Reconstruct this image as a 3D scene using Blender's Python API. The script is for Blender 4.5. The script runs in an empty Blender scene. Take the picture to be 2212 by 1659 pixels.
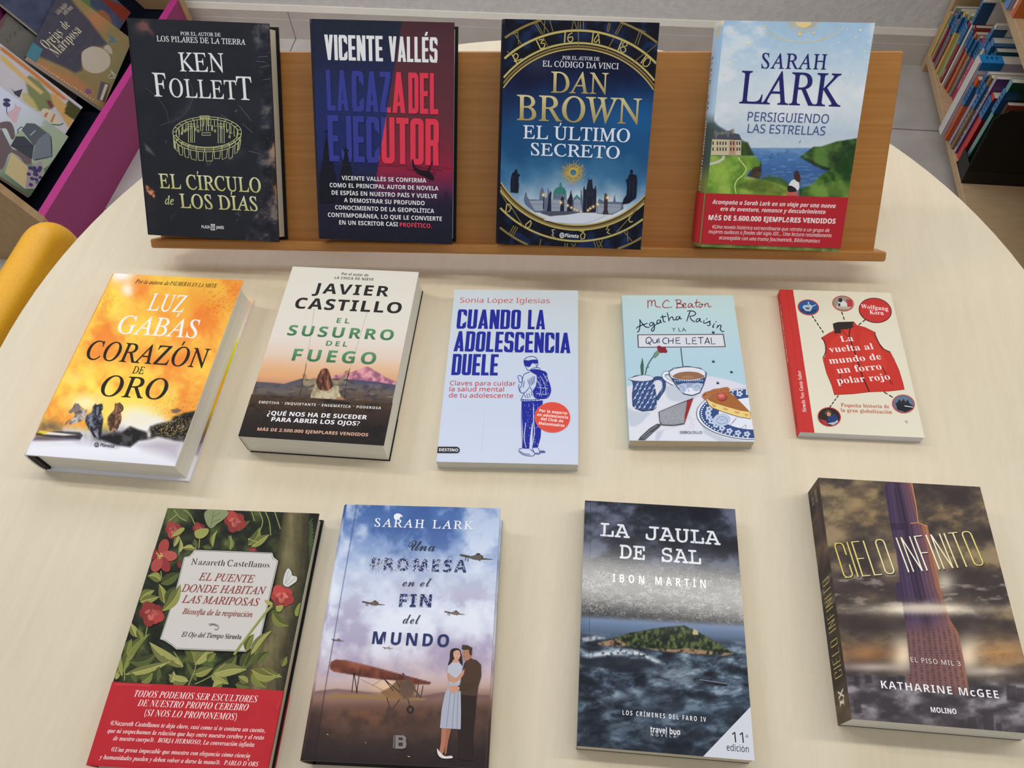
import bpy, math, random, unicodedata
import numpy as np
from mathutils import Vector, Matrix
from mathutils.geometry import tessellate_polygon

SC = bpy.context.scene
COL = SC.collection
R = math.radians

# ------------------------------------------------------------------ camera
TABLE_Z = 0.60                      # height of the round reading table
FOCAL = 1647.8                      # focal length in pixels of the 2212 x 1659 frame
PITCH, ROLL, YAW = R(57.95), R(-4.754), R(11.6)
CAM = np.array([0.0, 0.0, TABLE_Z + 0.7325])
_c, _s = math.cos(YAW), math.sin(YAW)
_rz = np.array([[_c, -_s, 0], [_s, _c, 0], [0, 0, 1.0]])
_f = np.array([0, math.cos(PITCH), -math.sin(PITCH)])
_r = np.array([1.0, 0, 0]); _u = np.cross(_r, _f)
CR = _rz @ (_r * math.cos(ROLL) + _u * math.sin(ROLL))
CU = _rz @ (-_r * math.sin(ROLL) + _u * math.cos(ROLL))
CF = _rz @ _f
cam_data = bpy.data.cameras.new('camera')
cam_data.sensor_fit = 'HORIZONTAL'; cam_data.sensor_width = 36.0
cam_data.lens = FOCAL / 2212 * 36.0
cam_data.clip_start = 0.02
cam = bpy.data.objects.new('camera', cam_data); COL.objects.link(cam)
cam.matrix_world = Matrix(((CR[0], CU[0], -CF[0], CAM[0]), (CR[1], CU[1], -CF[1], CAM[1]),
                           (CR[2], CU[2], -CF[2], CAM[2]), (0, 0, 0, 1)))
SC.camera = cam

# ------------------------------------------------------------------ light
SC.view_settings.view_transform = 'Standard'
SC.view_settings.look = 'None'
SC.view_settings.exposure = 0.0
SC.view_settings.gamma = 1.0
SC.view_settings.use_curve_mapping = False
world = bpy.data.worlds.new('room_light'); SC.world = world; world.use_nodes = True
bg = world.node_tree.nodes['Background']
bg.inputs[0].default_value = (0.93, 0.95, 1.0, 1); bg.inputs[1].default_value = 0.29
def area(name, loc, size, power, color, target=None, rot=None):
    l = bpy.data.lights.new(name, 'AREA'); l.shape = 'RECTANGLE'; l.size, l.size_y = size
    l.energy = power; l.color = color
    o = bpy.data.objects.new(name, l); COL.objects.link(o); o.location = loc
    if target is not None:
        o.rotation_euler = (Vector(target) - Vector(loc)).to_track_quat('-Z', 'Y').to_euler()
    elif rot: o.rotation_euler = rot
    return o
area('ceiling_tube_or_fill', (0.33, 0.90, 2.7), (2.2, 0.15), 12.4, (1.0, 0.975, 0.935), rot=(0, 0, 0))
area('ceiling_tube_or_fill', (-0.6, -1.3, 2.7), (2.4, 0.5), 5, (1.0, 0.975, 0.935), rot=(0, 0, 0))
area('ceiling_tube_or_fill', (2.3, 1.0, 2.7), (1.6, 0.15), 16, (1.0, 0.975, 0.935), rot=(0, 0, 0))  # fill added on the right to brighten wall and table edge
area('ceiling_tube_or_fill', (-2.2, 1.1, 2.7), (1.6, 0.15), 21, (1.0, 0.975, 0.935), rot=(0, 0, 0))  # matching fill added on the left for wall and table edge
area('added_cool_fill', (-0.6, 1.86, 1.75), (1.7, 0.9), 12, (0.72, 0.80, 1.0), rot=(R(-72), 0, 0))  # bluish light added for cool sheen; no window is built here

# ------------------------------------------------------------------ colour and materials
def lin(c, k=1.0):
    c = np.asarray(c, float) / 255.0
    return np.where(c <= 0.04045, c / 12.92, ((c + 0.055) / 1.055) ** 2.4) / k
ALB = 0.80                          # share of light a white sheet on the table sends back
def nodes(m):
    m.use_nodes = True
    nt = m.node_tree; return nt, nt.nodes, nt.links, nt.nodes['Principled BSDF']
def setp(b, rough=0.5, spec=0.5, metal=0.0, coat=0.0):
    b.inputs['Roughness'].default_value = rough
    b.inputs['Specular IOR Level'].default_value = spec
    b.inputs['Metallic'].default_value = metal
    b.inputs['Coat Weight'].default_value = coat
_mats = {}
def print_mat(name, rough=0.45, spec=0.35, metal=0.0, bump=0.0, coat=0.0, grain=0.0):
    """Printed sheet: ink colour from the sheet's own colour layer, fine paper grain."""
    if name in _mats: return _mats[name]
    m = bpy.data.materials.new(name); nt, N, L, b = nodes(m); setp(b, rough, spec, metal, coat)
    if coat: b.inputs['Coat Roughness'].default_value = 0.12
    a = N.new('ShaderNodeAttribute'); a.attribute_name = 'ink'
    L.new(a.outputs['Color'], b.inputs['Base Color'])
    if bump:
        t = N.new('ShaderNodeTexCoord')
        n = N.new('ShaderNodeTexNoise'); n.inputs['Scale'].default_value = grain or 900; n.inputs['Detail'].default_value = 4
        L.new(t.outputs['Object'], n.inputs['Vector'])
        bp = N.new('ShaderNodeBump'); bp.inputs['Strength'].default_value = bump; bp.inputs['Distance'].default_value = 0.0004
        L.new(n.outputs[0], bp.inputs['Height']); L.new(bp.outputs[0], b.inputs['Normal'])
    _mats[name] = m; return m
def noise_mat(name, c1, c2, scale=(1, 1, 1), nscale=20, rough=0.5, spec=0.4, detail=5, bump=0.0, k=ALB, lo=0.35, hi=0.65, rotz=0.0, dist=0.001):
    if name in _mats: return _mats[name]
    m = bpy.data.materials.new(name); nt, N, L, b = nodes(m); setp(b, rough, spec)
    t = N.new('ShaderNodeTexCoord'); mp = N.new('ShaderNodeMapping')
    mp.inputs['Scale'].default_value = scale; mp.inputs['Rotation'].default_value = (0, 0, rotz)
    n = N.new('ShaderNodeTexNoise'); n.inputs['Scale'].default_value = nscale; n.inputs['Detail'].default_value = detail
    r = N.new('ShaderNodeValToRGB')
    r.color_ramp.elements[0].position = lo; r.color_ramp.elements[0].color = (*lin(c1, k), 1)
    r.color_ramp.elements[1].position = hi; r.color_ramp.elements[1].color = (*lin(c2, k), 1)
    L.new(t.outputs['Object'], mp.inputs['Vector']); L.new(mp.outputs[0], n.inputs['Vector'])
    L.new(n.outputs[0], r.inputs[0]); L.new(r.outputs[0], b.inputs['Base Color'])
    if bump:
        bp = N.new('ShaderNodeBump'); bp.inputs['Strength'].default_value = bump; bp.inputs['Distance'].default_value = dist
        L.new(n.outputs[0], bp.inputs['Height']); L.new(bp.outputs[0], b.inputs['Normal'])
    _mats[name] = m; return m

# ------------------------------------------------------------------ mesh builder
class MB:
    def __init__(s): s.V = []; s.C = []; s.F = []; s.M = []; s.n = 0; s.smooth = []
    def add(s, verts, faces, col=(0.8, 0.8, 0.8), mat=0, smooth=False):
        verts = np.asarray(verts, float).reshape(-1, 3)
        col = np.asarray(col, float)
        if col.ndim == 1: col = np.tile(col[:3], (len(verts), 1))
        s.V.append(verts); s.C.append(col)
        if isinstance(faces, np.ndarray): s.F.append(faces + s.n); nf = len(faces)
        else:
            nf = len(faces)
            for f in faces: s.F.append([i + s.n for i in f])
        s.M += [mat] * nf; s.smooth += [smooth] * nf
        s.n += len(verts); return s
    def box(s, a, b, col=(0.8, 0.8, 0.8), mat=0, bev=0.0):
        (x0, y0, z0), (x1, y1, z1) = a, b
        if bev <= 0:
            v = [(x0, y0, z0), (x1, y0, z0), (x1, y1, z0), (x0, y1, z0), (x0, y0, z1), (x1, y0, z1), (x1, y1, z1), (x0, y1, z1)]
            return s.add(v, [(0, 3, 2, 1), (4, 5, 6, 7), (0, 1, 5, 4), (1, 2, 6, 5), (2, 3, 7, 6), (3, 0, 4, 7)], col, mat)
        e = bev; v = []
        for z, i in ((z0, e), (z0 + e, 0), (z1 - e, 0), (z1, e)):
            xa, xb, ya, yb = x0 + i, x1 - i, y0 + i, y1 - i
            v += [(xa + e, ya, z), (xb - e, ya, z), (xb, ya + e, z), (xb, yb - e, z), (xb - e, yb, z), (xa + e, yb, z), (xa, yb - e, z), (xa, ya + e, z)]
        f = [tuple(range(7, -1, -1)), tuple(range(24, 32))]
        for r in range(3):
            for i in range(8):
                j = (i + 1) % 8; f.append((r * 8 + i, r * 8 + j, r * 8 + 8 + j, r * 8 + 8 + i))
        return s.add(v, f, col, mat)
    def prism(s, prof, axis, a, b, col=(0.8, 0.8, 0.8), mat=0, smooth=False):
        """Profile of 2-D points swept from a to b along axis 0/1/2."""
        n = len(prof); v = []
        for q in (a, b):
            for p in prof:
                w = list(p); w.insert(axis, q); v.append(w)
        f = [tuple(range(n - 1, -1, -1)), tuple(range(n, 2 * n))]
        f += [(i, (i + 1) % n, n + (i + 1) % n, n + i) for i in range(n)]
        return s.add(v, f, col, mat, smooth)
    def build(s, name, mats, parent=None):
        me = bpy.data.meshes.new(name)
        V = np.concatenate(s.V); Cc = np.concatenate(s.C)
        tot, st, idx = [], [], []; k = 0
        for f in s.F:
            if isinstance(f, np.ndarray):
                m_, q = f.shape; idx.append(f.ravel()); st.append(np.arange(m_) * q + k); tot.append(np.full(m_, q)); k += m_ * q
            else:
                idx.append(np.array(f)); st.append(np.array([k])); tot.append(np.array([len(f)])); k += len(f)
        idx = np.concatenate(idx).astype(np.int32); st = np.concatenate(st).astype(np.int32); tot = np.concatenate(tot).astype(np.int32)
        me.vertices.add(len(V)); me.vertices.foreach_set('co', V.astype(np.float32).ravel())
        me.loops.add(len(idx)); me.loops.foreach_set('vertex_index', idx)
        me.polygons.add(len(st)); me.polygons.foreach_set('loop_start', st)
        try: me.polygons.foreach_set('loop_total', tot)
        except Exception: pass
        me.polygons.foreach_set('material_index', np.array(s.M, np.int32))
        me.polygons.foreach_set('use_smooth', np.array(s.smooth, bool))
        me.update(calc_edges=True)
        ca = me.color_attributes.new('ink', 'FLOAT_COLOR', 'POINT')
        ca.data.foreach_set('color', np.c_[Cc, np.ones(len(Cc))].astype(np.float32).ravel())
        for m in (mats if isinstance(mats, (list, tuple)) else [mats]): me.materials.append(m)
        me.validate()
        o = bpy.data.objects.new(name, me); COL.objects.link(o)
        if parent is not None: o.parent = parent
        return o
def tag(o, label=None, cat=None, group=None, kind=None):
    if label: o['label'] = label
    if cat: o['category'] = cat
    if group: o['group'] = group
    if kind: o['kind'] = kind
    return o
def thing(name, label, cat, M=None, group=None):
    o = bpy.data.objects.new(name, None); COL.objects.link(o); o.empty_display_size = 0.05
    if M is not None: o.matrix_world = Matrix([list(r) for r in M])
    return tag(o, label, cat, group)
def mat4(o, ex, ey, ez):
    M = np.eye(4); M[:3, 0] = ex; M[:3, 1] = ey; M[:3, 2] = ez; M[:3, 3] = o; return M

# ------------------------------------------------------------------ lettering
ALPHA = {'serifb': (0x1D400, 0x1D41A, 0x1D7CE), 'ital': (0x1D434, 0x1D44E, 0x1D7CE), 'italb': (0x1D468, 0x1D482, 0x1D7CE),
         'script': (0x1D4D0, 0x1D4EA, None), 'sans': (0x1D5A0, 0x1D5BA, 0x1D7E2), 'sansb': (0x1D5D4, 0x1D5EE, 0x1D7EC),
         'sansi': (0x1D608, 0x1D622, 0x1D7E2), 'sansbi': (0x1D63C, 0x1D656, 0x1D7EC), 'mono': (0x1D670, 0x1D68A, 0x1D7F6), 'def': None}
_glyphs = {}
_sets = {}
try:                                    # Blender's own mathematical alphabets (serif, italic, script, typewriter, sans)
    import os
    MATH_FONT = bpy.data.fonts.load(os.path.join(bpy.utils.system_resource('DATAFILES', path='fonts'), 'NotoSansMath-Regular.woff2'))
except Exception:
    MATH_FONT = None
LETTERS = 'ABCDEFGHIJKLMNOPQRSTUVWXYZabcdefghijklmnopqrstuvwxyz0123456789.,-!?()\u00ab\u00bb\u00bf\u00b7\u00aa\u2019\u2026\u00ba'
def _conv(style, ch):
    a = ALPHA[style]; c = ch
    if a:
        if 'A' <= ch <= 'Z': c = chr(a[0] + ord(ch) - 65)
        elif 'a' <= ch <= 'z': c = chr(a[1] + ord(ch) - 97)
        elif '0' <= ch <= '9' and a[2]: c = chr(a[2] + ord(ch) - 48)
        if style == 'ital' and ch == 'h': c = '\u210e'
    return c
def _sheet(style, chars, tail, off):
    """One text sheet with a character per line, cut back into single letters."""
    cu = bpy.data.curves.new('letters', 'FONT'); cu.body = '\n'.join(_conv(style, c) + tail for c in chars)
    cu.size = 1; cu.resolution_u = 4; cu.offset = off; cu.space_line = 4.0
    if MATH_FONT and style != 'def': cu.font = MATH_FONT
    o = bpy.data.objects.new('letters', cu); me = o.to_mesh()
    V = np.zeros(len(me.vertices) * 3, np.float32); me.vertices.foreach_get('co', V); V = V.reshape(-1, 3)[:, :2].astype(float)
    me.calc_loop_triangles()
    T = np.zeros(len(me.loop_triangles) * 3, np.int32); me.loop_triangles.foreach_get('vertices', T); T = T.reshape(-1, 3)
    o.to_mesh_clear(); bpy.data.objects.remove(o); bpy.data.curves.remove(cu)
    return V, T
def _raw(style, ch, off):
    if ch in '\u00ab\u00bb\u00bf\u00aa\u00ba\u2019\u00b7' and style != 'def':
        v, t, a = _raw('def', ch, off); return v, t, a
    key = (style, off)
    if key not in _sets:
        d = {}
        V, T = _sheet(style, LETTERS, '', off); W, _ = _sheet(style, LETTERS, _conv(style, 'I'), 0.0)
        S0, _ = _sheet(style, 'I', '', 0.0); ix = S0[:, 0].max()
        line = np.round((0.35 - V[:, 1]) / 4.0).astype(int); lw = np.round((0.35 - W[:, 1]) / 4.0).astype(int)
        tl = line[T[:, 0]]
        for i, c in enumerate(LETTERS):
            vi = np.flatnonzero(line == i); mp = -np.ones(len(V), int); mp[vi] = np.arange(len(vi))
            adv = W[lw == i][:, 0].max() - ix
            d[c] = (V[vi] + [0, 4.0 * i], mp[T[tl == i]], adv)
        d[' '] = (np.zeros((0, 2)), np.zeros((0, 3), int), d['i'][2] * (1.0 if style != 'mono' else 1.0))
        _sets[key] = d
    return _sets[key].get(ch) or _sets[key]['.']
_caps = {}
def glyph(style, ch):
    """style = 'name', 'name:offset' or 'name:offset:shear'."""
    key = (style, ch)
    if key in _glyphs: return _glyphs[key]
    p = style.split(':'); base = p[0]; off = float(p[1]) if len(p) > 1 else 0.0; sh = float(p[2]) if len(p) > 2 else 0.0
    if base == 'rom':                       # upright book roman: unslanted italic capitals, light bold lower case
        if ch.isalpha() and unicodedata.normalize('NFD', ch)[0].isupper(): base = 'ital'; sh += -0.287; off += 0.004
        else: base = 'serifb'; off += -0.009
    if base in ('block', 'thin'):
        d = unicodedata.normalize('NFD', ch)
        if ch == ' ': _glyphs[key] = (np.zeros((0, 2)), np.zeros((0, 3), int), .2); return _glyphs[key]
        (v, t), adv = block_glyph(d[0]) if base == 'block' else block_glyph(d[0], .30, .042, .026, .12)
        if len(d) > 1:
            q = np.array([(.13, 1.05), (.25, 1.05), (.31, 1.2), (.2, 1.2)]); t = np.r_[t, np.array([(0, 1, 2), (0, 2, 3)]) + len(v)]; v = np.r_[v, q]
        _glyphs[key] = (v, t, adv + (.05 if base == 'block' else .1)); return _glyphs[key]
    if style not in _caps:
        vh, _, _ = _raw(base, 'H', 0.0); _caps[style] = vh[:, 1].max()
    cap = _caps[style]
    d = unicodedata.normalize('NFD', ch)
    b = d[0]; mark = d[1] if len(d) > 1 else None
    v, t, adv = _raw(base, b, off)
    v = v / cap; adv = adv / cap
    if mark and b == 'i':
        ok = ~(v[t][:, :, 1].min(1) > 0.72); t = t[ok]
        used = np.unique(t); mp = -np.ones(len(v), int); mp[used] = np.arange(len(used)); v = v[used]; t = mp[t]
    if mark and len(v):
        top = v[:, 1].max(); band = v[v[:, 1] > top - 0.25]
        cx = (v[:, 0].min() + v[:, 0].max()) / 2 if b not in 'aeinou' else (band[:, 0].min() + band[:, 0].max()) / 2
        th = 0.13 if base in ('sansb', 'sansbi', 'serifb') and off > -0.01 else 0.09
        y0 = top + 0.055
        if mark == '\u0301': q = np.array([(cx - th * .6, y0), (cx + th * .2, y0), (cx + th * 1.7, y0 + .22), (cx + th * .6, y0 + .22)]); tt = np.array([(0, 1, 2), (0, 2, 3)])
        elif mark == '\u0303':
            xs = np.linspace(-.2, .2, 9); yc = y0 + .09 + .05 * np.sin(xs / .4 * 2 * math.pi)
            q = np.concatenate([np.c_[cx + xs, yc - .035], np.c_[cx + xs, yc + .035]])
            tt = np.array([(i, i + 1, i + 10) for i in range(8)] + [(i, i + 10, i + 9) for i in range(8)])
        else:
            q = np.zeros((0, 2)); tt = np.zeros((0, 3), int)
            for sx in (-.14, .14):
                q = np.concatenate([q, np.array([(cx + sx - .06, y0), (cx + sx + .06, y0), (cx + sx + .06, y0 + .12), (cx + sx - .06, y0 + .12)])])
            tt = np.array([(0, 1, 2), (0, 2, 3), (4, 5, 6), (4, 6, 7)])
        t = np.concatenate([t, tt + len(v)]); v = np.concatenate([v, q])
    if sh and len(v): v = np.c_[v[:, 0] + sh * v[:, 1], v[:, 1]]
    _glyphs[key] = (v, t, adv); return _glyphs[key]
def layout(style, s, track=0.0, sizes=None):
    """Whole line in cap-height units: verts, tris and per-glyph ids."""
    x = 0; V, T, n = [], [], 0
    for i, ch in enumerate(s):
        v, t, adv = glyph(style, ch)
        k = sizes[i] if sizes else 1.0
        if len(v):
            V.append(v * k + [x, 0]); T.append(t + n); n += len(v)
        x += adv * k + track
    V = np.concatenate(V); T = np.concatenate(T)
    V[:, 0] -= V[:, 0].min()
    return V, T, V[:, 0].max()

# ------------------------------------------------------------------ tall condensed poster capitals, drawn from strips
def _strip(A, B):
    n = len(A); V = np.r_[np.asarray(A, float), np.asarray(B, float)]
    T = [(i, i + 1, n + i + 1) for i in range(n - 1)] + [(i, n + i + 1, n + i) for i in range(n - 1)]
    return V, T
def _join(parts):
    V, T, k = [], [], 0
    for v, t in parts: V.append(v); T += [tuple(i + k for i in q) for q in t]; k += len(v)
    V = np.concatenate(V); T = np.array(T)
    a, b, c = V[T[:, 0]], V[T[:, 1]], V[T[:, 2]]
    cr = (b[:, 0] - a[:, 0]) * (c[:, 1] - a[:, 1]) - (b[:, 1] - a[:, 1]) * (c[:, 0] - a[:, 0])
    T[cr < 0] = T[cr < 0][:, ::-1]
    return V, T
def _quad(*p): return np.array(p, float), [(0, 1, 2), (0, 2, 3)]
def _bowl(x0, y0, x1, y1, s, h, corners, segs):
    """Rounded frame pieces: corners = rounding radius at (tl, tr, br, bl); segs = which sides ('t','r','b','l') are drawn."""
    def loop(a, b, c, d, r):
        P = []
        for (cx, cy, q, rr) in ((a, d, 90, r[0]), (c, d, 0, r[1]), (c, b, 270, r[2]), (a, b, 180, r[3])):
            ox = cx + (rr if cx == a else -rr); oy = cy + (rr if cy == b else -rr); L = []
            for t in np.linspace(90, 0, 7): L.append((ox + rr * math.cos(R(q + t)), oy + rr * math.sin(R(q + t))))
            P.append(L)
        return P
    ro = corners; ri = [max(0.004, r - s * .75) for r in corners]
    O = loop(x0, y0, x1, y1, ro); I = loop(x0 + s, y0 + h, x1 - s, y1 - h, ri)
    seq = {'t': (0, 1), 'r': (1, 2), 'b': (2, 3), 'l': (3, 0)}; parts = []
    for i, k in enumerate('trbl'):
        a, b = seq[k]
        if k in segs: parts.append(_strip([O[a][-1], O[b][0]], [I[a][-1], I[b][0]]))
    for i, (p, q) in enumerate((('l', 't'), ('t', 'r'), ('r', 'b'), ('b', 'l'))):
        if p in segs and q in segs: parts.append(_strip(O[i], I[i]))
    return parts
def block_glyph(ch, w=.40, s=.158, h=.13, r=.13):
    Q = _quad; rect = lambda a, b, c, d: Q((a, b), (c, b), (c, d), (a, d)); z = .004
    if ch == 'I': return _join([rect(0, 0, s, 1)]), s
    if ch == 'L': return _join([rect(0, 0, s, 1), rect(0, 0, w * .82, h)]), w * .84
    if ch in 'EF':
        p = [rect(0, 0, s, 1), rect(0, 1 - h, w * .84, 1), rect(0, .5 - h * .5, w * .78, .5 + h * .5)]
        if ch == 'E': p.append(rect(0, 0, w * .84, h))
        return _join(p), w * .86
    if ch == 'T': return _join([rect(0, 1 - h, w * .92, 1), rect(w * .46 - s / 2, 0, w * .46 + s / 2, 1)]), w * .92
    if ch == 'V': return _join([Q((0, 1), (s, 1), (w * .5 + s * .42, 0), (w * .5 - s * .42, 0)), Q((w - s, 1), (w, 1), (w * .5 + s * .42, 0), (w * .5 - s * .42, 0))]), w
    if ch == 'A':
        w = w * 1.08; m = w / 2
        return _join([Q((0, 0), (s, 0), (m + s * .34, 1), (m - s * .46, 1)), Q((w - s, 0), (w, 0), (m + s * .46, 1), (m - s * .34, 1)), rect(s * .8, .17, w - s * .8, .17 + h * .8)]), w
    if ch == 'N': return _join([rect(0, 0, s * .92, 1), rect(w - s * .92, 0, w, 1), Q((0, 1), (s * 1.0, 1), (w, 0), (w - s * 1.0, 0))]), w
    if ch == 'Z': return _join([rect(0, 1 - h, w * .9, 1), rect(0, 0, w * .9, h), Q((0, h * .9), (s * 1.05, h * .9), (w * .9, 1 - h * .9), (w * .9 - s * 1.05, 1 - h * .9))]), w * .9
    if ch == 'O': return _join(_bowl(0, 0, w, 1, s, h, (r,) * 4, 'trbl')), w
    if ch == 'D': return _join(_bowl(0, 0, w, 1, s, h, (z, r, r, z), 'trbl')), w
    if ch == 'U': return _join([rect(0, r, s, 1), rect(w - s, r, w, 1)] + [(_v, _t) for _v, _t in _bowl(0, 0, w, .5, s, h, (z, z, r, r), 'rbl')]), w
    if ch == 'C': return _join(_bowl(0, 0, w, 1, s, h, (r,) * 4, 'tbl') + _bowl(0, .62, w, 1, s, h, (z, r, z, z), 'tr') + _bowl(0, 0, w, .38, s, h, (z, z, r, z), 'rb')), w
    if ch == 'J': return _join([rect(w * .8 - s, r, w * .8, 1)] + _bowl(0, 0, w * .8, .4, s, h, (z, z, r, r), 'rb') + _bowl(0, 0, w * .8, .3, s, h, (z, z, z, r), 'bl')), w * .8
    if ch == 'S':
        p = _bowl(0, .5 - h / 2, w, 1, s, h, (r, r, z, r), 'tlb') + _bowl(0, 0, w, .5 + h / 2, s, h, (z, r, r, r), 'trb')
        return _join(p + _bowl(0, .66, w, 1, s, h, (z, r, z, z), 'tr') + _bowl(0, 0, w, .34, s, h, (z, z, z, r), 'bl')), w
    if ch == 'R': return _join([rect(0, 0, s, 1)] + _bowl(0, .42, w, 1, s, h, (z, r, r, z), 'trb') + [Q((w - s * 1.05, 0), (w, 0), (w - .02, .46), (w - s * 1.1, .48))]), w
    return _join([rect(0, 0, s, s)]), s

# ------------------------------------------------------------------ painting helpers (procedural colour on a fine sheet)
def _h(ix, iy, seed):
    n = (ix * 374761393 + iy * 668265263 + seed * 974711) & 0xFFFFFFFF
    n = ((n ^ (n >> 13)) * 1274126177) & 0xFFFFFFFF
    return ((n ^ (n >> 16)) & 0xFFFF) / 65535.0
def vnoise(x, y, seed=0):
    xi = np.floor(x).astype(np.int64); yi = np.floor(y).astype(np.int64)
    fx = x - xi; fy = y - yi; fx = fx * fx * (3 - 2 * fx); fy = fy * fy * (3 - 2 * fy)
    a, b, c, d = _h(xi, yi, seed), _h(xi + 1, yi, seed), _h(xi, yi + 1, seed), _h(xi + 1, yi + 1, seed)
    return (a * (1 - fx) + b * fx) * (1 - fy) + (c * (1 - fx) + d * fx) * fy
def fbm(x, y, s, seed=0, octv=5, sy=None, gain=0.5):
    sy = sy or s; v = 0; a = 1; t = 0
    for i in range(octv):
        v = v + a * vnoise(x / s * 2 ** i + 17.3 * i, y / sy * 2 ** i + 5.1 * i, seed + i * 7); t += a; a *= gain
    return v / t
def sstep(a, b, x):
    t = np.clip((x - a) / (b - a), 0, 1); return t * t * (3 - 2 * t)
def ramp(t, stops):
    ts = [q[0] for q in stops]; cs = np.array([q[1] for q in stops], float)
    return np.stack([np.interp(t, ts, cs[:, i]) for i in range(3)], -1)
def mix(a, b, m):
    a = np.asarray(a, float); b = np.asarray(b, float); m = np.asarray(m)[..., None]
    return a * (1 - m) + b * m
def catmull(P, closed=False, n=6):
    P = np.asarray(P, float); N = len(P); out = []
    for i in range(N if closed else N - 1):
        g = lambda j: P[j % N] if closed else P[min(max(j, 0), N - 1)]
        p0, p1, p2, p3 = g(i - 1), g(i), g(i + 1), g(i + 2)
        for t in np.arange(n) / n:
            out.append(0.5 * (2 * p1 + (p2 - p0) * t + (2 * p0 - 5 * p1 + 4 * p2 - p3) * t * t + (3 * p1 - p0 - 3 * p2 + p3) * t ** 3))
    if not closed: out.append(P[-1])
    return np.array(out)
def pmask(X, Y, pts, soft=6.0, smooth=False):
    """Soft mask of a polygon (1 inside)."""
    P = np.asarray(pts, float)
    if smooth: P = catmull(P, True, 5)
    x0, y0 = P.min(0) - soft; x1, y1 = P.max(0) + soft
    out = np.zeros(X.shape); sel = (X > x0) & (X < x1) & (Y > y0) & (Y < y1)
    if not sel.any(): return out
    x, y = X[sel], Y[sel]; d = np.full(x.shape, 1e9); ins = np.zeros(x.shape, bool)
    for i in range(len(P)):
        a, b = P[i], P[(i + 1) % len(P)]; e = b - a; L2 = e @ e + 1e-9
        t = np.clip(((x - a[0]) * e[0] + (y - a[1]) * e[1]) / L2, 0, 1)
        d = np.minimum(d, np.hypot(x - a[0] - t * e[0], y - a[1] - t * e[1]))
        c = (a[1] > y) != (b[1] > y)
        with np.errstate(divide='ignore', invalid='ignore'):
            ins ^= c & (x < (b[0] - a[0]) * (y - a[1]) / (b[1] - a[1] + 1e-12) + a[0])
    sd = np.where(ins, d, -d)
    out[sel] = np.clip(0.5 + sd / soft, 0, 1); return out
def blob(X, Y, cx, cy, rx, ry, rot=0.0, p=2.0):
    c, s = math.cos(rot), math.sin(rot); dx, dy = X - cx, Y - cy
    return np.exp(-(np.abs((dx * c + dy * s) / rx) ** p + np.abs((-dx * s + dy * c) / ry) ** p))

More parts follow.
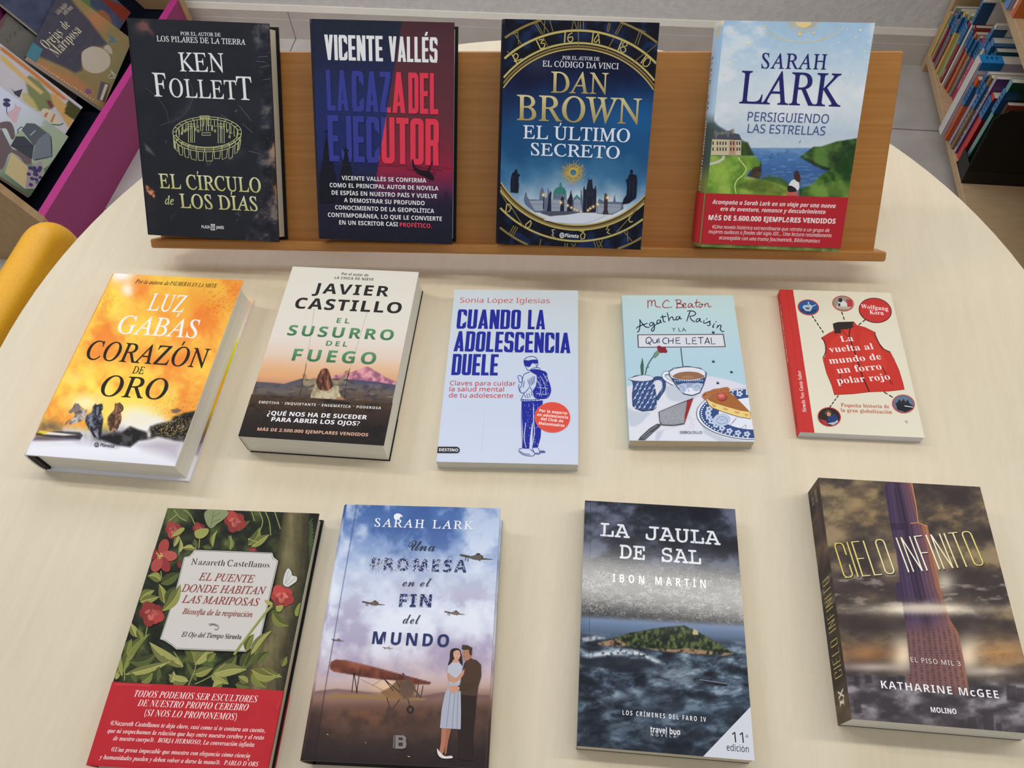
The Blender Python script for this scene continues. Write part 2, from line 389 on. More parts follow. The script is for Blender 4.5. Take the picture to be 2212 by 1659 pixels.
class Sheet:
    """One printed face. Artwork is given in the coordinates of an enlarged crop of the reference
    (x0, y0, scale); it is laid on the face's own plane at its real size."""
    STEP = 1.2e-5
    def __init__(s, M, z, w, h, crop, k=ALB):
        s.M = np.asarray(M); s.Mi = np.linalg.inv(s.M); s.z = z; s.w, s.h = w, h; s.crop = crop; s.k = k
        s.mb = MB(); s.lay = z
        s.o = (s.Mi @ np.r_[CAM, 1])[:3]; s.A = s.Mi[:3, :3] @ np.stack([CR, CU, CF], 1)
    def loc(s, p):
        p = np.atleast_2d(np.asarray(p, float)); x0, y0, sc = s.crop
        X = x0 + p[:, 0] / sc; Y = y0 + p[:, 1] / sc
        d = np.stack([(X - 1106) / FOCAL, (829.5 - Y) / FOCAL, np.ones(len(p))], 1) @ s.A.T
        t = (s.z - s.o[2]) / d[:, 2]
        return (s.o + t[:, None] * d)[:, :2]
    def pix(s, xy):
        xy = np.atleast_2d(xy); P = np.c_[xy, np.full(len(xy), s.z)] @ s.M[:3, :3].T + s.M[:3, 3] - CAM
        u, v, d = P @ CR, P @ CU, P @ CF
        return np.stack([(1106 + FOCAL * u / d - s.crop[0]) * s.crop[2], (829.5 - FOCAL * v / d - s.crop[1]) * s.crop[2]], 1)
    def up(s, n=1): s.lay += s.STEP * n; return s.lay
    def _put(s, xy, faces, col, mat=0, z=None):
        z = s.up() if z is None else z
        col = np.asarray(col, float)
        xy = np.clip(xy, [0, 0], [s.w, s.h])
        s.mb.add(np.c_[xy, np.broadcast_to(z, (len(xy),))], faces, lin(col, s.k), mat)
    def poly(s, pts, col, smooth=False, mat=0, z=None, n=5):
        P = catmull(pts, True, n) if smooth else np.asarray(pts, float)
        xy = s.loc(P)
        T = tessellate_polygon([[Vector((a, b, 0)) for a, b in xy]])
        if not T: return
        xy = np.clip(xy, [0, 0], [s.w, s.h])
        tri = np.array(T)
        a, b, c = xy[tri[:, 0]], xy[tri[:, 1]], xy[tri[:, 2]]
        cr = (b[:, 0] - a[:, 0]) * (c[:, 1] - a[:, 1]) - (b[:, 1] - a[:, 1]) * (c[:, 0] - a[:, 0])
        tri[cr < 0] = tri[cr < 0][:, ::-1]
        s._put(xy, tri, col, mat, z)
    def polys(s, lst, col, smooth=False, mat=0):
        z = s.up()
        for p in lst: s.poly(p, col, smooth, mat, z)
    def line(s, pts, wd, col, smooth=False, mat=0, taper=None, z=None, n=6, closed=False):
        P = catmull(pts, closed, n) if smooth else np.asarray(pts, float)
        if closed: P = np.r_[P, P[:1]]
        if len(P) < 2: return
        d = np.gradient(P, axis=0); d /= np.maximum(np.hypot(d[:, 0], d[:, 1]), 1e-9)[:, None]
        nn = np.c_[-d[:, 1], d[:, 0]]
        w = np.full(len(P), wd / 2.0)
        if taper: w = w * np.interp(np.linspace(0, 1, len(P)), np.linspace(0, 1, len(taper)), taper)
        A = P + nn * w[:, None]; B = P - nn * w[:, None]
        N = len(P); xy = s.loc(np.r_[A, B])
        f = np.array([(i, i + 1, N + i + 1, N + i) for i in range(N - 1)])
        s._put(xy, f, col, mat, z)
    def lines(s, lst, wd, col, smooth=False, mat=0, taper=None):
        z = s.up()
        for p in lst: s.line(p, wd, col, smooth, mat, taper, z)
    def ell(s, cx, cy, rx, ry, col, rot=0.0, mat=0, z=None, n=40, a0=0, a1=360):
        a = np.radians(np.linspace(a0, a1, n, endpoint=(a1 - a0) < 360)); c, q = math.cos(rot), math.sin(rot)
        x, y = rx * np.cos(a), ry * np.sin(a)
        s.poly(np.c_[cx + x * c - y * q, cy + x * q + y * c], col, False, mat, z)
    def ring(s, cx, cy, rx, ry, wd, col, rot=0.0, mat=0, z=None, n=60, a0=0, a1=360):
        a = np.radians(np.linspace(a0, a1, n)); c, q = math.cos(rot), math.sin(rot)
        x, y = rx * np.cos(a), ry * np.sin(a)
        s.line(np.c_[cx + x * c - y * q, cy + x * q + y * c], wd, col, False, mat, None, z)
    def dots(s, pts, r, col, mat=0):
        pts = np.atleast_2d(pts); z = s.up(); n = len(pts); r = np.broadcast_to(r, (n,))
        q = np.array([(-1, -1), (1, -1), (1, 1), (-1, 1)]) * .8
        P = (pts[:, None, :] + q[None] * r[:, None, None]).reshape(-1, 2)
        f = np.arange(4 * n).reshape(-1, 4)[:, ::-1]
        col = np.asarray(col, float)
        if col.ndim == 2: col = np.repeat(col, 4, 0)
        s._put(s.loc(P), f, col, mat, z)
    def txt(s, style, text, x0, y0, x1, y1, cap, col, tr=0.0, mat=0, xs=None, sizes=None, z=None, clip=None):
        """Line of lettering from baseline point (x0,y0) to (x1,y1); cap = capital height; xs = fixed glyph width (the rest goes between letters)."""
        P0, P1, P2 = s.loc([(x0, y0), (x1, y1), (x0, y0 - cap)])
        e = P1 - P0; L = np.hypot(*e); e /= L; nrm = np.array([-e[1], e[0]]); H = abs((P2 - P0) @ nrm)
        V, T, w = layout(style, text, tr, sizes)
        if xs is not None:
            tr = max(-0.12, (L / H / xs - layout(style, text, 0, sizes)[2]) / max(1, len(text) - 1)); V, T, w = layout(style, text, tr, sizes)
        xy = P0 + np.outer(V[:, 0] / w * L, e) + np.outer(V[:, 1] * H, nrm)
        if clip is not None:       # keep what lies right of the line a -> b (crop coordinates, seen downward)
            a, b = np.array(clip[:2], float), np.array(clip[2:], float); q = s.pix(xy)
            d = (q[:, 0] - a[0]) * (b[1] - a[1]) - (q[:, 1] - a[1]) * (b[0] - a[0])
            nv, nt = list(map(tuple, xy)), []
            for tr_ in T:
                o = []
                for i in range(3):
                    i0, i1 = tr_[i], tr_[(i + 1) % 3]
                    if d[i0] >= 0: o.append(i0)
                    if (d[i0] >= 0) != (d[i1] >= 0):
                        f = d[i0] / (d[i0] - d[i1]); nv.append(tuple(xy[i0] + (xy[i1] - xy[i0]) * f)); o.append(len(nv) - 1)
                for i in range(1, len(o) - 1): nt.append((o[0], o[i], o[i + 1]))
            if not nt: return
            xy, T = np.array(nv), np.array(nt)
        if style in ('block', 'thin') and z is None:     # letters built of strips: each strip a hair above the last
            comp = np.arange(len(xy))
            for _ in range(12):
                m_ = comp[T].min(1); np.minimum.at(comp, T.ravel(), np.repeat(m_, 3))
            _, inv = np.unique(comp, return_inverse=True)
            z = s.up(6) + (inv % 40) * 1.6e-6
        if np.ndim(col) == 2:      # bottom colour, top colour
            f = np.clip(V[:, 1:2], 0, 1); col = np.asarray(col[0]) * (1 - f) + np.asarray(col[1]) * f
        elif callable(col): col = col(s.pix(xy))
        s._put(xy, T, col, mat, z)
    def paint(s, fn, nx=140, ny=None, mat=0, region=None, z=None):
        x0, y0, x1, y1 = region or (0, 0, s.w, s.h)
        ny = ny or max(2, int(nx * (y1 - y0) / (x1 - x0)))
        gx, gy = np.meshgrid(np.linspace(x0, x1, nx), np.linspace(y0, y1, ny))
        xy = np.c_[gx.ravel(), gy.ravel()]; p = s.pix(xy)
        c = fn(p[:, 0], p[:, 1], xy[:, 0] / s.w, xy[:, 1] / s.h)
        c = np.clip(np.broadcast_to(c, (len(xy), 3)), 0, 255)
        i = np.arange(nx * ny).reshape(ny, nx)
        f = np.stack([i[:-1, :-1], i[:-1, 1:], i[1:, 1:], i[1:, :-1]], -1).reshape(-1, 4)
        s._put(xy, f, c, mat, z)
    def flat(s, col, mat=0):
        s._put(np.array([(0, 0), (s.w, 0), (s.w, s.h), (0, s.h)]), np.array([(0, 1, 2, 3)]), col, mat)

GLOSS = print_mat('glossy_print', 0.42, 0.16)
SATIN = print_mat('satin_print', 0.55, 0.18)
MATTE = print_mat('matte_print', 0.7, 0.12)
FOIL = print_mat('gold_foil', 0.38, 0.5, 0.65)
def page_mat(name, c):
    """Page edges: fine lines of stacked sheets."""
    if name in _mats: return _mats[name]
    m = bpy.data.materials.new(name); nt, N, L, b = nodes(m); setp(b, 0.85, 0.1)
    t = N.new('ShaderNodeTexCoord'); mp = N.new('ShaderNodeMapping'); mp.inputs['Scale'].default_value = (9, 9, 3600)
    n = N.new('ShaderNodeTexNoise'); n.inputs['Scale'].default_value = 1.0; n.inputs['Detail'].default_value = 3
    r = N.new('ShaderNodeValToRGB'); c = np.array(c, float)
    r.color_ramp.elements[0].position = .3; r.color_ramp.elements[0].color = (*lin(c * .9, ALB), 1)
    r.color_ramp.elements[1].position = .7; r.color_ramp.elements[1].color = (*lin(np.minimum(c * 1.04, 250), ALB), 1)
    L.new(t.outputs['Object'], mp.inputs['Vector']); L.new(mp.outputs[0], n.inputs['Vector']); L.new(n.outputs[0], r.inputs[0]); L.new(r.outputs[0], b.inputs['Base Color'])
    _mats[name] = m; return m
PAGES = page_mat('white_pages', (222, 219, 208)); CREAM = page_mat('cream_pages', (205, 196, 174))

class Book:
    """Root empty at the lower left back corner of the cover: x across, y up the cover, z out of the cover."""
    def __init__(s, name, label, M, w, h, t, crop, hard=False, group=None, k=ALB, pages=PAGES, over=None, lift=0.0):
        s.root = thing(name, label, 'book', M, group); s.w, s.h, s.t, s.hard = w, h, t, hard
        s.M = np.asarray(M); s.k = k; s.pages = pages; s.ct = 0.0026 if hard else 0.0005
        s.ov = over if over is not None else (0.0035 if hard else 0.0004)
        s.front = Sheet(M, t, w, h, crop, k)
    def finish(s, spine_col, back_col, edge_col=None, mats=(GLOSS, FOIL), spine_fn=None, spine_txt=None, inner=(225, 222, 212), pageblock=True):
        w, h, t, ct, k = s.w, s.h, s.t, s.ct, s.k
        edge_col = edge_col if edge_col is not None else spine_col
        lc = lambda c: lin(c, k)
        f = s.front.mb
        f.box((0, 0, t - ct), (w, h, t - 1e-6), lc(edge_col))
        f.add([(0.002, .002, t - ct - 2e-5), (w - .002, .002, t - ct - 2e-5), (w - .002, h - .002, t - ct - 2e-5), (.002, h - .002, t - ct - 2e-5)], [(0, 3, 2, 1)], lc(inner))
        o = f.build('front_cover', list(mats), s.root)
        b = MB(); b.box((0, 0, 0), (w, h, ct), lc(back_col)); b.build('back_cover', list(mats), s.root)
        sp = MB()
        if s.hard:
            n = 10; out = []
            for i in range(n + 1):
                a = math.pi * i / n; out.append((-0.0052 * math.sin(a) ** 0.8 if 0 < i < n else 0, t / 2 - t / 2 * math.cos(a)))
            ins = [(x + 0.0022, min(max(z, ct), t - ct)) for x, z in out]
            P = np.array(out + ins); m = n + 1
            ys = np.linspace(0, h, 40); V, Cc = [], []
            for y in ys:
                V.append(np.c_[P[:, 0], np.full(len(P), y), P[:, 1]])
            V = np.concatenate(V); L2 = len(P); F = []
            for j in range(len(ys) - 1):
                for i in range(n):
                    F.append((j * L2 + i, j * L2 + i + 1, (j + 1) * L2 + i + 1, (j + 1) * L2 + i))
                    F.append((j * L2 + m + i + 1, j * L2 + m + i, (j + 1) * L2 + m + i, (j + 1) * L2 + m + i + 1))
            for j, fl in ((0, False), (len(ys) - 1, True)):
                for i in range(n):
                    q = (j * L2 + i, j * L2 + m + i, j * L2 + m + i + 1, j * L2 + i + 1); F.append(q[::-1] if fl else q)
            c = spine_fn(V[:, 1] / h, V[:, 2] / t) if spine_fn else np.array(spine_col, float)
            sp.add(V, F, lc(c), 0, True)
        else:
            ys = np.linspace(0, h, 60); zs = np.linspace(0, t, 6)
            gy, gz = np.meshgrid(ys, zs, indexing='ij'); V = np.c_[np.full(gy.size, -1e-5), gy.ravel(), gz.ravel()]
            i = np.arange(gy.size).reshape(gy.shape)
            F = np.stack([i[:-1, :-1], i[:-1, 1:], i[1:, 1:], i[1:, :-1]], -1).reshape(-1, 4)
            c = spine_fn(V[:, 1] / h, V[:, 2] / t) if spine_fn else np.array(spine_col, float)
            sp.add(V, F, lc(c)); sp.box((0, 0, ct), (0.0006, h, t - ct), lc(spine_col))
        if spine_txt:      # list of (style, text, y0, y1, centre 0..1 of thickness, cap/t, colour, flip)
            for (st, tx, y0, y1, zc, cap, col, up) in spine_txt:
                V, T, wd = layout(st, tx, .06); H = cap * t; a = (V[:, 0] / wd); b_ = (V[:, 1] - .5) * H
                yy = (y0 + (y1 - y0) * a) * h if up else (y1 - (y1 - y0) * a) * h
                zz = zc * t + (-b_ if up else b_)
                # reading upward: tops of letters toward the back cover
                xx = np.full(len(V), -6e-5) if not s.hard else -0.0052 * np.clip(np.sin(np.pi * np.clip(zz / t, 0, 1)), 0, 1) ** .8 - 2e-4
                sp.add(np.c_[xx, yy, zz], T, lc(col))
        sp.build('spine', list(mats), s.root)
        if pageblock:
            p = MB(); ov = s.ov; x1 = w - ov
            if s.hard:
                # fore-edge slightly hollow
                n = 8; prof = [(0.001, t - ct)] + [(x1 - 0.003 * math.sin(math.pi * i / n), t - ct - (t - 2 * ct) * i / n) for i in range(n + 1)] + [(0.001, ct)]
                q = np.array(prof)
                m = len(q); V = np.r_[np.c_[q[:, 0], np.full(m, ov), q[:, 1]], np.c_[q[:, 0], np.full(m, h - ov), q[:, 1]]]
                F = [tuple(range(m)), tuple(range(2 * m - 1, m - 1, -1))] + [(i, m + i, m + (i + 1) % m, (i + 1) % m) for i in range(m)]
                p.add(V, F)
            else:
                p.box((0.0006, ov, ct), (x1, h - ov, t - ct))
            p.build('page_block', s.pages, s.root)
        return s.root
    def band(s, y0, y1, crop, name='paper_band', wrap=True, col=(190, 30, 40), k=None):
        """Paper band round the jacket between heights y0 and y1 (metres up the cover); returns its printed sheet."""
        b = Sheet(s.M, s.t + 0.0006, s.w, s.h, crop, k or s.k); b.y0, b.y1, b.name, b.col = y0, y1, name, col
        return b
    def band_done(s, b, mats=(SATIN, FOIL)):
        w, t, e = s.w, s.t, 0.0004; lc = lin(b.col, b.k)
        m = b.mb
        z = s.t + 0.00055
        m.box((-e, b.y0, s.t + 2e-4), (w + e, b.y1, z), lc)
        m.box((w, b.y0, s.t - s.ct), (w + e, b.y1, s.t + 2e-4), lc)
        m.box((w, b.y0, -e), (w + e, b.y1, s.ct), lc)
        x = -0.0058 if s.hard else -e
        m.box((x - e, b.y0, 0.12 * t), (x, b.y1, 0.88 * t), lc)
        for zz in (0.0, s.t): 
            a = zz if zz else -e
            m.add([(x, b.y0, .12 * t if not zz else .88 * t), (x, b.y1, .12 * t if not zz else .88 * t), (0, b.y1, a if not zz else zz + 5e-4), (0, b.y0, a if not zz else zz + 5e-4)],
                  [(0, 1, 2, 3)] if not zz else [(3, 2, 1, 0)], lc)
        return m.build(b.name, list(mats), s.root)

def table_book(x, y, a, w, h):
    """Matrix of a book lying on the table, from its middle and turn in degrees."""
    a = R(a); ex = np.array([math.cos(a), math.sin(a), 0]); ey = np.array([-math.sin(a), math.cos(a), 0])
    return mat4(np.array([x, y, TABLE_Z + 0.0002]) - ex * w / 2 - ey * h / 2, ex, ey, (0, 0, 1))

# ------------------------------------------------------------------ room
WALL_Y = 1.933
def tile_mat():
    m = bpy.data.materials.new('floor_tile'); nt, N, L, b = nodes(m); setp(b, 0.38, 0.5)
    t = N.new('ShaderNodeTexCoord'); mp = N.new('ShaderNodeMapping'); mp.inputs['Location'].default_value = (0.956 + 4.5, -1.67 + 4.5, 0)
    br = N.new('ShaderNodeTexBrick'); br.offset = 0.0; br.squash = 1.0
    br.inputs['Scale'].default_value = 1.0; br.inputs['Brick Width'].default_value = 0.45; br.inputs['Row Height'].default_value = 0.45
    br.inputs['Mortar Size'].default_value = 0.0022; br.inputs['Mortar Smooth'].default_value = 0.2
    br.inputs['Color1'].default_value = (*lin((178, 172, 166), ALB), 1); br.inputs['Color2'].default_value = (*lin((172, 167, 163), ALB), 1)
    br.inputs['Mortar'].default_value = (*lin((112, 106, 100), ALB), 1)
    n = N.new('ShaderNodeTexNoise'); n.inputs['Scale'].default_value = 9; n.inputs['Detail'].default_value = 6
    mx = N.new('ShaderNodeMixRGB'); mx.blend_type = 'OVERLAY'; mx.inputs[0].default_value = 0.35
    L.new(t.outputs['Object'], mp.inputs[0]); L.new(mp.outputs[0], br.inputs[0]); L.new(t.outputs['Object'], n.inputs[0])
    L.new(br.outputs[0], mx.inputs[1]); L.new(n.outputs[0], mx.inputs[2]); L.new(mx.outputs[0], b.inputs['Base Color'])
    return m
WHITE = print_mat('plain_print', 0.6, 0.15)
m = MB(); m.box((-3.4, -2.0, -0.02), (3.4, WALL_Y + .1, 0)); tag(m.build('floor', tile_mat()), 'grey beige square floor tiles with thin joints', kind='structure')
PLASTER = noise_mat('wall_plaster', (216, 215, 213), (224, 223, 221), nscale=60, rough=0.9, spec=0.1, bump=0.5, dist=0.004, k=0.85)
m = MB(); m.box((-3.4, WALL_Y + .012, -0.02), (3.4, WALL_Y + .11, 2.75)); tag(m.build('wall_back', PLASTER), 'pale grey rough plaster wall', kind='structure')
SKIRT = noise_mat('skirting_tile', (196, 188, 180), (204, 197, 189), nscale=12, rough=0.5, spec=0.3, k=0.85)
TOPLIP = noise_mat('skirting_bead', (222, 217, 204), (228, 223, 212), nscale=14, rough=0.6, spec=0.3, k=0.85)
m = MB()
w0 = WALL_Y
for xa, xb in ((-3.4, -0.957), (-0.955, 3.4)):
    m.box((xa, w0, 0.0), (xb, w0 + .012, .0605), bev=0.0006)
    m.box((xa, w0 + .0012, 0.061), (xb, w0 + .012, .084))
m.prism([(w0 + .002, .084), (w0 + .002, .083), (w0 + .0118, .083), (w0 + .0118, .098), (w0 + .009, .0975)], 0, -3.4, 3.4, mat=1)
tag(m.build('baseboard_back', [SKIRT, TOPLIP]), 'beige tiled skirting with pale bevelled top bead', kind='structure')

# ------------------------------------------------------------------ round table
TC, TR_ = (-0.0899, 0.4627), 0.628
def table_mat():
    m = bpy.data.materials.new('birch_laminate'); nt, N, L, b = nodes(m); setp(b, 0.42, 0.35)
    t = N.new('ShaderNodeTexCoord'); mp = N.new('ShaderNodeMapping'); mp.inputs['Rotation'].default_value = (0, 0, R(18)); mp.inputs['Scale'].default_value = (95, 9, 1)
    n = N.new('ShaderNodeTexNoise'); n.inputs['Scale'].default_value = 1.0; n.inputs['Detail'].default_value = 6; n.inputs['Roughness'].default_value = 0.62
    mp2 = N.new('ShaderNodeMapping'); mp2.inputs['Rotation'].default_value = (0, 0, R(18)); mp2.inputs['Scale'].default_value = (7, 2.5, 1)
    n2 = N.new('ShaderNodeTexNoise'); n2.inputs['Scale'].default_value = 1.0; n2.inputs['Detail'].default_value = 4
    mp3 = N.new('ShaderNodeMapping'); mp3.inputs['Rotation'].default_value = (0, 0, R(18)); mp3.inputs['Scale'].default_value = (420, 60, 1)
    n3 = N.new('ShaderNodeTexNoise'); n3.inputs['Scale'].default_value = 1.0; n3.inputs['Detail'].default_value = 2
    r = N.new('ShaderNodeValToRGB'); e = r.color_ramp.elements
    e[0].position = .25; e[0].color = (*lin((208, 195, 168), ALB), 1); e[1].position = .75; e[1].color = (*lin((222, 210, 185), ALB), 1)
    for mm, nn in ((mp, n), (mp2, n2), (mp3, n3)): L.new(t.outputs['Object'], mm.inputs[0]); L.new(mm.outputs[0], nn.inputs[0])
    a = N.new('ShaderNodeMath'); a.operation = 'MULTIPLY_ADD'; a.inputs[1].default_value = 0.45
    a2 = N.new('ShaderNodeMath'); a2.operation = 'MULTIPLY'; a2.inputs[1].default_value = 0.35
    a3 = N.new('ShaderNodeMath'); a3.operation = 'MULTIPLY_ADD'; a3.inputs[1].default_value = 0.2
    L.new(n2.outputs[0], a2.inputs[0]); L.new(n.outputs[0], a.inputs[0]); L.new(a2.outputs[0], a.inputs[2])
    L.new(n3.outputs[0], a3.inputs[0]); L.new(a.outputs[0], a3.inputs[2]); L.new(a3.outputs[0], r.inputs[0]); L.new(r.outputs[0], b.inputs['Base Color'])
    return m
tbl = thing('round_table', 'large round reading table with pale birch laminate top', 'table', mat4((TC[0], TC[1], 0), (1, 0, 0), (0, 1, 0), (0, 0, 1)))
m = MB(); n = 128; ring = lambda r, z: [(r * math.cos(2 * math.pi * i / n), r * math.sin(2 * math.pi * i / n), z) for i in range(n)]
v = ring(TR_ - .0012, TABLE_Z) + ring(TR_, TABLE_Z - .0012)
m.add(v, [tuple(range(n))] + [(n + i, n + (i + 1) % n, (i + 1) % n, i) for i in range(n)]); m.build('table_top', table_mat(), tbl)
m = MB(); v = ring(TR_ - .0004, TABLE_Z - .0012) + ring(TR_ - .0004, TABLE_Z - .026)
m.add(v, [(n + i, n + (i + 1) % n, (i + 1) % n, i) for i in range(n)] + [tuple(range(2 * n - 1, n - 1, -1))])
EDGE = noise_mat('edge_band', (150, 116, 84), (172, 138, 104), nscale=60, rough=0.5)
m.build('edge_band', EDGE, tbl)
STEEL = noise_mat('grey_steel', (120, 120, 122), (128, 128, 130), nscale=8, rough=0.4)
for k in range(4):
    a = R(40 + 90 * k); m = MB(); px_, py_ = .44 * math.cos(a), .44 * math.sin(a)
    m.prism([(px_ + .022 * math.cos(q * math.pi / 8), py_ + .022 * math.sin(q * math.pi / 8)) for q in range(16)], 2, 0.0, TABLE_Z - .026, smooth=False)
    m.build('leg', STEEL, tbl)

# ------------------------------------------------------------------ wooden display stand
STAND_O = np.array([-0.1401, 0.6312, TABLE_Z + 0.0349])
psi, th = R(3.9356), R(40.589)
SX = np.array([math.cos(psi), math.sin(psi), 0]); sb = np.array([-math.sin(psi), math.cos(psi), 0])
SY = math.cos(th) * np.array([0, 0, 1.0]) + math.sin(th) * sb; SN = np.cross(SX, SY)
def beech_mat():
    m = bpy.data.materials.new('honey_beech'); nt, N, L, b = nodes(m); setp(b, 0.36, 0.4)
    t = N.new('ShaderNodeTexCoord'); mp = N.new('ShaderNodeMapping'); mp.inputs['Scale'].default_value = (5, 190, 90)
    n = N.new('ShaderNodeTexNoise'); n.inputs['Scale'].default_value = 1; n.inputs['Detail'].default_value = 6; n.inputs['Distortion'].default_value = .4
    r = N.new('ShaderNodeValToRGB'); e = r.color_ramp.elements
    e[0].position = .28; e[0].color = (*lin((150, 100, 46), 0.66), 1); e[1].position = .72; e[1].color = (*lin((168, 116, 58), 0.66), 1)
    L.new(t.outputs['Object'], mp.inputs[0]); L.new(mp.outputs[0], n.inputs[0]); L.new(n.outputs[0], r.inputs[0]); L.new(r.outputs[0], b.inputs['Base Color'])
    return m
BEECH = beech_mat()
st = thing('book_stand', 'honey brown wooden tilted display stand holding four upright hardcovers', 'book stand', mat4(STAND_O, SX, SY, SN))
L0, L1, SH, SD = -0.4252, 0.4553, 0.2133, 0.0186
m = MB(); m.box((L0 + .004, -.012, -.011), (L1, SH, 0), bev=.0015); m.build('panel', BEECH, st)
m = MB(); m.box((L0, -.0150, -.011), (L1 + .008, -.0036, SD), bev=.0018); m.build('ledge', BEECH, st)
# under and behind: two feet and a prop, in the stand's tilted frame
Mi = np.linalg.inv(mat4(STAND_O, SX, SY, SN))
def wpt(x, yb, z): # along stand, back distance (horizontal), height above the table -> local
    P = STAND_O + SX * x + sb * yb; P = np.array([P[0], P[1], TABLE_Z + z]); return (Mi @ np.r_[P, 1])[:3]
for x in (-.226, .212):
    m = MB(); v = []
    for xx in (x - .009, x + .009):
        v += [wpt(xx, .045, 0.0004), wpt(xx, .15, 0.0004), wpt(xx, .145, .125), wpt(xx, .05, .05)]
    m.add(v, [(3, 2, 1, 0), (4, 5, 6, 7), (0, 1, 5, 4), (1, 2, 6, 5), (2, 3, 7, 6), (3, 0, 4, 7)]); m.build('support_foot', BEECH, st)

# ------------------------------------------------------------------ picture-book bin at the left
MAG = noise_mat('magenta_board', (122, 43, 86), (130, 49, 92), nscale=200, rough=0.45, spec=0.35, k=0.64)
MAGEDGE = noise_mat('magenta_edging', (156, 44, 112), (164, 48, 118), nscale=200, rough=0.4, k=0.66)
BINWOOD = noise_mat('bin_oak', (150, 122, 86), (160, 132, 96), scale=(8, 1, 1.5), nscale=26, rough=0.55, k=0.66)
BLACK = noise_mat('navy_lining', (14, 16, 30), (20, 22, 38), nscale=300, rough=0.95, spec=0.1, k=1.0)
BX, BZ, BY0, BY1 = -1.243, 0.139, 1.056, 1.885
bin_ = thing('book_bin', 'low magenta fronted picture book bin with oak end boards', 'book bin', mat4((BX, 1.45, 0), (1, 0, 0), (0, 1, 0), (0, 0, 1)))
def loc_bin(m):
    for a in m.V: a -= np.array([BX, 1.45, 0])
    return m
m = MB(); m.box((BX - .0205, BY0 + .0005, 0.0), (BX, BY1 - .0005, BZ - .0008)); m.box((BX - .021, BY0 + .0005, BZ - .0008), (BX + .0003, BY1 - .0005, BZ), mat=1)
loc_bin(m).build('front_board', [MAG, MAGEDGE], bin_)
prof = [(BX + .003, 0.0), (BX + .003, BZ), (BX - .045, .25), (BX - .16, .52), (BX - .5, .52), (BX - .5, 0.0)]
for ya, yb in ((BY0 - .018, BY0), (BY1, BY1 + .024)):
    m = MB(); m.prism(prof[::-1], 1, ya, yb); loc_bin(m).build('end_board', BINWOOD, bin_)
# tray, sloping back and second step
A57 = R(57); SU = np.array([-math.cos(A57), 0, math.sin(A57)]); SNN = np.array([math.sin(A57), 0, math.cos(A57)]); S0 = np.array([-1.285, 0, .11])
def slope(up, y, off): return S0 + SU * up + SNN * off + np.array([0, y, 0])
m = MB(); a, b_, c, d = slope(-.01, 0, -.06), slope(.27, 0, -.06), slope(.27, 0, -.07), slope(-.012, 0, -.07)
m.prism([(p[0], p[2]) for p in (a, b_, c, d)], 1, BY0 + .001, BY1 - .001)
m.box((BX - .14, BY0 + .001, .09), (BX - .0215, BY1 - .001, .104))
m.box((BX - .13, BY1 - .003, .104), (BX - .0215, BY1 - .0006, .108))
loc_bin(m).build('lining', BLACK, bin_)
m = MB(); m.box((-1.50, BY0 + .001, .30), (-1.478, BY1 - .001, .47)); loc_bin(m).build('step_board', MAG, bin_)
m = MB(); m.box((-1.735, BY0 + .001, .0), (-1.715, BY1 - .001, .52)); loc_bin(m).build('back_board', BINWOOD, bin_)

# ------------------------------------------------------------------ yellow chair
YEL = noise_mat('yellow_plastic', (226, 164, 32), (232, 172, 38), nscale=300, rough=0.38, spec=0.45, k=0.80)
ch = thing('chair', 'yellow plastic child chair with rounded backrest tucked against the table', 'chair', mat4((-0.62, 0.50, 0), (1, 0, 0), (0, 1, 0), (0, 0, 1)))
def slab(outline, thick_pts, name, matl, parent, f):
    """Rounded panel: outline (2-D loop) lofted through (inset, depth) steps; f maps (u, v, d) to 3-D."""
    m = MB(); P = np.array(outline); n = len(P); cen = P.mean(0); V = []
    for ins, dd in thick_pts:
        d = P - cen; r = np.hypot(d[:, 0], d[:, 1])[:, None]; Q = cen + d * (1 - ins / r)
        V += [f(u, v_, dd) for u, v_ in Q]
    k = len(thick_pts); F = [tuple(range(n - 1, -1, -1)), tuple(range((k - 1) * n, k * n))]
    for j in range(k - 1): F += [(j * n + i, j * n + (i + 1) % n, (j + 1) * n + (i + 1) % n, (j + 1) * n + i) for i in range(n)]
    m.add(V, F, smooth=True); o = m.build(name, matl, parent); return o
def rrect(w, h, r, n=8):
    out = []
    for cx, cy, a0 in ((w / 2 - r, h / 2 - r, 0), (-w / 2 + r, h / 2 - r, 90), (-w / 2 + r, -h / 2 + r, 180), (w / 2 - r, -h / 2 + r, 270)):
        for i in range(n + 1):
            a = R(a0 + 90 * i / n); out.append((cx + r * math.cos(a), cy + r * math.sin(a)))
    return out
rt = [(.026 * (1 - math.sin(R(a))), -.026 * math.cos(R(a))) for a in (0, 15, 30, 45, 60, 75, 90)]
rt = [(.026 * (1 - math.sin(R(a))), .026 * -math.cos(R(a))) for a in range(0, 181, 15)]
bow = lambda u: 0.10 * u * u * 4
slab(rrect(.34, .27, .04), rt, 'backrest', YEL, ch, lambda u, v_, d: (-.170 + d * .92 + (v_ - .1) * -.13 + bow(u) * .22, u + .014, .440 + v_))
slab(rrect(.32, .33, .05), [(.012, -.012), (.003, -.008), (0, 0), (.003, .008), (.012, .012)], 'seat', YEL, ch, lambda u, v_, d: (v_ - .005, u - .01, .315 + d - .012 * math.cos(u * 9)))
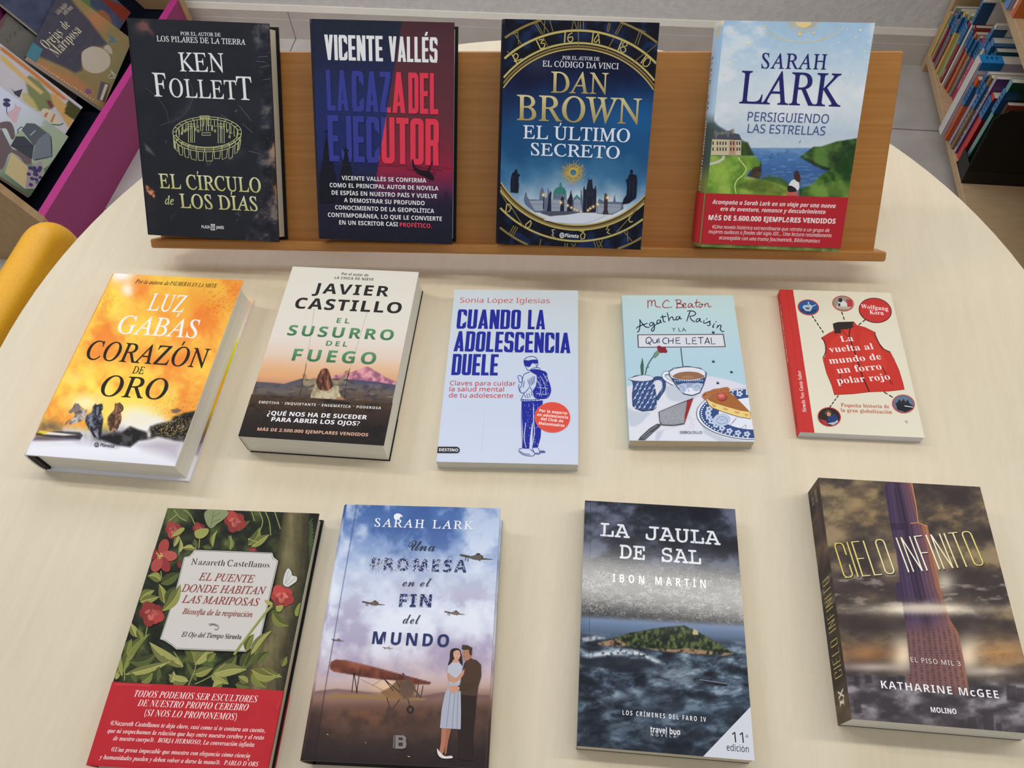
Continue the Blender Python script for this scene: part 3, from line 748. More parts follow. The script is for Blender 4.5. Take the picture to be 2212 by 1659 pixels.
for sx in (-.14, .13):
    for sy in (-.15, .13):
        m = MB(); 
        for i, (z0, z1) in enumerate(((0.0, .31),)):
            c0 = (sx * 1.12, sy * 1.1); c1 = (sx, sy); r = .011
            v = [(c0[0] + r * math.cos(q * math.pi / 6), c0[1] + r * math.sin(q * math.pi / 6), z0) for q in range(12)] + [(c1[0] + r * math.cos(q * math.pi / 6), c1[1] + r * math.sin(q * math.pi / 6), z1) for q in range(12)]
            m.add(v, [tuple(range(11, -1, -1)), tuple(range(12, 24))] + [(q, (q + 1) % 12, 12 + (q + 1) % 12, 12 + q) for q in range(12)], smooth=True)
        m.build('leg', STEEL, ch)
for sy in (-.11, .09):
    m = MB(); m.box((-.168, sy - .012, .29), (-.150, sy + .012, .36), bev=.003); m.build('back_post', YEL, ch)

# ------------------------------------------------------------------ bookcase at the right
OAK = noise_mat('pale_beech', (176, 148, 112), (194, 166, 130), scale=(1.2, 9, 9), nscale=14, rough=0.5, k=0.80, lo=.2, hi=.8)
bc = thing('bookcase', 'low pale beech bookcase filled with labelled library books', 'bookcase', mat4((0.93, 1.5, 0), (1, 0, 0), (0, 1, 0), (0, 0, 1)))
def loc_bc(m):
    for a in m.V: a -= np.array([.93, 1.5, 0])
    return m
FX, BKX, CY0, CY1 = .787, 1.10, .62, 1.905
for z0, z1, x0 in ((.035, .055, FX), (.326, .347, FX + .008)):
    m = MB(); m.box((x0, CY0 + .0201, z0), (BKX, CY1 - .0001, z1), bev=.001); loc_bc(m).build('shelf', OAK, bc)
m = MB(); m.box((FX + .04, CY0 + .021, 0), (FX + .055, CY1 - .001, .0345)); loc_bc(m).build('plinth', OAK, bc)
for ya, yb in ((CY1, CY1 + .02), (CY0, CY0 + .02)):
    m = MB(); m.box((FX + .004, ya, 0), (BKX, yb, .80), bev=.001); loc_bc(m).build('side_panel', OAK, bc)
m = MB(); m.box((BKX, CY0, 0), (BKX + .008, CY1 + .02, .80)); loc_bc(m).build('back_panel', OAK, bc)
m = MB(); m.box((FX, CY0 - .004, .8005), (BKX + .008, CY1 + .024, .82), bev=.001); loc_bc(m).build('top_board', OAK, bc)

# ================================================================== the four upright hardcovers on the stand
def stand_book(u, ph, w, lift=0.0):
    c, s_ = math.cos(R(ph)), math.sin(R(ph)); a = SX * c + SY * s_; b = -SX * s_ + SY * c
    return mat4(STAND_O + SX * u - a * w / 2 + SN * 0.0007, a, b, SN)
GRP_UP = 'hardcovers standing on the wooden stand'
WHT = (232, 233, 235)

# ---- dark jacket with a ring of standing stones
K = (250, 20, 3.0732)
bk = Book('hardcover_book', 'black jacketed hardcover with outline drawing of a stone circle, on the wooden stand', stand_book(-.3363, -2.2, .1621), .1621, .2416, .0312, K, True, GRP_UP, k=.74, pages=CREAM)
f = bk.front
def art(X, Y, U, V):
    n = fbm(X, Y, 160, 3); n2 = fbm(X, Y, 26, 9, 4); n3 = fbm(X + 40 * fbm(X, Y, 90, 4), Y, 60, 21, 5)
    c = mix((34, 37, 43), (46, 49, 56), n)
    # grey stone veils
    c = mix(c, (84, 82, 86), pmask(X, Y, [(350, 750), (470, 640), (505, 560), (520, 590), (500, 660), (440, 720), (355, 760)], 40) * .55 * n2)
    c = mix(c, (96, 96, 100), pmask(X, Y, [(190, 890), (225, 920), (262, 972), (240, 960), (200, 935)], 14) * .9)
    c = mix(c, (70, 72, 80), pmask(X, Y, [(640, 1040), (760, 960), (900, 860), (960, 930), (820, 990)], 60) * .35 * sstep(.4, .7, n3))
    # fractured right edge
    edge = X - np.interp(Y, [60, 120, 300, 600, 850, 1000, 1200, 1400, 1540], [865, 880, 935, 960, 935, 925, 985, 900, 800])
    m = sstep(-8, 40, edge)
    rock = ramp(sstep(.3, .75, n3), [(0, (24, 24, 29)), (.35, (46, 47, 62)), (.65, (66, 66, 82)), (.86, (112, 104, 108)), (1, (196, 180, 166))])
    warm = ramp(sstep(.32, .72, n3), [(0, (22, 19, 19)), (.5, (50, 38, 34)), (.75, (104, 68, 52)), (.92, (190, 122, 88)), (1, (230, 184, 150))])
    wm = np.clip(blob(X, Y, 1040, 930, 34, 80) * .8 + blob(X, Y, 1058, 1140, 45, 120) + .4 * blob(X, Y, 985, 1400, 110, 120), 0, 1)
    c = mix(c, mix(rock, warm, wm), m * (.34 + .34 * wm))
    sp = (vnoise(X / 3.2, Y / 3.2, 55) >   .96) & (edge > 0); c = np.where(sp[..., None], np.clip(c + 60, 0, 235), c)
    # glow at the top left
    g = np.clip(blob(X, Y, 175, 110, 45, 42) + pmask(X, Y, [(170, 90), (205, 100), (250, 160), (245, 178), (210, 140), (180, 130)], 22) * .8, 0, 1) * sstep(.25, .6, n3)
    c = mix(c, (140, 92, 86), g * .75)
    c = mix(c, mix((54, 32, 26), (222, 150, 112), sstep(.35, .6, n2)), pmask(X, Y, [(196, 1165), (225, 1180), (262, 1215), (258, 1252), (236, 1240), (205, 1205)], 10))
    c = mix(c, (70, 52, 46), .6 * pmask(X, Y, [(205, 1230), (270, 1290), (250, 1350), (215, 1330)], 40) * n2)
    for (x, y, r) in ((380, 1385, 22), (800, 1380, 30), (800, 665, 18), (625, 1010, 26), (760, 1000, 20), (330, 890, 20)):
        c = mix(c, (120, 122, 132), blob(X, Y, x, y, r * .5, r, .5) * sstep(.5, .62, n2) * .8)
    return c
f.paint(art, 190)
f.lines([[(465, 418), (470, 450), (500, 500), (512, 550), (506, 610), (470, 680), (410, 730), (350, 752)], [(195, 520), (270, 580), (330, 660), (352, 748)], [(352, 748), (300, 770)]], 2.2, (92, 92, 96), True)
f.lines([[(945, 318), (1010, 312)], [(930, 345), (990, 350)], [(960, 385), (1020, 372)], [(975, 470), (1025, 462)], [(820, 640), (900, 740)], [(840, 760), (910, 820)], [(700, 700), (760, 740)], [(880, 940), (960, 960)]], 2, (120, 122, 138))
f.txt('rom:0.002', 'POR EL AUTOR DE', 430, 172, 698, 181, 23, WHT)
f.txt('rom:0.002', 'LOS PILARES DE LA TIERRA', 273, 212, 862, 236, 36, WHT)
f.txt('rom:-0.001', 'KEN', 424, 411, 722, 418, 124, WHT)
f.txt('rom:-0.001', 'FOLLETT', 254, 577, 908, 603, 155, WHT, sizes=[1, .78, .78, .78, .78, .8, .98])
# ring of stones
SG = (204, 207, 150); cx, cy, rx, ry = 607, 818, 228, 104
E_ = lambda a, k=1.0, dy=0: (cx + rx * k * math.cos(R(a)), cy + ry * k * math.sin(R(a)) + dy)
L_ = [[E_(a) for a in range(0, 361, 6)], [E_(a, .985, 26) for a in range(-8, 189, 6)], [E_(a, .90, 4) for a in range(0, 361, 6)], [E_(a, .9, 22) for a in range(12, 169, 6)]]
for a in range(4, 360, 15):
    L_.append([E_(a), E_(a, .90, 4)])
    if a < 185: L_.append([E_(a), E_(a, .985, 26)])
rs = random.Random(4)
for a in range(2, 180, 14):
    w_ = 5.2; d = 62 + rs.uniform(-10, 14)
    a0, a1 = a - w_ + rs.uniform(-1, 1), a + w_ + rs.uniform(-1, 1)
    p = [E_(a0, .985, 26), E_(a0 + rs.uniform(-.8, .8), .975, 26 + d * .5), E_(a0 + .8, .965, 26 + d), E_(a1 - .8, .965, 26 + d + rs.uniform(-6, 6)), E_(a1, .98, 26 + d * .45), E_(a1, .985, 26)]
    L_.append(p)
for a in range(196, 350, 13):
    x, y = E_(a, .89, 6); h_ = 40 + 12 * abs(math.cos(R(a))); w_ = 11
    L_.append([(x - w_, y), (x - w_ + 1, y + h_), (x + w_ - 2, y + h_), (x + w_, y)])
for x, y, w_, h_ in ((590, 722, 27, 86), (503, 776, 20, 108), (700, 776, 20, 112)):
    L_ += [[(x - w_, y), (x - w_, y + h_), (x - w_ + 15, y + h_), (x - w_ + 15, y + 4)], [(x + w_, y), (x + w_, y + h_), (x + w_ - 15, y + h_), (x + w_ - 15, y + 4)], [(x - w_ - 5, y - 14), (x + w_ + 5, y - 14), (x + w_ + 5, y), (x - w_ - 5, y), (x - w_ - 5, y - 14)]]
for x, y in ((440, 815), (458, 800), (476, 790), (740, 800), (760, 812), (756, 838), (530, 790), (548, 800), (640, 790), (660, 800), (544, 772), (640, 772)):
    L_.append([(x - 4, y), (x - 4, y + 16), (x + 4, y + 16), (x + 4, y), (x - 4, y)])
L_ += [[(572, 820), (630, 820), (630, 836), (572, 836), (572, 820)]]
f.lines(L_, 3.6, SG)
GC = [(190, 190, 128), (218, 220, 176)]
f.txt('rom:0.003', 'EL CÍRCULO', 292, 1186, 966, 1216, 94, GC)
f.txt('ital:0.006', 'de', 328, 1294, 388, 1298, 56, GC)
f.txt('rom:0.003', 'LOS DÍAS', 430, 1317, 944, 1339, 92, GC)
f.txt('sansb', 'PLAZA', 571, 1453, 626, 1455, 19, WHT); f.txt('sansb', 'JANÉS', 666, 1457, 719, 1459, 19, WHT)
f.poly([(631, 1425), (659, 1426), (659, 1468), (631, 1467)], (205, 206, 206))
f.lines([[(638, 1432), (638, 1460), (645, 1460)], [(645, 1432), (652, 1440), (652, 1461)], [(645, 1446), (645, 1462)]], 4, (40, 42, 48))
bk.finish((30, 31, 36), (26, 26, 29), (30, 31, 36), (GLOSS, FOIL))

# ---- blue and red jacket with tall condensed lettering
K = (650, 20, 3.073)
bk = Book('hardcover_book', 'half navy half crimson jacketed hardcover with tall block lettering, on the wooden stand', stand_book(-.1233, -1.5, .159), .159, .2408, .0324, K, True, GRP_UP, k=.74)
f = bk.front
DG = (672, 65, 505, 1090)
def art(X, Y, U, V):
    n = fbm(X, Y, 14, 5, 3)
    bl = ramp(Y / 1560, [(0, (37, 41, 54)), (.12, (36, 41, 60)), (.4, (37, 48, 98)), (.62, (35, 44, 98)), (.72, (36, 38, 68)), (.82, (30, 33, 52)), (1, (27, 30, 44))])
    rd = ramp(Y / 1560, [(0, (68, 44, 50)), (.15, (84, 48, 56)), (.45, (100, 50, 58)), (.6, (122, 44, 60)), (.68, (146, 38, 66)), (.76, (98, 40, 76)), (.84, (44, 34, 58)), (1, (29, 29, 43))])
    s_ = X - np.interp(Y, [65, 1090, 1600], [672, 505, 425])
    c = mix(bl, rd, np.clip(.5 + s_ / 3, 0, 1) * (1 - sstep(1150, 1330, Y)) + .5 * sstep(1150, 1330, Y))
    c = mix(c, (30, 32, 48), sstep(110, 60, X) * .5)
    lowbld = sstep(1180, 1230, Y) * sstep(1420, 1330, Y) * (X > 330) * sstep(.5, .6, fbm(X, Y * .3, 40, 8, 3)); c = mix(c, (34, 30, 46), lowbld * .5)
    return c + (n[..., None] - .5) * 7
f.paint(art, 130)
def two(st_, tx, x0, y0, x1, y1, cap):
    f.txt(st_, tx, x0, y0, x1, y1, cap, (58, 64, 146)); f.txt(st_, tx, x0, y0, x1, y1, cap, (222, 60, 82), clip=(672, 65, 492, 1170))
HV = 'block'
f.txt(HV, 'VICENTE', 161, 336, 545, 346, 168, WHT); f.txt(HV, 'VALLÉS', 585, 347, 907, 355, 168, WHT)
two(HV, 'LA', 176, 672, 318, 676, 270); two(HV, 'CAZA', 342, 678, 694, 690, 270); two(HV, 'DEL', 715, 692, 912, 698, 272)
two(HV, 'EJECUTOR', 186, 1008, 915, 1038, 306)
dk = (26, 27, 38)
star = [(168 + r * math.sin(R(36 * i)), 810 - r * math.cos(R(36 * i))) for i, r in enumerate([13, 5] * 5)]
f.polys([star, [(168, 825), (176, 880), (186, 935), (190, 1010), (214, 1016), (216, 1075), (228, 1080), (232, 1280), (118, 1290), (126, 1080), (138, 1075), (140, 1015), (150, 1008), (154, 935), (161, 880)],
         [(300, 905), (303, 922), (318, 935), (310, 955), (322, 1010), (334, 1060), (338, 1100), (370, 1110), (372, 1290), (250, 1290), (262, 1100), (272, 1060), (282, 1000), (292, 955), (284, 935), (297, 922)],
         [(395, 1120), (402, 1080), (409, 1120), (425, 1130), (425, 1290), (380, 1290), (380, 1130)]], dk)
f.lines([[(118, 1048), (330, 1032), (700, 1042), (1010, 1056)]], 2, (60, 34, 62))
f.polys([[(735, 998), (745, 995), (760, 1050), (800, 1068), (845, 1072), (880, 1105), (884, 1135), (868, 1134), (820, 1110), (775, 1090), (748, 1062)], [(872, 1008), (876, 1014), (850, 1080), (842, 1074)]], (30, 20, 30))
f.lines([[(700, 1060), (900, 1090)], [(760, 1045), (940, 1072)]], 3, (52, 26, 44))
for i, (tx, x0, y0, x1, y1) in enumerate((('VICENTE VALLÉS SE CONFIRMA', 272, 1133, 833, 1151), ('COMO EL PRINCIPAL AUTOR DE NOVELA', 193, 1180, 914, 1203), ('DE ESPÍAS EN NUESTRO PAÍS Y VUELVE', 206, 1230, 904, 1255),
        ('A DEMOSTRAR SU PROFUNDO', 288, 1280, 822, 1301), ('CONOCIMIENTO DE LA GEOPOLÍTICA', 229, 1328, 885, 1353), ('CONTEMPORÁNEA, LO QUE LE CONVIERTE', 181, 1377, 936, 1405), ('EN UN ESCRITOR CASI', 256, 1428, 645, 1441))):
    f.txt('sansb', tx, x0, y0, x1, y1, 28, WHT)
f.txt('sansb', 'PROFÉTICO.', 657, 1443, 870, 1452, 28, (224, 76, 96))
bk.finish((38, 40, 52), (24, 24, 32), (34, 36, 48), (SATIN, FOIL))

# ---- blue and gold clock-face cover
K = (1060, 20, 3.0718)
bk = Book('hardcover_book', 'glossy blue hardcover with gold clock dial round a city skyline, on the wooden stand', stand_book(.0951, -1.48, .1636), .1636, .2376, .0498, K, True, GRP_UP, k=.74)
f = bk.front; CX, CY, RX, RY = 578, 848, 592, 582
def art(X, Y, U, V):
    n = fbm(X, Y, 190, 13, 5); n2 = fbm(X, Y, 60, 31, 5)
    r = np.hypot((X - CX) / RX, (Y - CY) / RY)
    sky = ramp(np.clip((Y - 270 + 260 * (n - .5)) / 1150, 0, 1), [(0, (15, 18, 38)), (.16, (19, 26, 56)), (.3, (25, 50, 92)), (.45, (29, 72, 118)), (.6, (33, 82, 126)), (.72, (64, 114, 154)), (.82, (128, 160, 186)), (.9, (196, 210, 222)), (1, (214, 220, 224))])
    sky = mix(sky, (58, 62, 88), blob(X, Y, 320, 350, 120, 90) * .55)
    sky = mix(sky, (16, 24, 56), blob(X, Y, 930, 500, 160, 100) * .7 * n2)
    sky = mix(sky, (30, 110, 176), blob(X, Y, 960, 700, 240, 160) * .5)
    outer = mix((18, 20, 30), (26, 44, 84), sstep(.42, .72, n2) * sstep(.95, 1.2, r) * .9)
    c = mix(sky, outer, sstep(1.0, 1.012, r))
    c = mix(c, (10, 12, 22), sstep(175, 95, X) * .35 * sstep(1.0, 1.05, r))
    return c
f.paint(art, 190)
GD, GD2, GB = (196, 178, 108), (142, 124, 72), (84, 64, 42)
def arc(k, wd, col, up=True, dn=True, mat=1):
    for a0, a1, on in ((180, 360, up), (0, 180, dn)):
        if on:
            z = f.up(); pts = []
            for a in np.linspace(a0, a1, 240):
                p = (CX + RX * k * math.cos(R(a)), CY + RY * k * math.sin(R(a)))
                q = f.loc([p])[0]
                if -.0 < q[0] < f.w and 0 < q[1] < f.h: pts.append(p)
                else:
                    if len(pts) > 2: f.line(pts, wd, col, mat=mat, z=z)
                    pts = []
            if len(pts) > 2: f.line(pts, wd, col, mat=mat, z=z)
arc(1.022, 24, GB, mat=0); arc(1.005, 8, GD); arc(1.038, 9, GD2); arc(1.072, 13, GD, True, False); arc(1.215, 15, GD, True, False); arc(1.395, 15, GD2, True, False); arc(1.058, 12, GD, False, True); arc(1.186, 13, GD, False, True); arc(1.35, 14, GD2, False, True)
f.crop = (1080, 30, 3.629)
f.lines([[(95, 318), (138, 398)], [(285, 205), (322, 282)], [(512, 140), (506, 226)], [(732, 146), (720, 236)], [(955, 212), (925, 288)], [(1155, 316), (1104, 388)]], 10, GD, mat=1)
f.lines([[(105, 335), (118, 312), (140, 320), (138, 345), (112, 372), (150, 362), (174, 350)], [(305, 205), (340, 202), (322, 228), (350, 235), (345, 262), (322, 272)], [(568, 148), (540, 165), (532, 200), (550, 220), (570, 205), (565, 180), (538, 188)], [(775, 150), (740, 205), (752, 222), (778, 190)], [(772, 150), (780, 235)],
         [(965, 228), (985, 222), (998, 240), (975, 258), (950, 262), (945, 285), (962, 302), (985, 290), (980, 268), (962, 245), (965, 228)], [(1178, 352), (1155, 345), (1128, 375), (1122, 402), (1150, 412), (1175, 385), (1178, 352)]], 8, GD, True, mat=1)
f.lines([[(270, 68), (326, 162)], [(284, 62), (338, 158)], [(318, 54), (384, 146)], [(352, 50), (346, 152)], [(390, 48), (416, 140)], [(575, 55), (562, 128)], [(584, 54), (604, 126)], [(612, 54), (612, 116)], [(630, 54), (630, 116)], [(654, 55), (656, 116)], [(852, 68), (838, 140)], [(866, 70), (850, 142)], [(948, 72), (900, 160)], [(966, 74), (914, 164)], [(1096, 130), (1058, 240)], [(1116, 134), (1078, 246)], [(1066, 110), (1142, 142)], [(1246, 232), (1152, 304)], [(112, 150), (172, 242)], [(138, 148), (148, 240)], [(92, 162), (146, 140)],
         [(340, 186), (390, 286)], [(615, 138), (615, 254)], [(892, 190), (836, 290)], [(1136, 308), (1036, 390)], [(56, 292), (88, 322)]], 5.5, GD2, mat=1)
f.crop = (1080, 340, 3.969)
f.lines([[(118, 585), (76, 665)], [(136, 590), (92, 672)], [(152, 598), (110, 676)], [(100, 430), (205, 600)], [(352, 700), (340, 760)], [(558, 735), (556, 764)], [(578, 736), (578, 766)], [(612, 738), (628, 764)], [(650, 736), (634, 764)], [(806, 722), (822, 780)], [(830, 718), (844, 776)], [(848, 714), (880, 785)], [(880, 706), (852, 770)], [(1056, 630), (1130, 716)], [(1088, 612), (1098, 722)], [(1180, 440), (1000, 640)], [(1160, 446), (1110, 530)], [(0, 300), (90, 440)]], 7, GD2, mat=1)
f.lines([[(60, 398), (48, 472), (80, 462), (100, 430), (82, 405), (60, 398)], [(262, 540), (222, 575), (220, 604), (255, 596), (268, 565), (262, 540)], [(470, 618), (446, 622), (458, 652), (446, 668), (472, 688), (432, 694)], [(680, 630), (722, 632), (690, 668), (696, 700), (722, 696), (730, 662), (700, 632)], [(908, 590), (918, 580), (926, 594), (910, 618), (938, 616), (918, 644), (944, 656)], [(1080, 505), (1112, 502), (1104, 532), (1116, 556), (1138, 548)]], 10, GD, mat=1)
arc(1.25, 8, GD2, False, False)
f.crop = K
f.txt('rom:0.002', 'POR EL AUTOR DE', 475, 333, 722, 342, 24, (226, 226, 230))
f.txt('rom:0.002', 'EL CÓDIGO DA VINCI', 343, 379, 848, 398, 38, (232, 232, 236))
GF = [(168, 148, 92), (216, 203, 150)]
f.txt('rom', 'DAN', 396, 552, 774, 563, 138, GF, mat=1)
f.txt('rom', 'BROWN', 169, 734, 990, 762, 166, GF, mat=1)
f.txt('rom:0.002', 'EL ÚLTIMO', 213, 856, 921, 882, 86, (222, 230, 242)); f.txt('rom:0.002', 'SECRETO', 265, 967, 853, 991, 80, (222, 230, 242))
rs = random.Random(2); L_ = []
for i in range(72):
    a = i / 72 * 2 * math.pi; r1 = rs.uniform(58, 92); b_ = rs.uniform(-.12, .12)
    L_.append([(548 + r * math.cos(a + b_ * math.sin(r / 9)), 1084 + r * math.sin(a + b_ * math.sin(r / 9)) * .98) for r in np.linspace(22, r1, 7)])
f.lines(L_, 2.6, (214, 184, 84), mat=1, taper=[1.6, 1, .6]); f.ring(548, 1084, 26, 25, 12, (206, 176, 78), mat=1)
# skyline
f.crop = (1080, 340, 3.969)
f.polys([[(205, 360), (212, 330), (218, 300), (226, 300), (232, 335), (250, 360), (338, 362), (342, 300), (348, 285), (350, 272), (361, 255), (372, 272), (374, 285), (380, 300), (380, 345), (405, 345), (412, 265), (418, 265), (424, 350), (440, 360), (440, 470), (300, 470), (215, 400)], [(830, 395), (850, 352), (884, 372), (900, 380), (970, 382), (984, 312), (992, 380), (1050, 384), (1060, 440), (960, 490), (830, 480)], [(612, 400), (632, 352), (690, 350), (694, 280), (700, 280), (708, 350), (712, 470), (612, 470)]], (96, 110, 132))
f.polys([[(436, 364), (462, 345), (494, 364), (576, 364), (576, 465), (436, 465)], [(634, 368), (660, 350), (690, 368), (706, 470), (634, 470)], [(836, 405), (880, 398), (1040, 402), (1030, 450), (960, 482), (836, 476)], [(250, 372), (370, 370), (370, 458), (300, 458)]], (150, 160, 176))
f.lines([[(x, 392), (x, 408)] for x in range(448, 572, 18)] + [[(x, 424), (x, 440)] for x in range(448, 572, 18)] + [[(x, 418), (x, 430)] for x in range(846, 1030, 16)] + [[(x, 396), (x, 410)] for x in range(268, 366, 16)] + [[(x, 390), (x, 404)] for x in range(644, 700, 16)], 5, (104, 114, 134))
f.poly([(456, 362), (456, 314), (570, 314), (570, 362)], (112, 124, 142)); f.lines([[(x, 322), (x, 352)] for x in range(468, 566, 14)], 4, (70, 82, 100))
f.poly([(458, 316), (462, 288), (484, 262), (508, 250), (510, 226), (518, 214), (528, 226), (530, 250), (554, 266), (567, 292), (568, 316)], (62, 128, 122)); f.lines([[(490, 262), (478, 314)], [(516, 252), (514, 314)], [(542, 262), (550, 314)]], 3, (40, 92, 90)); f.poly([(630, 352), (660, 318), (688, 352)], (72, 138, 134))
f.polys([[(710, 472), (714, 286), (716, 262), (722, 242), (730, 276), (740, 276), (756, 196), (760, 166), (763, 192), (782, 192), (785, 172), (789, 194), (798, 270), (808, 270), (820, 236), (826, 286), (824, 472)], [(574, 462), (578, 366), (594, 340), (602, 310), (608, 272), (614, 310), (624, 345), (622, 400), (618, 462)], [(402, 462), (412, 395), (416, 330), (428, 300), (434, 284), (442, 305), (438, 350), (440, 462)], [(515, 462), (522, 350), (536, 332), (548, 350), (550, 462)], [(368, 440), (372, 330), (378, 330), (378, 440)]], (36, 40, 56))
f.polys([[(878, 488), (890, 452), (894, 350), (898, 312), (910, 306), (924, 340), (922, 452), (934, 488)]], (66, 52, 56)); f.poly([(330, 462), (560, 460), (706, 468), (560, 492), (430, 502), (360, 480)], (78, 84, 98)); f.lines([[(770, 300), (770, 330)], [(790, 300), (790, 330)], [(752, 300), (752, 330)], [(740, 350), (742, 440)], [(800, 350), (800, 440)]], 4, (72, 72, 88))
f.polys([[(90, 298), (92, 190), (104, 138), (124, 122), (150, 128), (160, 146), (170, 142), (173, 154), (161, 166), (158, 205), (163, 236), (156, 306)], [(1046, 404), (1060, 356), (1084, 322), (1090, 260), (1088, 220), (1078, 190), (1094, 186), (1106, 152), (1116, 140), (1140, 142), (1160, 152), (1170, 148), (1176, 200), (1170, 320), (1166, 348), (1108, 392)]], (24, 30, 46)); z = f.up(); f.ell(138, 117, 12, 15, (24, 30, 46), z=z, n=16); f.ell(1127, 122, 13, 18, (24, 30, 46), z=z, n=16); f.lines([[(1118, 200), (1110, 330)], [(1146, 190), (1140, 330)], [(116, 160), (112, 280)]], 4, (48, 56, 74))
f.poly([(372, 536), (470, 500), (700, 486), (780, 492), (920, 492), (800, 545), (720, 566), (590, 566), (470, 556)], (206, 214, 224))
f.crop = K
rs = random.Random(5)
pts = [(350, 1232, 9), (465, 1282, 9), (510, 1302, 7), (535, 1316, 6), (556, 1326, 5), (574, 1334, 5), (645, 1334, 6), (660, 1322, 6), (680, 1310, 7), (710, 1294, 9), (776, 1250, 10), (598, 1342, 4)]
f.lines([[(x + r * 1.9 * math.cos(R(a)), y + r * 1.9 * math.sin(R(a))), (x - r * 1.9 * math.cos(R(a)), y - r * 1.9 * math.sin(R(a)))] for x, y, r in pts for a in (0, 45, 90, 135)], 2.4, (240, 200, 140))
z = f.up()
for x, y, r in pts: f.ell(x, y, r * .75, r * .75, (252, 236, 206), z=z, n=12)
f.ring(473, 1500, 15, 17, 3, WHT); f.lines([[(460, y), (486, y)] for y in (1488, 1494, 1500, 1506, 1512)], 2.6, WHT); f.txt('sansb', 'Planeta', 494, 1512, 582, 1518, 25, WHT)
bk.finish((22, 26, 38), (20, 22, 30), (24, 30, 46), (GLOSS, FOIL))

# ---- pale sky cover with a coast, red paper band
K = (1470, 20, 2.962)
bk = Book('hardcover_book', 'sky blue jacketed hardcover with green coast scene and red paper band, on the wooden stand', stand_book(.3239, -1.05, .1548), .1548, .2372, .0417, K, True, GRP_UP, k=.74)
f = bk.front
def sky4(Y, n): return ramp(np.clip((Y + 120 * (n - .5)) / 900, 0, 1), [(0, (160, 192, 220)), (.25, (176, 204, 226)), (.5, (206, 220, 230)), (.7, (214, 224, 230)), (.88, (190, 206, 220)), (1, (202, 212, 220))])
def art(X, Y, U, V):
    n = fbm(X, Y * 1.6, 220, 3, 5); n2 = fbm(X, Y, 34, 8, 5); n3 = fbm(X, Y, 90, 14, 5)
    c = sky4(Y, n); c = mix(c, (228, 234, 238), sstep(.5, .72, n) * .7); c = mix(c, (140, 180, 214), sstep(330, 200, X) * sstep(420, 100, Y) * .5)
    sea = ramp(np.clip((Y - 885) / 250, 0, 1), [(0, (112, 150, 190)), (.2, (78, 122, 176)), (.6, (62, 100, 156)), (1, (74, 108, 150))]); sea = mix(sea, (150, 176, 204), sstep(.55, .75, fbm(X, Y * 6, 50, 4, 3)) * .4)
    c = mix(c, sea, sstep(884, 890, Y))
    grn = lambda a, b_, m: mix(a, b_, m)
    # far left dark wooded slope
    c = mix(c, mix((58, 76, 84), (90, 108, 112), n2), pmask(X, Y, [(140, 640), (190, 690), (240, 745), (300, 780), (380, 830), (420, 850), (470, 930), (140, 950)], 12))
    c = mix(c, mix((40, 58, 36), (74, 92, 48), n2), pmask(X, Y, [(380, 850), (430, 850), (470, 935), (380, 940)], 8, False))
    # right headland
    c = mix(c, mix((34, 54, 34), (92, 128, 62), sstep(.3, .7, n3)), pmask(X, Y, [(765, 945), (850, 880), (900, 878), (1000, 845), (1130, 825), (1130, 1010), (1060, 1000), (960, 1030), (880, 1010), (800, 965)], 7))
    c = mix(c, mix((26, 34, 34), (60, 70, 58), n2), pmask(X, Y, [(765, 945), (830, 960), (900, 1000), (960, 1020), (990, 1040), (920, 1030), (850, 1000)], 10) * .8)
    c = mix(c, mix((38, 66, 32), (104, 146, 62), sstep(.3, .68, n3)), pmask(X, Y, [(830, 1130), (900, 1060), (980, 1010), (1060, 920), (1130, 870), (1130, 1210), (760, 1200), (760, 1150)], 8))
    c = mix(c, (120, 150, 66), pmask(X, Y, [(820, 1140), (900, 1120), (1080, 1110), (1080, 1215), (820, 1200)], 50) * .6)
    # left meadow and cliff
    c = mix(c, mix((96, 136, 52), (150, 182, 78), sstep(.3, .7, n3)), pmask(X, Y, [(100, 930), (260, 938), (390, 935), (480, 940), (516, 985), (508, 1010), (440, 1030), (420, 1070), (520, 1090), (620, 1090), (700, 1140), (760, 1200), (60, 1200)], 7))
    c = mix(c, mix((44, 40, 34), (92, 80, 64), n2), pmask(X, Y, [(516, 960), (518, 1060), (500, 1088), (430, 1066), (470, 1010), (505, 1005)], 6))
    c = mix(c, mix((52, 66, 30), (120, 134, 58), n2), pmask(X, Y, [(360, 1135), (430, 1090), (520, 1085), (640, 1130), (700, 1165), (640, 1190), (480, 1170)], 22) * .75)
    c = mix(c, mix((44, 70, 34), (84, 116, 52), n2), pmask(X, Y, [(515, 1085), (560, 1065), (640, 1075), (700, 1120), (700, 1150), (600, 1110)], 14) * .85)
    c = mix(c, (204, 204, 196), pmask(X, Y, [(285, 938), (280, 960), (240, 985), (170, 1000), (165, 990), (230, 972), (262, 955), (268, 938)], 5))
    bot = mix((74, 92, 40), (150, 160, 96), n2); c = mix(c, bot, sstep(1480, 1490, Y))
    return np.clip(c + (n2[..., None] - .5) * 10, 0, 255)
f.paint(art, 190)
f.lines([[(368, 948), (400, 990), (420, 1020), (400, 1060), (365, 1090), (348, 1130), (356, 1180)]], 7, (196, 210, 130), True)
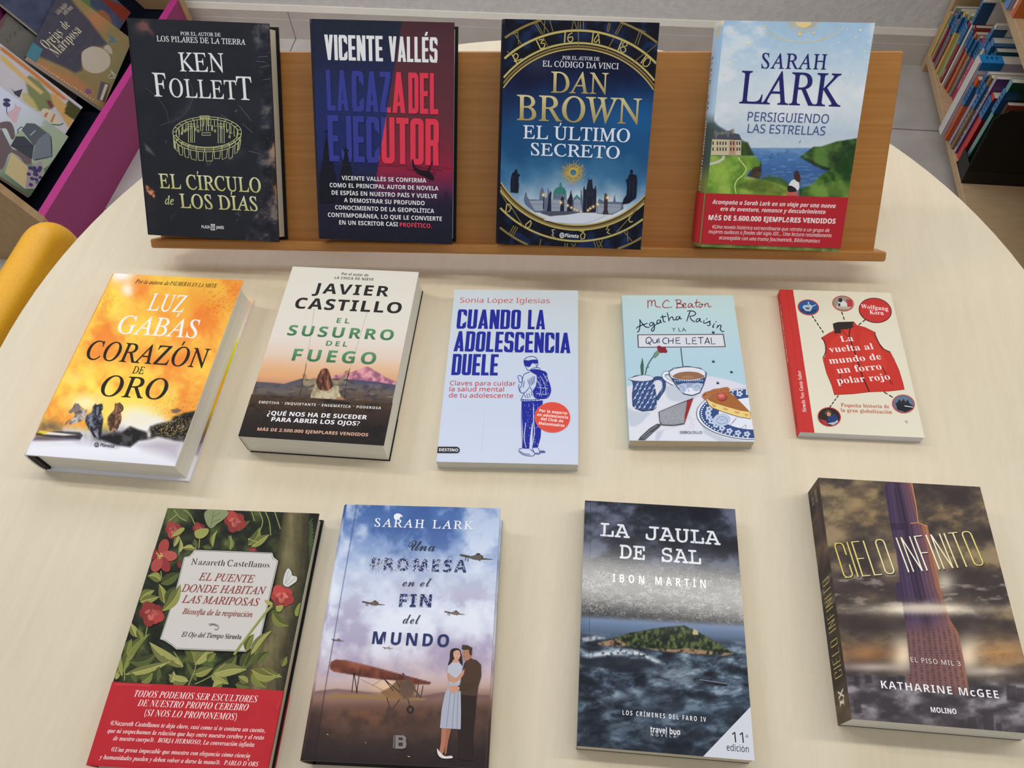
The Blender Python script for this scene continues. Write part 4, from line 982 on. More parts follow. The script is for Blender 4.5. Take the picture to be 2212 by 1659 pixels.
# manor
f.poly([(160, 828), (166, 795), (205, 770), (225, 780), (262, 790), (330, 770), (334, 782), (392, 832), (388, 936), (158, 934)], (112, 112, 112))
f.polys([[(160, 830), (225, 832), (300, 834), (388, 836), (386, 934), (158, 932)]], (200, 188, 154)); f.polys([[(310, 838), (352, 838), (352, 932), (310, 932)]], (186, 150, 124))
f.polys([[(160, 830), (172, 792), (215, 788), (225, 830)], [(226, 832), (244, 800), (296, 800), (306, 834)], [(300, 834), (318, 788), (376, 800), (392, 838)], [(200, 740), (206, 722), (212, 740), (216, 790), (196, 790)]], (74, 80, 92))
f.polys([[(x, y), (x + 8, y), (x + 8, y + 22), (x, y + 22)] for y in (846, 884) for x in (168, 186, 204, 232, 250, 268, 286, 318, 336, 358, 374)], (62, 58, 54))
f.polys([[(328, 766), (342, 766), (342, 798), (328, 798)], [(262, 782), (270, 782), (270, 802), (262, 802)]], (150, 130, 106))
# woman seen from behind
f.polys([[(700, 1110), (722, 1090), (752, 1096), (760, 1140), (744, 1160), (690, 1150)]], (226, 226, 224), True); f.polys([[(688, 1150), (740, 1155), (746, 1196), (684, 1194)]], (186, 100, 88), True)
f.polys([[(686, 1135), (704, 1128), (735, 1145), (740, 1165), (690, 1168)]], (40, 38, 46), True)
f.polys([[(726, 1060), (732, 1038), (750, 1034), (760, 1052), (768, 1085), (762, 1106), (742, 1100), (730, 1085)]], (74, 50, 42), True)
f.lines([[(570, 944), (577, 949), (584, 944)], [(580, 925), (586, 930), (592, 924)], [(620, 925), (626, 930), (632, 924)], [(672, 914), (678, 919), (684, 910)], [(680, 903), (685, 907), (690, 902)], [(756, 856), (764, 850), (768, 838)]], 2.6, (50, 56, 66))
SKG = (232, 204, 140)
f.ring(780, 85, 230, 125, 2.2, SKG, a0=0, a1=180); f.ring(780, 80, 270, 130, 3, (238, 220, 168), a0=10, a1=170); f.ring(782, 85, 108, 60, 2.5, SKG, a0=0, a1=180)
f.lines([[(782 + r0 * math.cos(R(a)), 80 + r0 * .62 * math.sin(R(a))), (782 + 92 * math.cos(R(a)), 80 + 92 * .62 * math.sin(R(a)))] for a in range(4, 180, 5) for r0 in (60,)], 1.8, SKG)
f.ell(785, 82, 52, 36, (232, 208, 148), a0=0, a1=180)
z = f.up()
for x, y, r in ((762, 160, 12), (850, 152, 8), (540, 108, 6), (586, 118, 5)): f.ell(x, y, r, r, SKG, z=z, n=14)
def star4(x, y, r, n=8): return [(x + (r if i % 2 == 0 else r * .42) * math.cos(R(360 / (2 * n) * i)), y + (r if i % 2 == 0 else r * .42) * math.sin(R(360 / (2 * n) * i))) for i in range(2 * n)]
f.polys([star4(*q) for q in ((328, 146, 13), (436, 216, 14), (438, 165, 6), (374, 207, 6), (400, 215, 5), (328, 284, 7), (345, 268, 5), (308, 343, 11), (340, 327, 8), (281, 411, 11), (340, 472, 5), (298, 556, 8), (1150, 134, 11), (1067, 132, 6), (1122, 180, 9), (1012, 212, 7), (1175, 268, 8), (1196, 342, 8), (1104, 418, 8), (1075, 475, 8), (1070, 604, 7), (1215, 200, 6))], (244, 234, 204))
IN = (42, 42, 104)
f.txt('rom', 'SARAH', 514, 377, 930, 385, 96, IN, tr=.1); f.txt('rom', 'LARK', 370, 600, 1022, 622, 206, IN)
f.txt('sans', 'PERSIGUIENDO', 427, 714, 945, 731, 58, (74, 80, 134)); f.txt('sans', 'LAS ESTRELLAS', 427, 789, 922, 807, 56, (74, 80, 134))
def sp4(y, z):
    c = sky4(900 - y * 1100, fbm(z * 200, y * 900, 200, 3)); c = mix(c, (66, 84, 80), sstep(.62, .55, y)); c = mix(c, (120, 128, 70), sstep(.4, .3, y)); return mix(c, (200, 180, 140), (y > .93) & (fbm(z * 60, y * 900, 16, 9) > .5))
bk.finish((150, 180, 205), (70, 80, 60), (150, 180, 205), (GLOSS, FOIL), spine_fn=sp4, spine_txt=[('rom', 'SARAH LARK', .62, .86, .55, .42, IN, False), ('sansb', 'PERSIGUIENDO LAS ESTRELLAS', .26, .58, .5, .22, (236, 236, 238), False)])
P0 = f.loc([(590, 1190), (590, 1515)])
b = bk.band(P0[1, 1], P0[0, 1], K, col=(172, 40, 48))
b._put(np.array([(0, b.y0), (b.w, b.y0), (b.w, b.y1), (0, b.y1)]), np.array([(0, 1, 2, 3)]), (178, 40, 50))
for st_, tx, x0, y0, x1, y1, cap in (('sansbi', 'Acompaña a Sarah Lark en un viaje por una nueva', 202, 1245, 991, 1272, 27), ('sansbi', 'era de aventura, romance y descubrimiento', 255, 1289, 926, 1310, 26), ('sansb:0.01', 'MÁS DE 5.600.000 EJEMPLARES VENDIDOS', 178, 1347, 990, 1372, 31),
        ('sansi', '«Una novela histórica extraordinaria que retrata a un grupo de', 202, 1402, 952, 1426, 23), ('sansi', 'mujeres audaces a finales del siglo XIX... Una lectura rotundamente', 178, 1433, 966, 1459, 23), ('sansi', 'aconsejable con una trama fascinante», Bibliomaniacs', 246, 1472, 890, 1494, 23)):
    b.txt(st_, tx, x0, y0, x1, y1, cap, (238, 226, 224))
bk.band_done(b)

# ================================================================== the five books lying in the middle row
GRP_MID = 'books lying in the middle row on the table'
# ---- orange and yellow jacket with running horses
K = (40, 560, 3.3173)
bk = Book('hardcover_book', 'thick hardcover in orange and yellow jacket with three running horses', table_book(-.5044, .4111, 1.65, .1639, .2462), .1639, .2462, .039, K, True, GRP_MID)
f = bk.front
def art(X, Y, U, V):
    n = fbm(X + 90 * fbm(X, Y, 150, 2, 4), Y, 230, 5, 6, gain=.58); n2 = fbm(X, Y, 120, 12, 5); n3 = fbm(X, Y, 40, 3, 4)
    t = sstep(.3, .72, n) * .8 + .2 * n3
    c = ramp(t, [(0, (250, 218, 84)), (.25, (250, 204, 76)), (.5, (249, 186, 72)), (.7, (246, 164, 64)), (.88, (242, 142, 54)), (1, (236, 126, 48))])
    yel = ramp(n2, [(0, (250, 214, 40)), (.5, (252, 226, 80)), (1, (252, 238, 150))])
    c = mix(c, yel, np.clip(blob(X, Y, 640, 330, 130, 120) + blob(X, Y, 450, 900, 330, 110) * .8 + blob(X, Y, 900, 960, 330, 90) * .8 + .7 * blob(X, Y, 1000, 640, 180, 60) + .5 * blob(X, Y, 1000, 120, 120, 60), 0, 1) * sstep(.25, .6, n2))
    c = mix(c, (238, 128, 40), np.clip(blob(X, Y, 1320, 330, 190, 190) * .6 + blob(X, Y, 1000, 330, 140, 120) * .35, 0, 1))
    c = mix(c, (250, 248, 246), np.clip(blob(X, Y, 735, 110, 95, 55) + blob(X, Y, 780, 220, 45, 45) * .8, 0, 1) * sstep(.2, .5, n2 + .2))
    # mist and white base
    c = mix(c, (252, 244, 190), np.clip(blob(X, Y, 480, 1030, 110, 60) + blob(X, Y, 830, 1110, 150, 70), 0, 1) * .9)
    base = np.interp(X, [60, 200, 330, 640, 800, 1000, 1270], [1255, 1290, 1200, 1230, 1110, 1120, 1230])
    c = mix(c, (240, 238, 240), sstep(-30, 45, Y - base))
    c = mix(c, (240, 232, 206), blob(X, Y, 860, 1150, 130, 70))
    low = ramp(np.clip((Y - 1290) / 180, 0, 1), [(0, (222, 220, 228)), (.4, (236, 236, 242)), (1, (226, 226, 236))])
    c = mix(c, low, sstep(1275, 1330, Y + (X - 500) * -.02))
    smoke = sstep(.35, .62, fbm(X, Y, 70, 44, 5))
    c = mix(c, (74, 70, 76), np.clip(pmask(X, Y, [(160, 1150), (260, 1160), (330, 1210), (470, 1230), (700, 1200), (770, 1230), (700, 1330), (480, 1300), (300, 1240), (130, 1240)], 90), 0, 1) * .75 * (.4 + .6 * smoke))
    c = mix(c, (92, 80, 96), pmask(X, Y, [(90, 1300), (130, 1265), (250, 1262), (400, 1270), (455, 1262), (440, 1295), (250, 1300), (170, 1300)], 20) * .85)
    c = mix(c, (34, 30, 40), pmask(X, Y, [(120, 1240), (300, 1232), (440, 1240), (460, 1262), (440, 1290), (395, 1282), (250, 1276), (130, 1262)], 12) * .8)
    c = mix(c, (232, 226, 214), pmask(X, Y, [(150, 1228), (230, 1238), (340, 1250), (410, 1258), (330, 1264), (180, 1254)], 8))
    c = mix(c, (226, 206, 40), pmask(X, Y, [(130, 1242), (160, 1228), (215, 1238), (190, 1254)], 10))
    blk = pmask(X, Y, [(560, 1280), (690, 1240), (745, 1240), (800, 1198), (860, 1222), (925, 1240), (945, 1200), (1000, 1180), (1090, 1160), (1110, 1130), (1180, 1104), (1265, 1088), (1290, 1110), (1200, 1310), (1120, 1300), (1000, 1270), (940, 1290), (860, 1300), (800, 1345), (700, 1330)], 22)
    blk *= 1 - .9 * blob(X, Y, 935, 1255, 16, 34)
    c = mix(c, mix((16, 15, 17), (66, 64, 66), sstep(.5, .75, n3)), np.clip(blk * 1.1, 0, 1) * .96)
    c = mix(c, (80, 78, 76), pmask(X, Y, [(1092, 1080), (1140, 1068), (1168, 1085), (1130, 1106), (1100, 1098)], 14) * .8)
    c = mix(c, (150, 138, 150), pmask(X, Y, [(860, 1330), (1000, 1290), (1190, 1300), (1140, 1440), (1050, 1400), (900, 1360)], 80) * .55)
    sp = vnoise(X / 3.4, Y / 3.4, 9)
    dens = np.clip(blob(X, Y, 1480, 300, 190, 150) + blob(X, Y, 620, 300, 90, 90) * .7 + blob(X, Y, 1150, 1060, 170, 120) * .8, 0, 1)
    c = mix(c, (96, 66, 30), ((sp > .84) * dens * .8))
    gs = np.clip(blob(X, Y, 1130, 1200, 130, 90) + .5 * blob(X, Y, 1000, 1240, 100, 60), 0, 1)
    c = mix(c, (226, 192, 96), (vnoise(X / 3.0, Y / 3.0, 19) > .76) * gs * .9)
    # horses: grey, black, bay
    def horse(poly, body, dark, lit, k):
        nonlocal c
        m = pmask(X, Y, poly, 9, True)
        q = ramp(sstep(.25, .75, fbm(X, Y, 26, k, 4)), [(0, dark), (.5, body), (1, lit)])
        c = mix(c, q, m)
    horse([(362, 1096), (376, 1072), (400, 1046), (412, 1034), (430, 1040), (440, 1062), (472, 1080), (490, 1075), (484, 1110), (466, 1150), (410, 1175), (372, 1185), (365, 1170), (400, 1120), (396, 1092), (374, 1104)], (140, 124, 112), (88, 78, 74), (196, 186, 178), 3)
    horse([(548, 1040), (560, 1046), (582, 1036), (602, 1046), (590, 1078), (596, 1106), (608, 1150), (600, 1200), (596, 1250), (584, 1290), (566, 1286), (566, 1240), (540, 1262), (524, 1250), (500, 1210), (478, 1160), (488, 1118), (524, 1096), (532, 1060)], (46, 48, 58), (16, 16, 20), (128, 132, 146), 6)
    horse([(690, 1040), (708, 1034), (722, 1026), (742, 1044), (750, 1072), (734, 1096), (738, 1140), (728, 1180), (706, 1196), (700, 1230), (660, 1236), (640, 1190), (638, 1140), (664, 1102), (690, 1072)], (112, 78, 56), (60, 40, 30), (166, 128, 96), 8)
    c = mix(c, (226, 222, 224), pmask(X, Y, [(556, 1072), (568, 1066), (572, 1110), (560, 1120)], 6) * .8)
    return c
f.paint(art, 220)
f.crop = (60, 840, 3.175)
f.polys([[(282, 158), (290, 148), (306, 132), (318, 106), (326, 94), (330, 103), (346, 100), (356, 116), (366, 136), (344, 150), (322, 150), (304, 162), (286, 166)], [(290, 215), (270, 240), (248, 252), (262, 226), (300, 200)], [(330, 212), (304, 236), (290, 252), (300, 226)]], (132, 118, 110)); f.lines([[(322, 112), (310, 140)], [(346, 104), (362, 122), (384, 140)], [(340, 160), (376, 196)]], 4, (96, 84, 80), True); f.dots([(318, 122), (288, 156)], 3, (40, 34, 34))
f.polys([[(464, 116), (460, 98), (474, 110), (496, 108), (512, 98), (506, 116), (508, 140), (498, 172), (486, 192), (466, 192), (458, 172), (460, 140)]], (40, 42, 52)); f.polys([[(474, 124), (488, 122), (486, 160), (480, 184), (470, 180), (470, 150)]], (112, 118, 132)); f.polys([[(428, 250), (446, 262), (452, 300), (470, 326), (458, 338), (440, 306), (430, 282)], [(488, 256), (506, 250), (504, 300), (502, 336), (488, 344), (484, 300)]], (30, 30, 38)); f.lines([[(436, 190), (418, 206), (404, 240)], [(470, 214), (448, 240), (470, 262)], [(490, 200), (500, 232)], [(440, 226), (446, 250)]], 4, (104, 108, 122), True); f.lines([[(506, 112), (514, 130), (504, 150)]], 6, (24, 22, 26), True)
f.polys([[(600, 112), (602, 95), (612, 106), (624, 104), (634, 93), (634, 108), (628, 140), (616, 168), (604, 184), (590, 178), (588, 156), (596, 132)]], (118, 76, 50)); f.polys([[(608, 116), (618, 114), (612, 150), (602, 170), (600, 150)]], (160, 112, 80)); f.lines([[(630, 106), (648, 118), (652, 140), (640, 156)], [(632, 120), (642, 140)]], 8, (62, 40, 30), True); f.polys([[(566, 240), (582, 244), (578, 280), (564, 292), (560, 270)], [(606, 240), (628, 236), (626, 262), (610, 284), (604, 270)]], (88, 58, 42)); f.lines([[(572, 200), (590, 216), (610, 202)], [(596, 216), (596, 236)]], 4, (84, 54, 38), True)
f.crop = K
DK = (36, 26, 12); LW = (248, 240, 232)
f.txt('ital:0.004', 'Por la autora de', 833, 171, 1074, 186, 28, (60, 40, 14)); f.txt('italb:-0.004', 'PALMERAS EN LA NIEVE', 1080, 186, 1416, 206, 29, (60, 40, 14))
f.txt('rom:-0.001', 'LUZ', 916, 365, 1173, 382, 122, LW); f.txt('rom:-0.001', 'GABÁS', 690, 530, 1268, 566, 130, LW)
f.txt('rom:-0.001', 'CORAZÓN', 464, 714, 1328, 779, 136, DK); f.txt('rom', 'DE', 811, 817, 892, 823, 52, DK); f.txt('rom:-0.001', 'ORO', 566, 976, 1040, 1006, 148, DK)
f.ring(560, 1330, 16, 16, 3, (58, 58, 66)); f.lines([[(546, y), (574, y + 1)] for y in (1319, 1325, 1331, 1337, 1342)], 2.6, (58, 58, 66)); f.txt('sansb', 'Planeta', 583, 1341, 682, 1352, 24, (58, 58, 66))
def sp5(y, z): 
    c = ramp(fbm(z * 80, y * 900, 120, 4, 5), [(0, (250, 210, 60)), (.6, (248, 160, 60)), (1, (236, 120, 44))]); return mix(c, (226, 226, 230), sstep(.2, .08, y))
rt_ = bk.finish((226, 226, 230), (222, 222, 230), (228, 222, 214), (SATIN, FOIL), spine_fn=sp5)
# the jacket of the back board shows beside the pages: painted like the front
mb = MB(); gx = np.linspace(bk.w - .012, bk.w, 8); gy = np.linspace(0, bk.h, 160); xx, yy = np.meshgrid(gx, gy); n_ = fbm(xx.ravel() * 4000, yy.ravel() * 4000, 60, 6, 4); v_ = yy.ravel() / bk.h
cc = ramp(v_ + .08 * (n_ - .5), [(0, (232, 232, 238)), (.13, (226, 224, 232)), (.17, (120, 104, 116)), (.24, (128, 96, 66)), (.36, (214, 176, 46)), (.48, (232, 166, 40)), (.58, (206, 196, 40)), (.72, (226, 214, 60)), (.78, (236, 228, 190)), (.85, (236, 222, 206)), (1, (240, 200, 160))])
i = np.arange(xx.size).reshape(xx.shape)
mb.add(np.c_[xx.ravel(), yy.ravel(), np.full(xx.size, bk.ct + 3e-5)], np.stack([i[:-1, :-1], i[:-1, 1:], i[1:, 1:], i[1:, :-1]], -1).reshape(-1, 4), lin(cc, ALB)); mb.build('back_jacket', SATIN, rt_)
mb = MB(); mb.box((-.0035, .0006, bk.ct + .001), (.006, .0034, bk.t - bk.ct - .001), lin((20, 20, 24))); mb.build('headband', SATIN, rt_)

# ---- cream cover with a woman on a swing, dark band
K = (500, 560, 3.6863)
bk = Book('paperback_book', 'thick cream paperback with a woman on a swing and a dark brown band', table_book(-.2922, .4521, 2.19, .1553, .2331), .1553, .2331, .036, K, False, GRP_MID, over=.0012)
f = bk.front
def art(X, Y, U, V):
    n = fbm(X, Y, 200, 3, 4); n2 = fbm(X, Y * 2.2, 60, 7, 5); n3 = fbm(X, Y, 24, 5, 4)
    yy = Y - (X - 700) * .05
    c = ramp(np.clip(yy / 1000, 0, 1), [(0, (226, 223, 209)), (.35, (224, 219, 204)), (.62, (224, 214, 202)), (.76, (222, 200, 182)), (.87, (222, 178, 138)), (.95, (212, 158, 118)), (1, (196, 140, 110))])
    c = mix(c, (226, 170, 110), blob(X, Y, 360, 915, 230, 50) * .6)
    # far peak
    pk = [(800, 930), (900, 905), (960, 898), (1040, 866), (1082, 853), (1112, 868), (1180, 910), (1260, 955), (1330, 985), (1330, 1005), (800, 985)]
    c = mix(c, ramp(sstep(.3, .7, fbm(X * 1.3, Y, 40, 8, 4)), [(0, (148, 92, 116)), (.5, (192, 122, 136)), (1, (220, 156, 160))]), pmask(X, Y, pk, 6))
    hl = np.interp(X, [150, 200, 330, 420, 560, 700, 860, 1000, 1150, 1340], [985, 975, 984, 992, 950, 962, 950, 960, 975, 1005])
    land = ramp(np.clip((Y - hl) / 120, 0, 1), [(0, (84, 78, 92)), (.3, (92, 86, 88)), (.6, (104, 94, 86)), (1, (92, 76, 66))])
    land = mix(land, (60, 56, 62), sstep(.5, .7, n2) * .7); land = mix(land, (150, 130, 112), sstep(.62, .8, fbm(X, Y * 3, 70, 31, 4)) * .7)
    land = mix(land, (76, 72, 104), sstep(900, 1100, X) * sstep(60, 10, Y - hl) * .7)
    c = mix(c, land, sstep(-4, 4, Y - hl))
    c = mix(c, (58, 46, 38), sstep(1050, 1110, Y - (X - 170) * .045) * .5)
    # woman from behind: gown, sleeves, hair
    gown = [(672, 985), (640, 1060), (630, 1110), (660, 1135), (790, 1135), (880, 1120), (905, 1125), (862, 1072), (852, 1012), (820, 1006), (800, 1022), (740, 1040), (690, 1030)]
    c = mix(c, mix((150, 134, 104), (198, 184, 152), sstep(.3, .7, fbm(X, Y * .5, 20, 4, 3))), pmask(X, Y, gown, 5, True))
    for arm in ([(568, 930), (584, 935), (592, 965), (640, 950), (676, 948), (684, 985), (640, 1005), (590, 1010), (570, 985)], [(800, 960), (850, 962), (896, 918), (912, 925), (906, 950), (868, 990), (820, 996)]):
        c = mix(c, mix((112, 98, 78), (164, 148, 118), n3), pmask(X, Y, arm, 5, True))
    c = mix(c, (168, 122, 92), np.clip(pmask(X, Y, [(566, 915), (590, 915), (596, 945), (574, 955)], 6, True) + pmask(X, Y, [(900, 895), (925, 885), (938, 895), (930, 915), (908, 922)], 6, True) + pmask(X, Y, [(836, 1100), (880, 1096), (910, 1122), (850, 1130)], 6), 0, 1))
    hair = [(700, 905), (716, 880), (742, 868), (768, 878), (782, 910), (796, 960), (806, 1010), (780, 1040), (740, 1048), (700, 1036), (676, 1000), (680, 950)]
    c = mix(c, ramp(sstep(.25, .75, fbm(X, Y * .28, 14, 9, 4)), [(0, (48, 28, 22)), (.5, (86, 50, 36)), (.85, (128, 76, 54)), (1, (160, 104, 76))]), pmask(X, Y, hair, 6, True))
    return c
f.paint(art, 200)
f.lines([[(660, 395), (640, 540), (612, 740), (598, 820), (580, 915)], [(1082, 420), (1030, 590), (980, 760), (945, 870), (935, 890)]], 2.6, (150, 146, 136)); f.lines([[(596, 830), (582, 915), (570, 950), (540, 1110), (528, 1122)], [(942, 870), (925, 950), (905, 1050), (900, 1115)], [(930, 910), (914, 960)]], 4.5, (42, 34, 30))
BK = (40, 38, 38); GRN = [(62, 112, 74), (96, 150, 104)]
f.txt('sansb', 'Por el autor de', 875, 126, 1088, 138, 21, BK, tr=.05); f.txt('sansb', 'LA CHICA DE NIEVE', 820, 156, 1128, 171, 20, BK, tr=.08)
f.txt('sansb:0.004', 'JAVIER', 644, 268, 1246, 297, 80, BK, xs=1.12); f.txt('sansb:0.004', 'CASTILLO', 497, 390, 1346, 432, 86, BK, xs=1.12)
f.txt('sansb', 'EL', 834, 506, 936, 512, 40, GRN, xs=1.2); f.txt('sansb:0.004', 'SUSURRO', 440, 605, 1284, 646, 82, GRN, xs=1.12); f.txt('sansb', 'DEL', 750, 688, 920, 697, 40, GRN, xs=1.2); f.txt('sansb:0.004', 'FUEGO', 477, 806, 1142, 838, 94, GRN, xs=1.12)
bk.finish((216, 208, 190), (32, 28, 26), (206, 200, 186), (SATIN, FOIL))
P0 = f.loc([(700, 1110), (700, 1452)])
b = bk.band(-.0, P0[0, 1], K, col=(36, 28, 26))
def art(X, Y, U, V):
    n = fbm(X, Y, 90, 3, 5); n2 = fbm(X, Y * 3, 30, 6, 4); c = ramp((Y - 1080 - (X - 160) * .05) / 380, [(0, (74, 56, 40)), (.2, (60, 44, 34)), (.5, (42, 32, 28)), (1, (28, 24, 24))])
    c = mix(c, (92, 70, 46), sstep(.55, .75, n2) * sstep(1300, 1120, Y) * .6); c = mix(c, (20, 17, 17), sstep(.55, .75, n) * .5)
    return mix(c, (24, 18, 16), pmask(X, Y, [(740, 1110), (790, 1105), (800, 1220), (760, 1230)], 30) * .6)
b.paint(art, 120, region=(0, b.y0, b.w, b.y1))
f2 = b
f2.lines([[(690, 1120), (940, 1140), (930, 1156)]], 6, (22, 18, 16)); f2.poly([(740, 1126), (935, 1136), (950, 1152), (880, 1158)], (34, 27, 24))
f2.txt('sansb', 'EMOTIVA · INQUIETANTE · ENIGMÁTICA · PODEROSA', 217, 1147, 1189, 1195, 20, (224, 218, 210), tr=.12)
f2.txt('sansb:0.004', '¿QUÉ NOS HA DE SUCEDER', 283, 1240, 1076, 1276, 33, (238, 234, 236)); f2.txt('sansb:0.004', 'PARA ABRIR LOS OJOS?', 314, 1290, 1018, 1325, 33, (238, 234, 236))
f2.txt('sansb', 'MÁS DE 2.500.000 EJEMPLARES VENDIDOS', 204, 1364, 1086, 1411, 25, (226, 178, 150))
bk.band_done(b)

# ---- pale blue cover with tall blue lettering
K = (930, 610, 3.95)
bk = Book('paperback_book', 'pale blue paperback with blue block lettering and a drawn boy with backpack', table_book(-.0929, .4577, 4.99, .1484, .2302), .1484, .2302, .0148, K, False, GRP_MID, pages=page_mat('grey_pages', (206, 205, 196)))
f = bk.front
f.paint(lambda X, Y, U, V: ramp(Y / 1560, [(0, (206, 216, 220)), (.25, (202, 212, 222)), (.6, (200, 210, 228)), (1, (206, 214, 230))]) + 0 * X[..., None], 12)
RD = (196, 78, 78); BL = (30, 40, 150)
f.txt('sans', 'Sonia López Iglesias', 250, 172, 1016, 178, 43, RD)
f.txt('block', 'CUANDO', 219, 395, 766, 400, 165, BL); f.txt('block', 'LA', 828, 400, 977, 402, 166, BL); f.txt('block', 'ADOLESCENCIA', 196, 588, 1193, 605, 172, BL); f.txt('block', 'DUELE', 176, 791, 572, 795, 180, BL)
for tx, x0, y0, x1, y1 in (('Claves para cuidar', 165, 878, 727, 882), ('la salud mental', 161, 929, 626, 932), ('de tu adolescente', 156, 982, 704, 986)): f.txt('sans', tx, x0, y0, x1, y1, 38, RD)
f.line([(458, 1090), (450, 1250), (437, 1440)], 3, (216, 206, 222))
# the drawn boy
f.polys([[(846, 752), (900, 742), (985, 766), (1000, 815), (1022, 880), (1028, 930), (1004, 982), (950, 996), (890, 985), (874, 930), (900, 880), (906, 800), (880, 778)]], BL, True)
f.polys([[(780, 1016), (958, 1010), (946, 1180), (940, 1320), (915, 1410), (868, 1412), (872, 1300), (876, 1170), (862, 1230), (848, 1330), (842, 1420), (786, 1416), (790, 1300), (782, 1180)]], BL)
f.polys([[(795, 670), (810, 664), (830, 668), (852, 664), (880, 660), (914, 664), (914, 690), (886, 694), (868, 690), (846, 720), (820, 718), (800, 700)]], BL, True)
W7 = (204, 212, 226)
f.lines([[(905, 830), (940, 900), (930, 970)], [(935, 800), (975, 870), (985, 960)], [(915, 900), (1000, 905)], [(900, 950), (990, 960)], [(960, 780), (1002, 850)]], 3.5, W7, True)
rs = random.Random(3)
f.dots([(rs.uniform(800, 930), rs.uniform(1030, 1390)) for _ in range(70)], 2.6, W7); f.dots([(rs.uniform(900, 1010), rs.uniform(800, 980)) for _ in range(60)], 2.6, W7)
f.lines([[(878, 1060), (880, 1180), (886, 1290), (862, 1420)], [(812, 1200), (800, 1330), (815, 1410)]], 6, W7, True)
L_ = [[(796, 688), (800, 660), (826, 640), (868, 632), (900, 644), (914, 668), (916, 700), (904, 725)], [(800, 700), (812, 724), (828, 748), (842, 752)], [(846, 752), (870, 735), (920, 728), (935, 745)], [(900, 744), (935, 750), (985, 766)],
      [(846, 766), (800, 785), (786, 820), (776, 880), (758, 910), (764, 935), (800, 944), (840, 900)], [(755, 870), (752, 900), (770, 930)], [(742, 800), (768, 796), (782, 820), (778, 850), (758, 850), (752, 825), (742, 806)], [(840, 880), (870, 930), (890, 960)],
      [(800, 944), (780, 985), (776, 1012), (860, 1018), (958, 1010)], [(776, 1000), (860, 1004), (955, 992)], [(780, 1016), (776, 1200), (784, 1400), (760, 1420), (756, 1445), (790, 1470), (840, 1482), (880, 1478), (886, 1455), (850, 1425)], [(762, 1440), (800, 1462), (850, 1468)], [(870, 1415), (890, 1460), (930, 1465), (930, 1440), (918, 1412)], [(890, 1460), (980, 1450), (930, 1442), (975, 1438)],
      [(830, 830), (840, 870)], [(845, 820), (850, 880)], [(860, 810), (862, 880)], [(875, 800), (872, 870)], [(888, 800), (884, 860)], [(800, 960), (815, 985)], [(820, 950), (832, 990)], [(840, 945), (850, 985)], [(860, 930), (866, 970)], [(800, 840), (790, 900)], [(790, 1012), (790, 1000)], [(810, 1014), (810, 1002)], [(830, 1016), (830, 1002)], [(860, 1016), (860, 1002)], [(895, 1012), (895, 998)], [(925, 1008), (925, 996)], [(790, 1400), (830, 1380), (845, 1400)], [(800, 1420), (840, 1402)], [(870, 1400), (905, 1380)], [(875, 660), (880, 690)], [(900, 700), (905, 720)]]
f.lines(L_, 4.2, (44, 54, 150), True)
f.ell(1040, 1153, 151, 129, (222, 80, 64), R(3)); f.ring(1040, 1153, 151, 129, 2.5, (232, 140, 120), R(3))
for tx, x0, y0, x1, y1 in (('Por la experta', 927, 1106, 1164, 1130), ('en adolescencia', 908, 1140, 1172, 1166), ('del Club de', 940, 1176, 1132, 1198), ('Malasmadres', 922, 1214, 1142, 1236)): f.txt('sansb', tx, x0, y0, x1, y1, 24, (250, 232, 226))
f.poly([(62, 1403), (225, 1404), (243, 1412), (251, 1430), (244, 1450), (226, 1458), (56, 1457)], (46, 48, 54)); f.txt('sansb', 'DESTINO', 72, 1442, 235, 1445, 25, (232, 232, 234))
bk.finish((196, 204, 216), (200, 206, 216), (196, 204, 212), (SATIN, FOIL))

# ---- small pale blue paperback with jug, cup and slice of tart
K = (1330, 620, 4.4844)
bk = Book('paperback_book', 'small light blue paperback with drawn jug, teacup and slice of quiche', table_book(.0971, .4856, 5.58, .1298, .1937), .1298, .1937, .016, K, False, GRP_MID, pages=page_mat('tan_pages', (196, 184, 160)))
f = bk.front
def art(X, Y, U, V):
    c = ramp(Y / 1500, [(0, (196, 220, 216)), (.2, (188, 214, 218)), (.5, (176, 206, 220)), (.62, (176, 206, 220)), (1, (176, 206, 220))])
    el = ((X - 700) / 900) ** 2 + ((Y - 1330) / 478) ** 2
    cl = ramp(Y / 1500, [(.5, (214, 214, 226)), (.75, (220, 220, 230)), (1, (222, 224, 232))])
    c = mix(c, cl, sstep(1.01, .99, el))
    sh = np.clip(pmask(X, Y, [(480, 990), (520, 950), (600, 960), (700, 1040), (800, 1050), (740, 1085), (600, 1110), (510, 1080)], 24, True) + pmask(X, Y, [(120, 1170), (180, 1200), (330, 1215), (300, 1260), (230, 1330), (150, 1350), (125, 1300)], 20, True) + pmask(X, Y, [(820, 1290), (900, 1390), (1050, 1460), (1250, 1490), (1340, 1500), (1000, 1500), (860, 1420)], 20) + pmask(X, Y, [(400, 1400), (640, 1340), (470, 1380), (420, 1480), (380, 1490)], 16), 0, 1)
    return mix(c, (186, 196, 208), sh * .8)
f.paint(art, 130)
INK = (36, 48, 66); RC = (156, 58, 62); NB = (52, 78, 128); WB = (224, 228, 238)
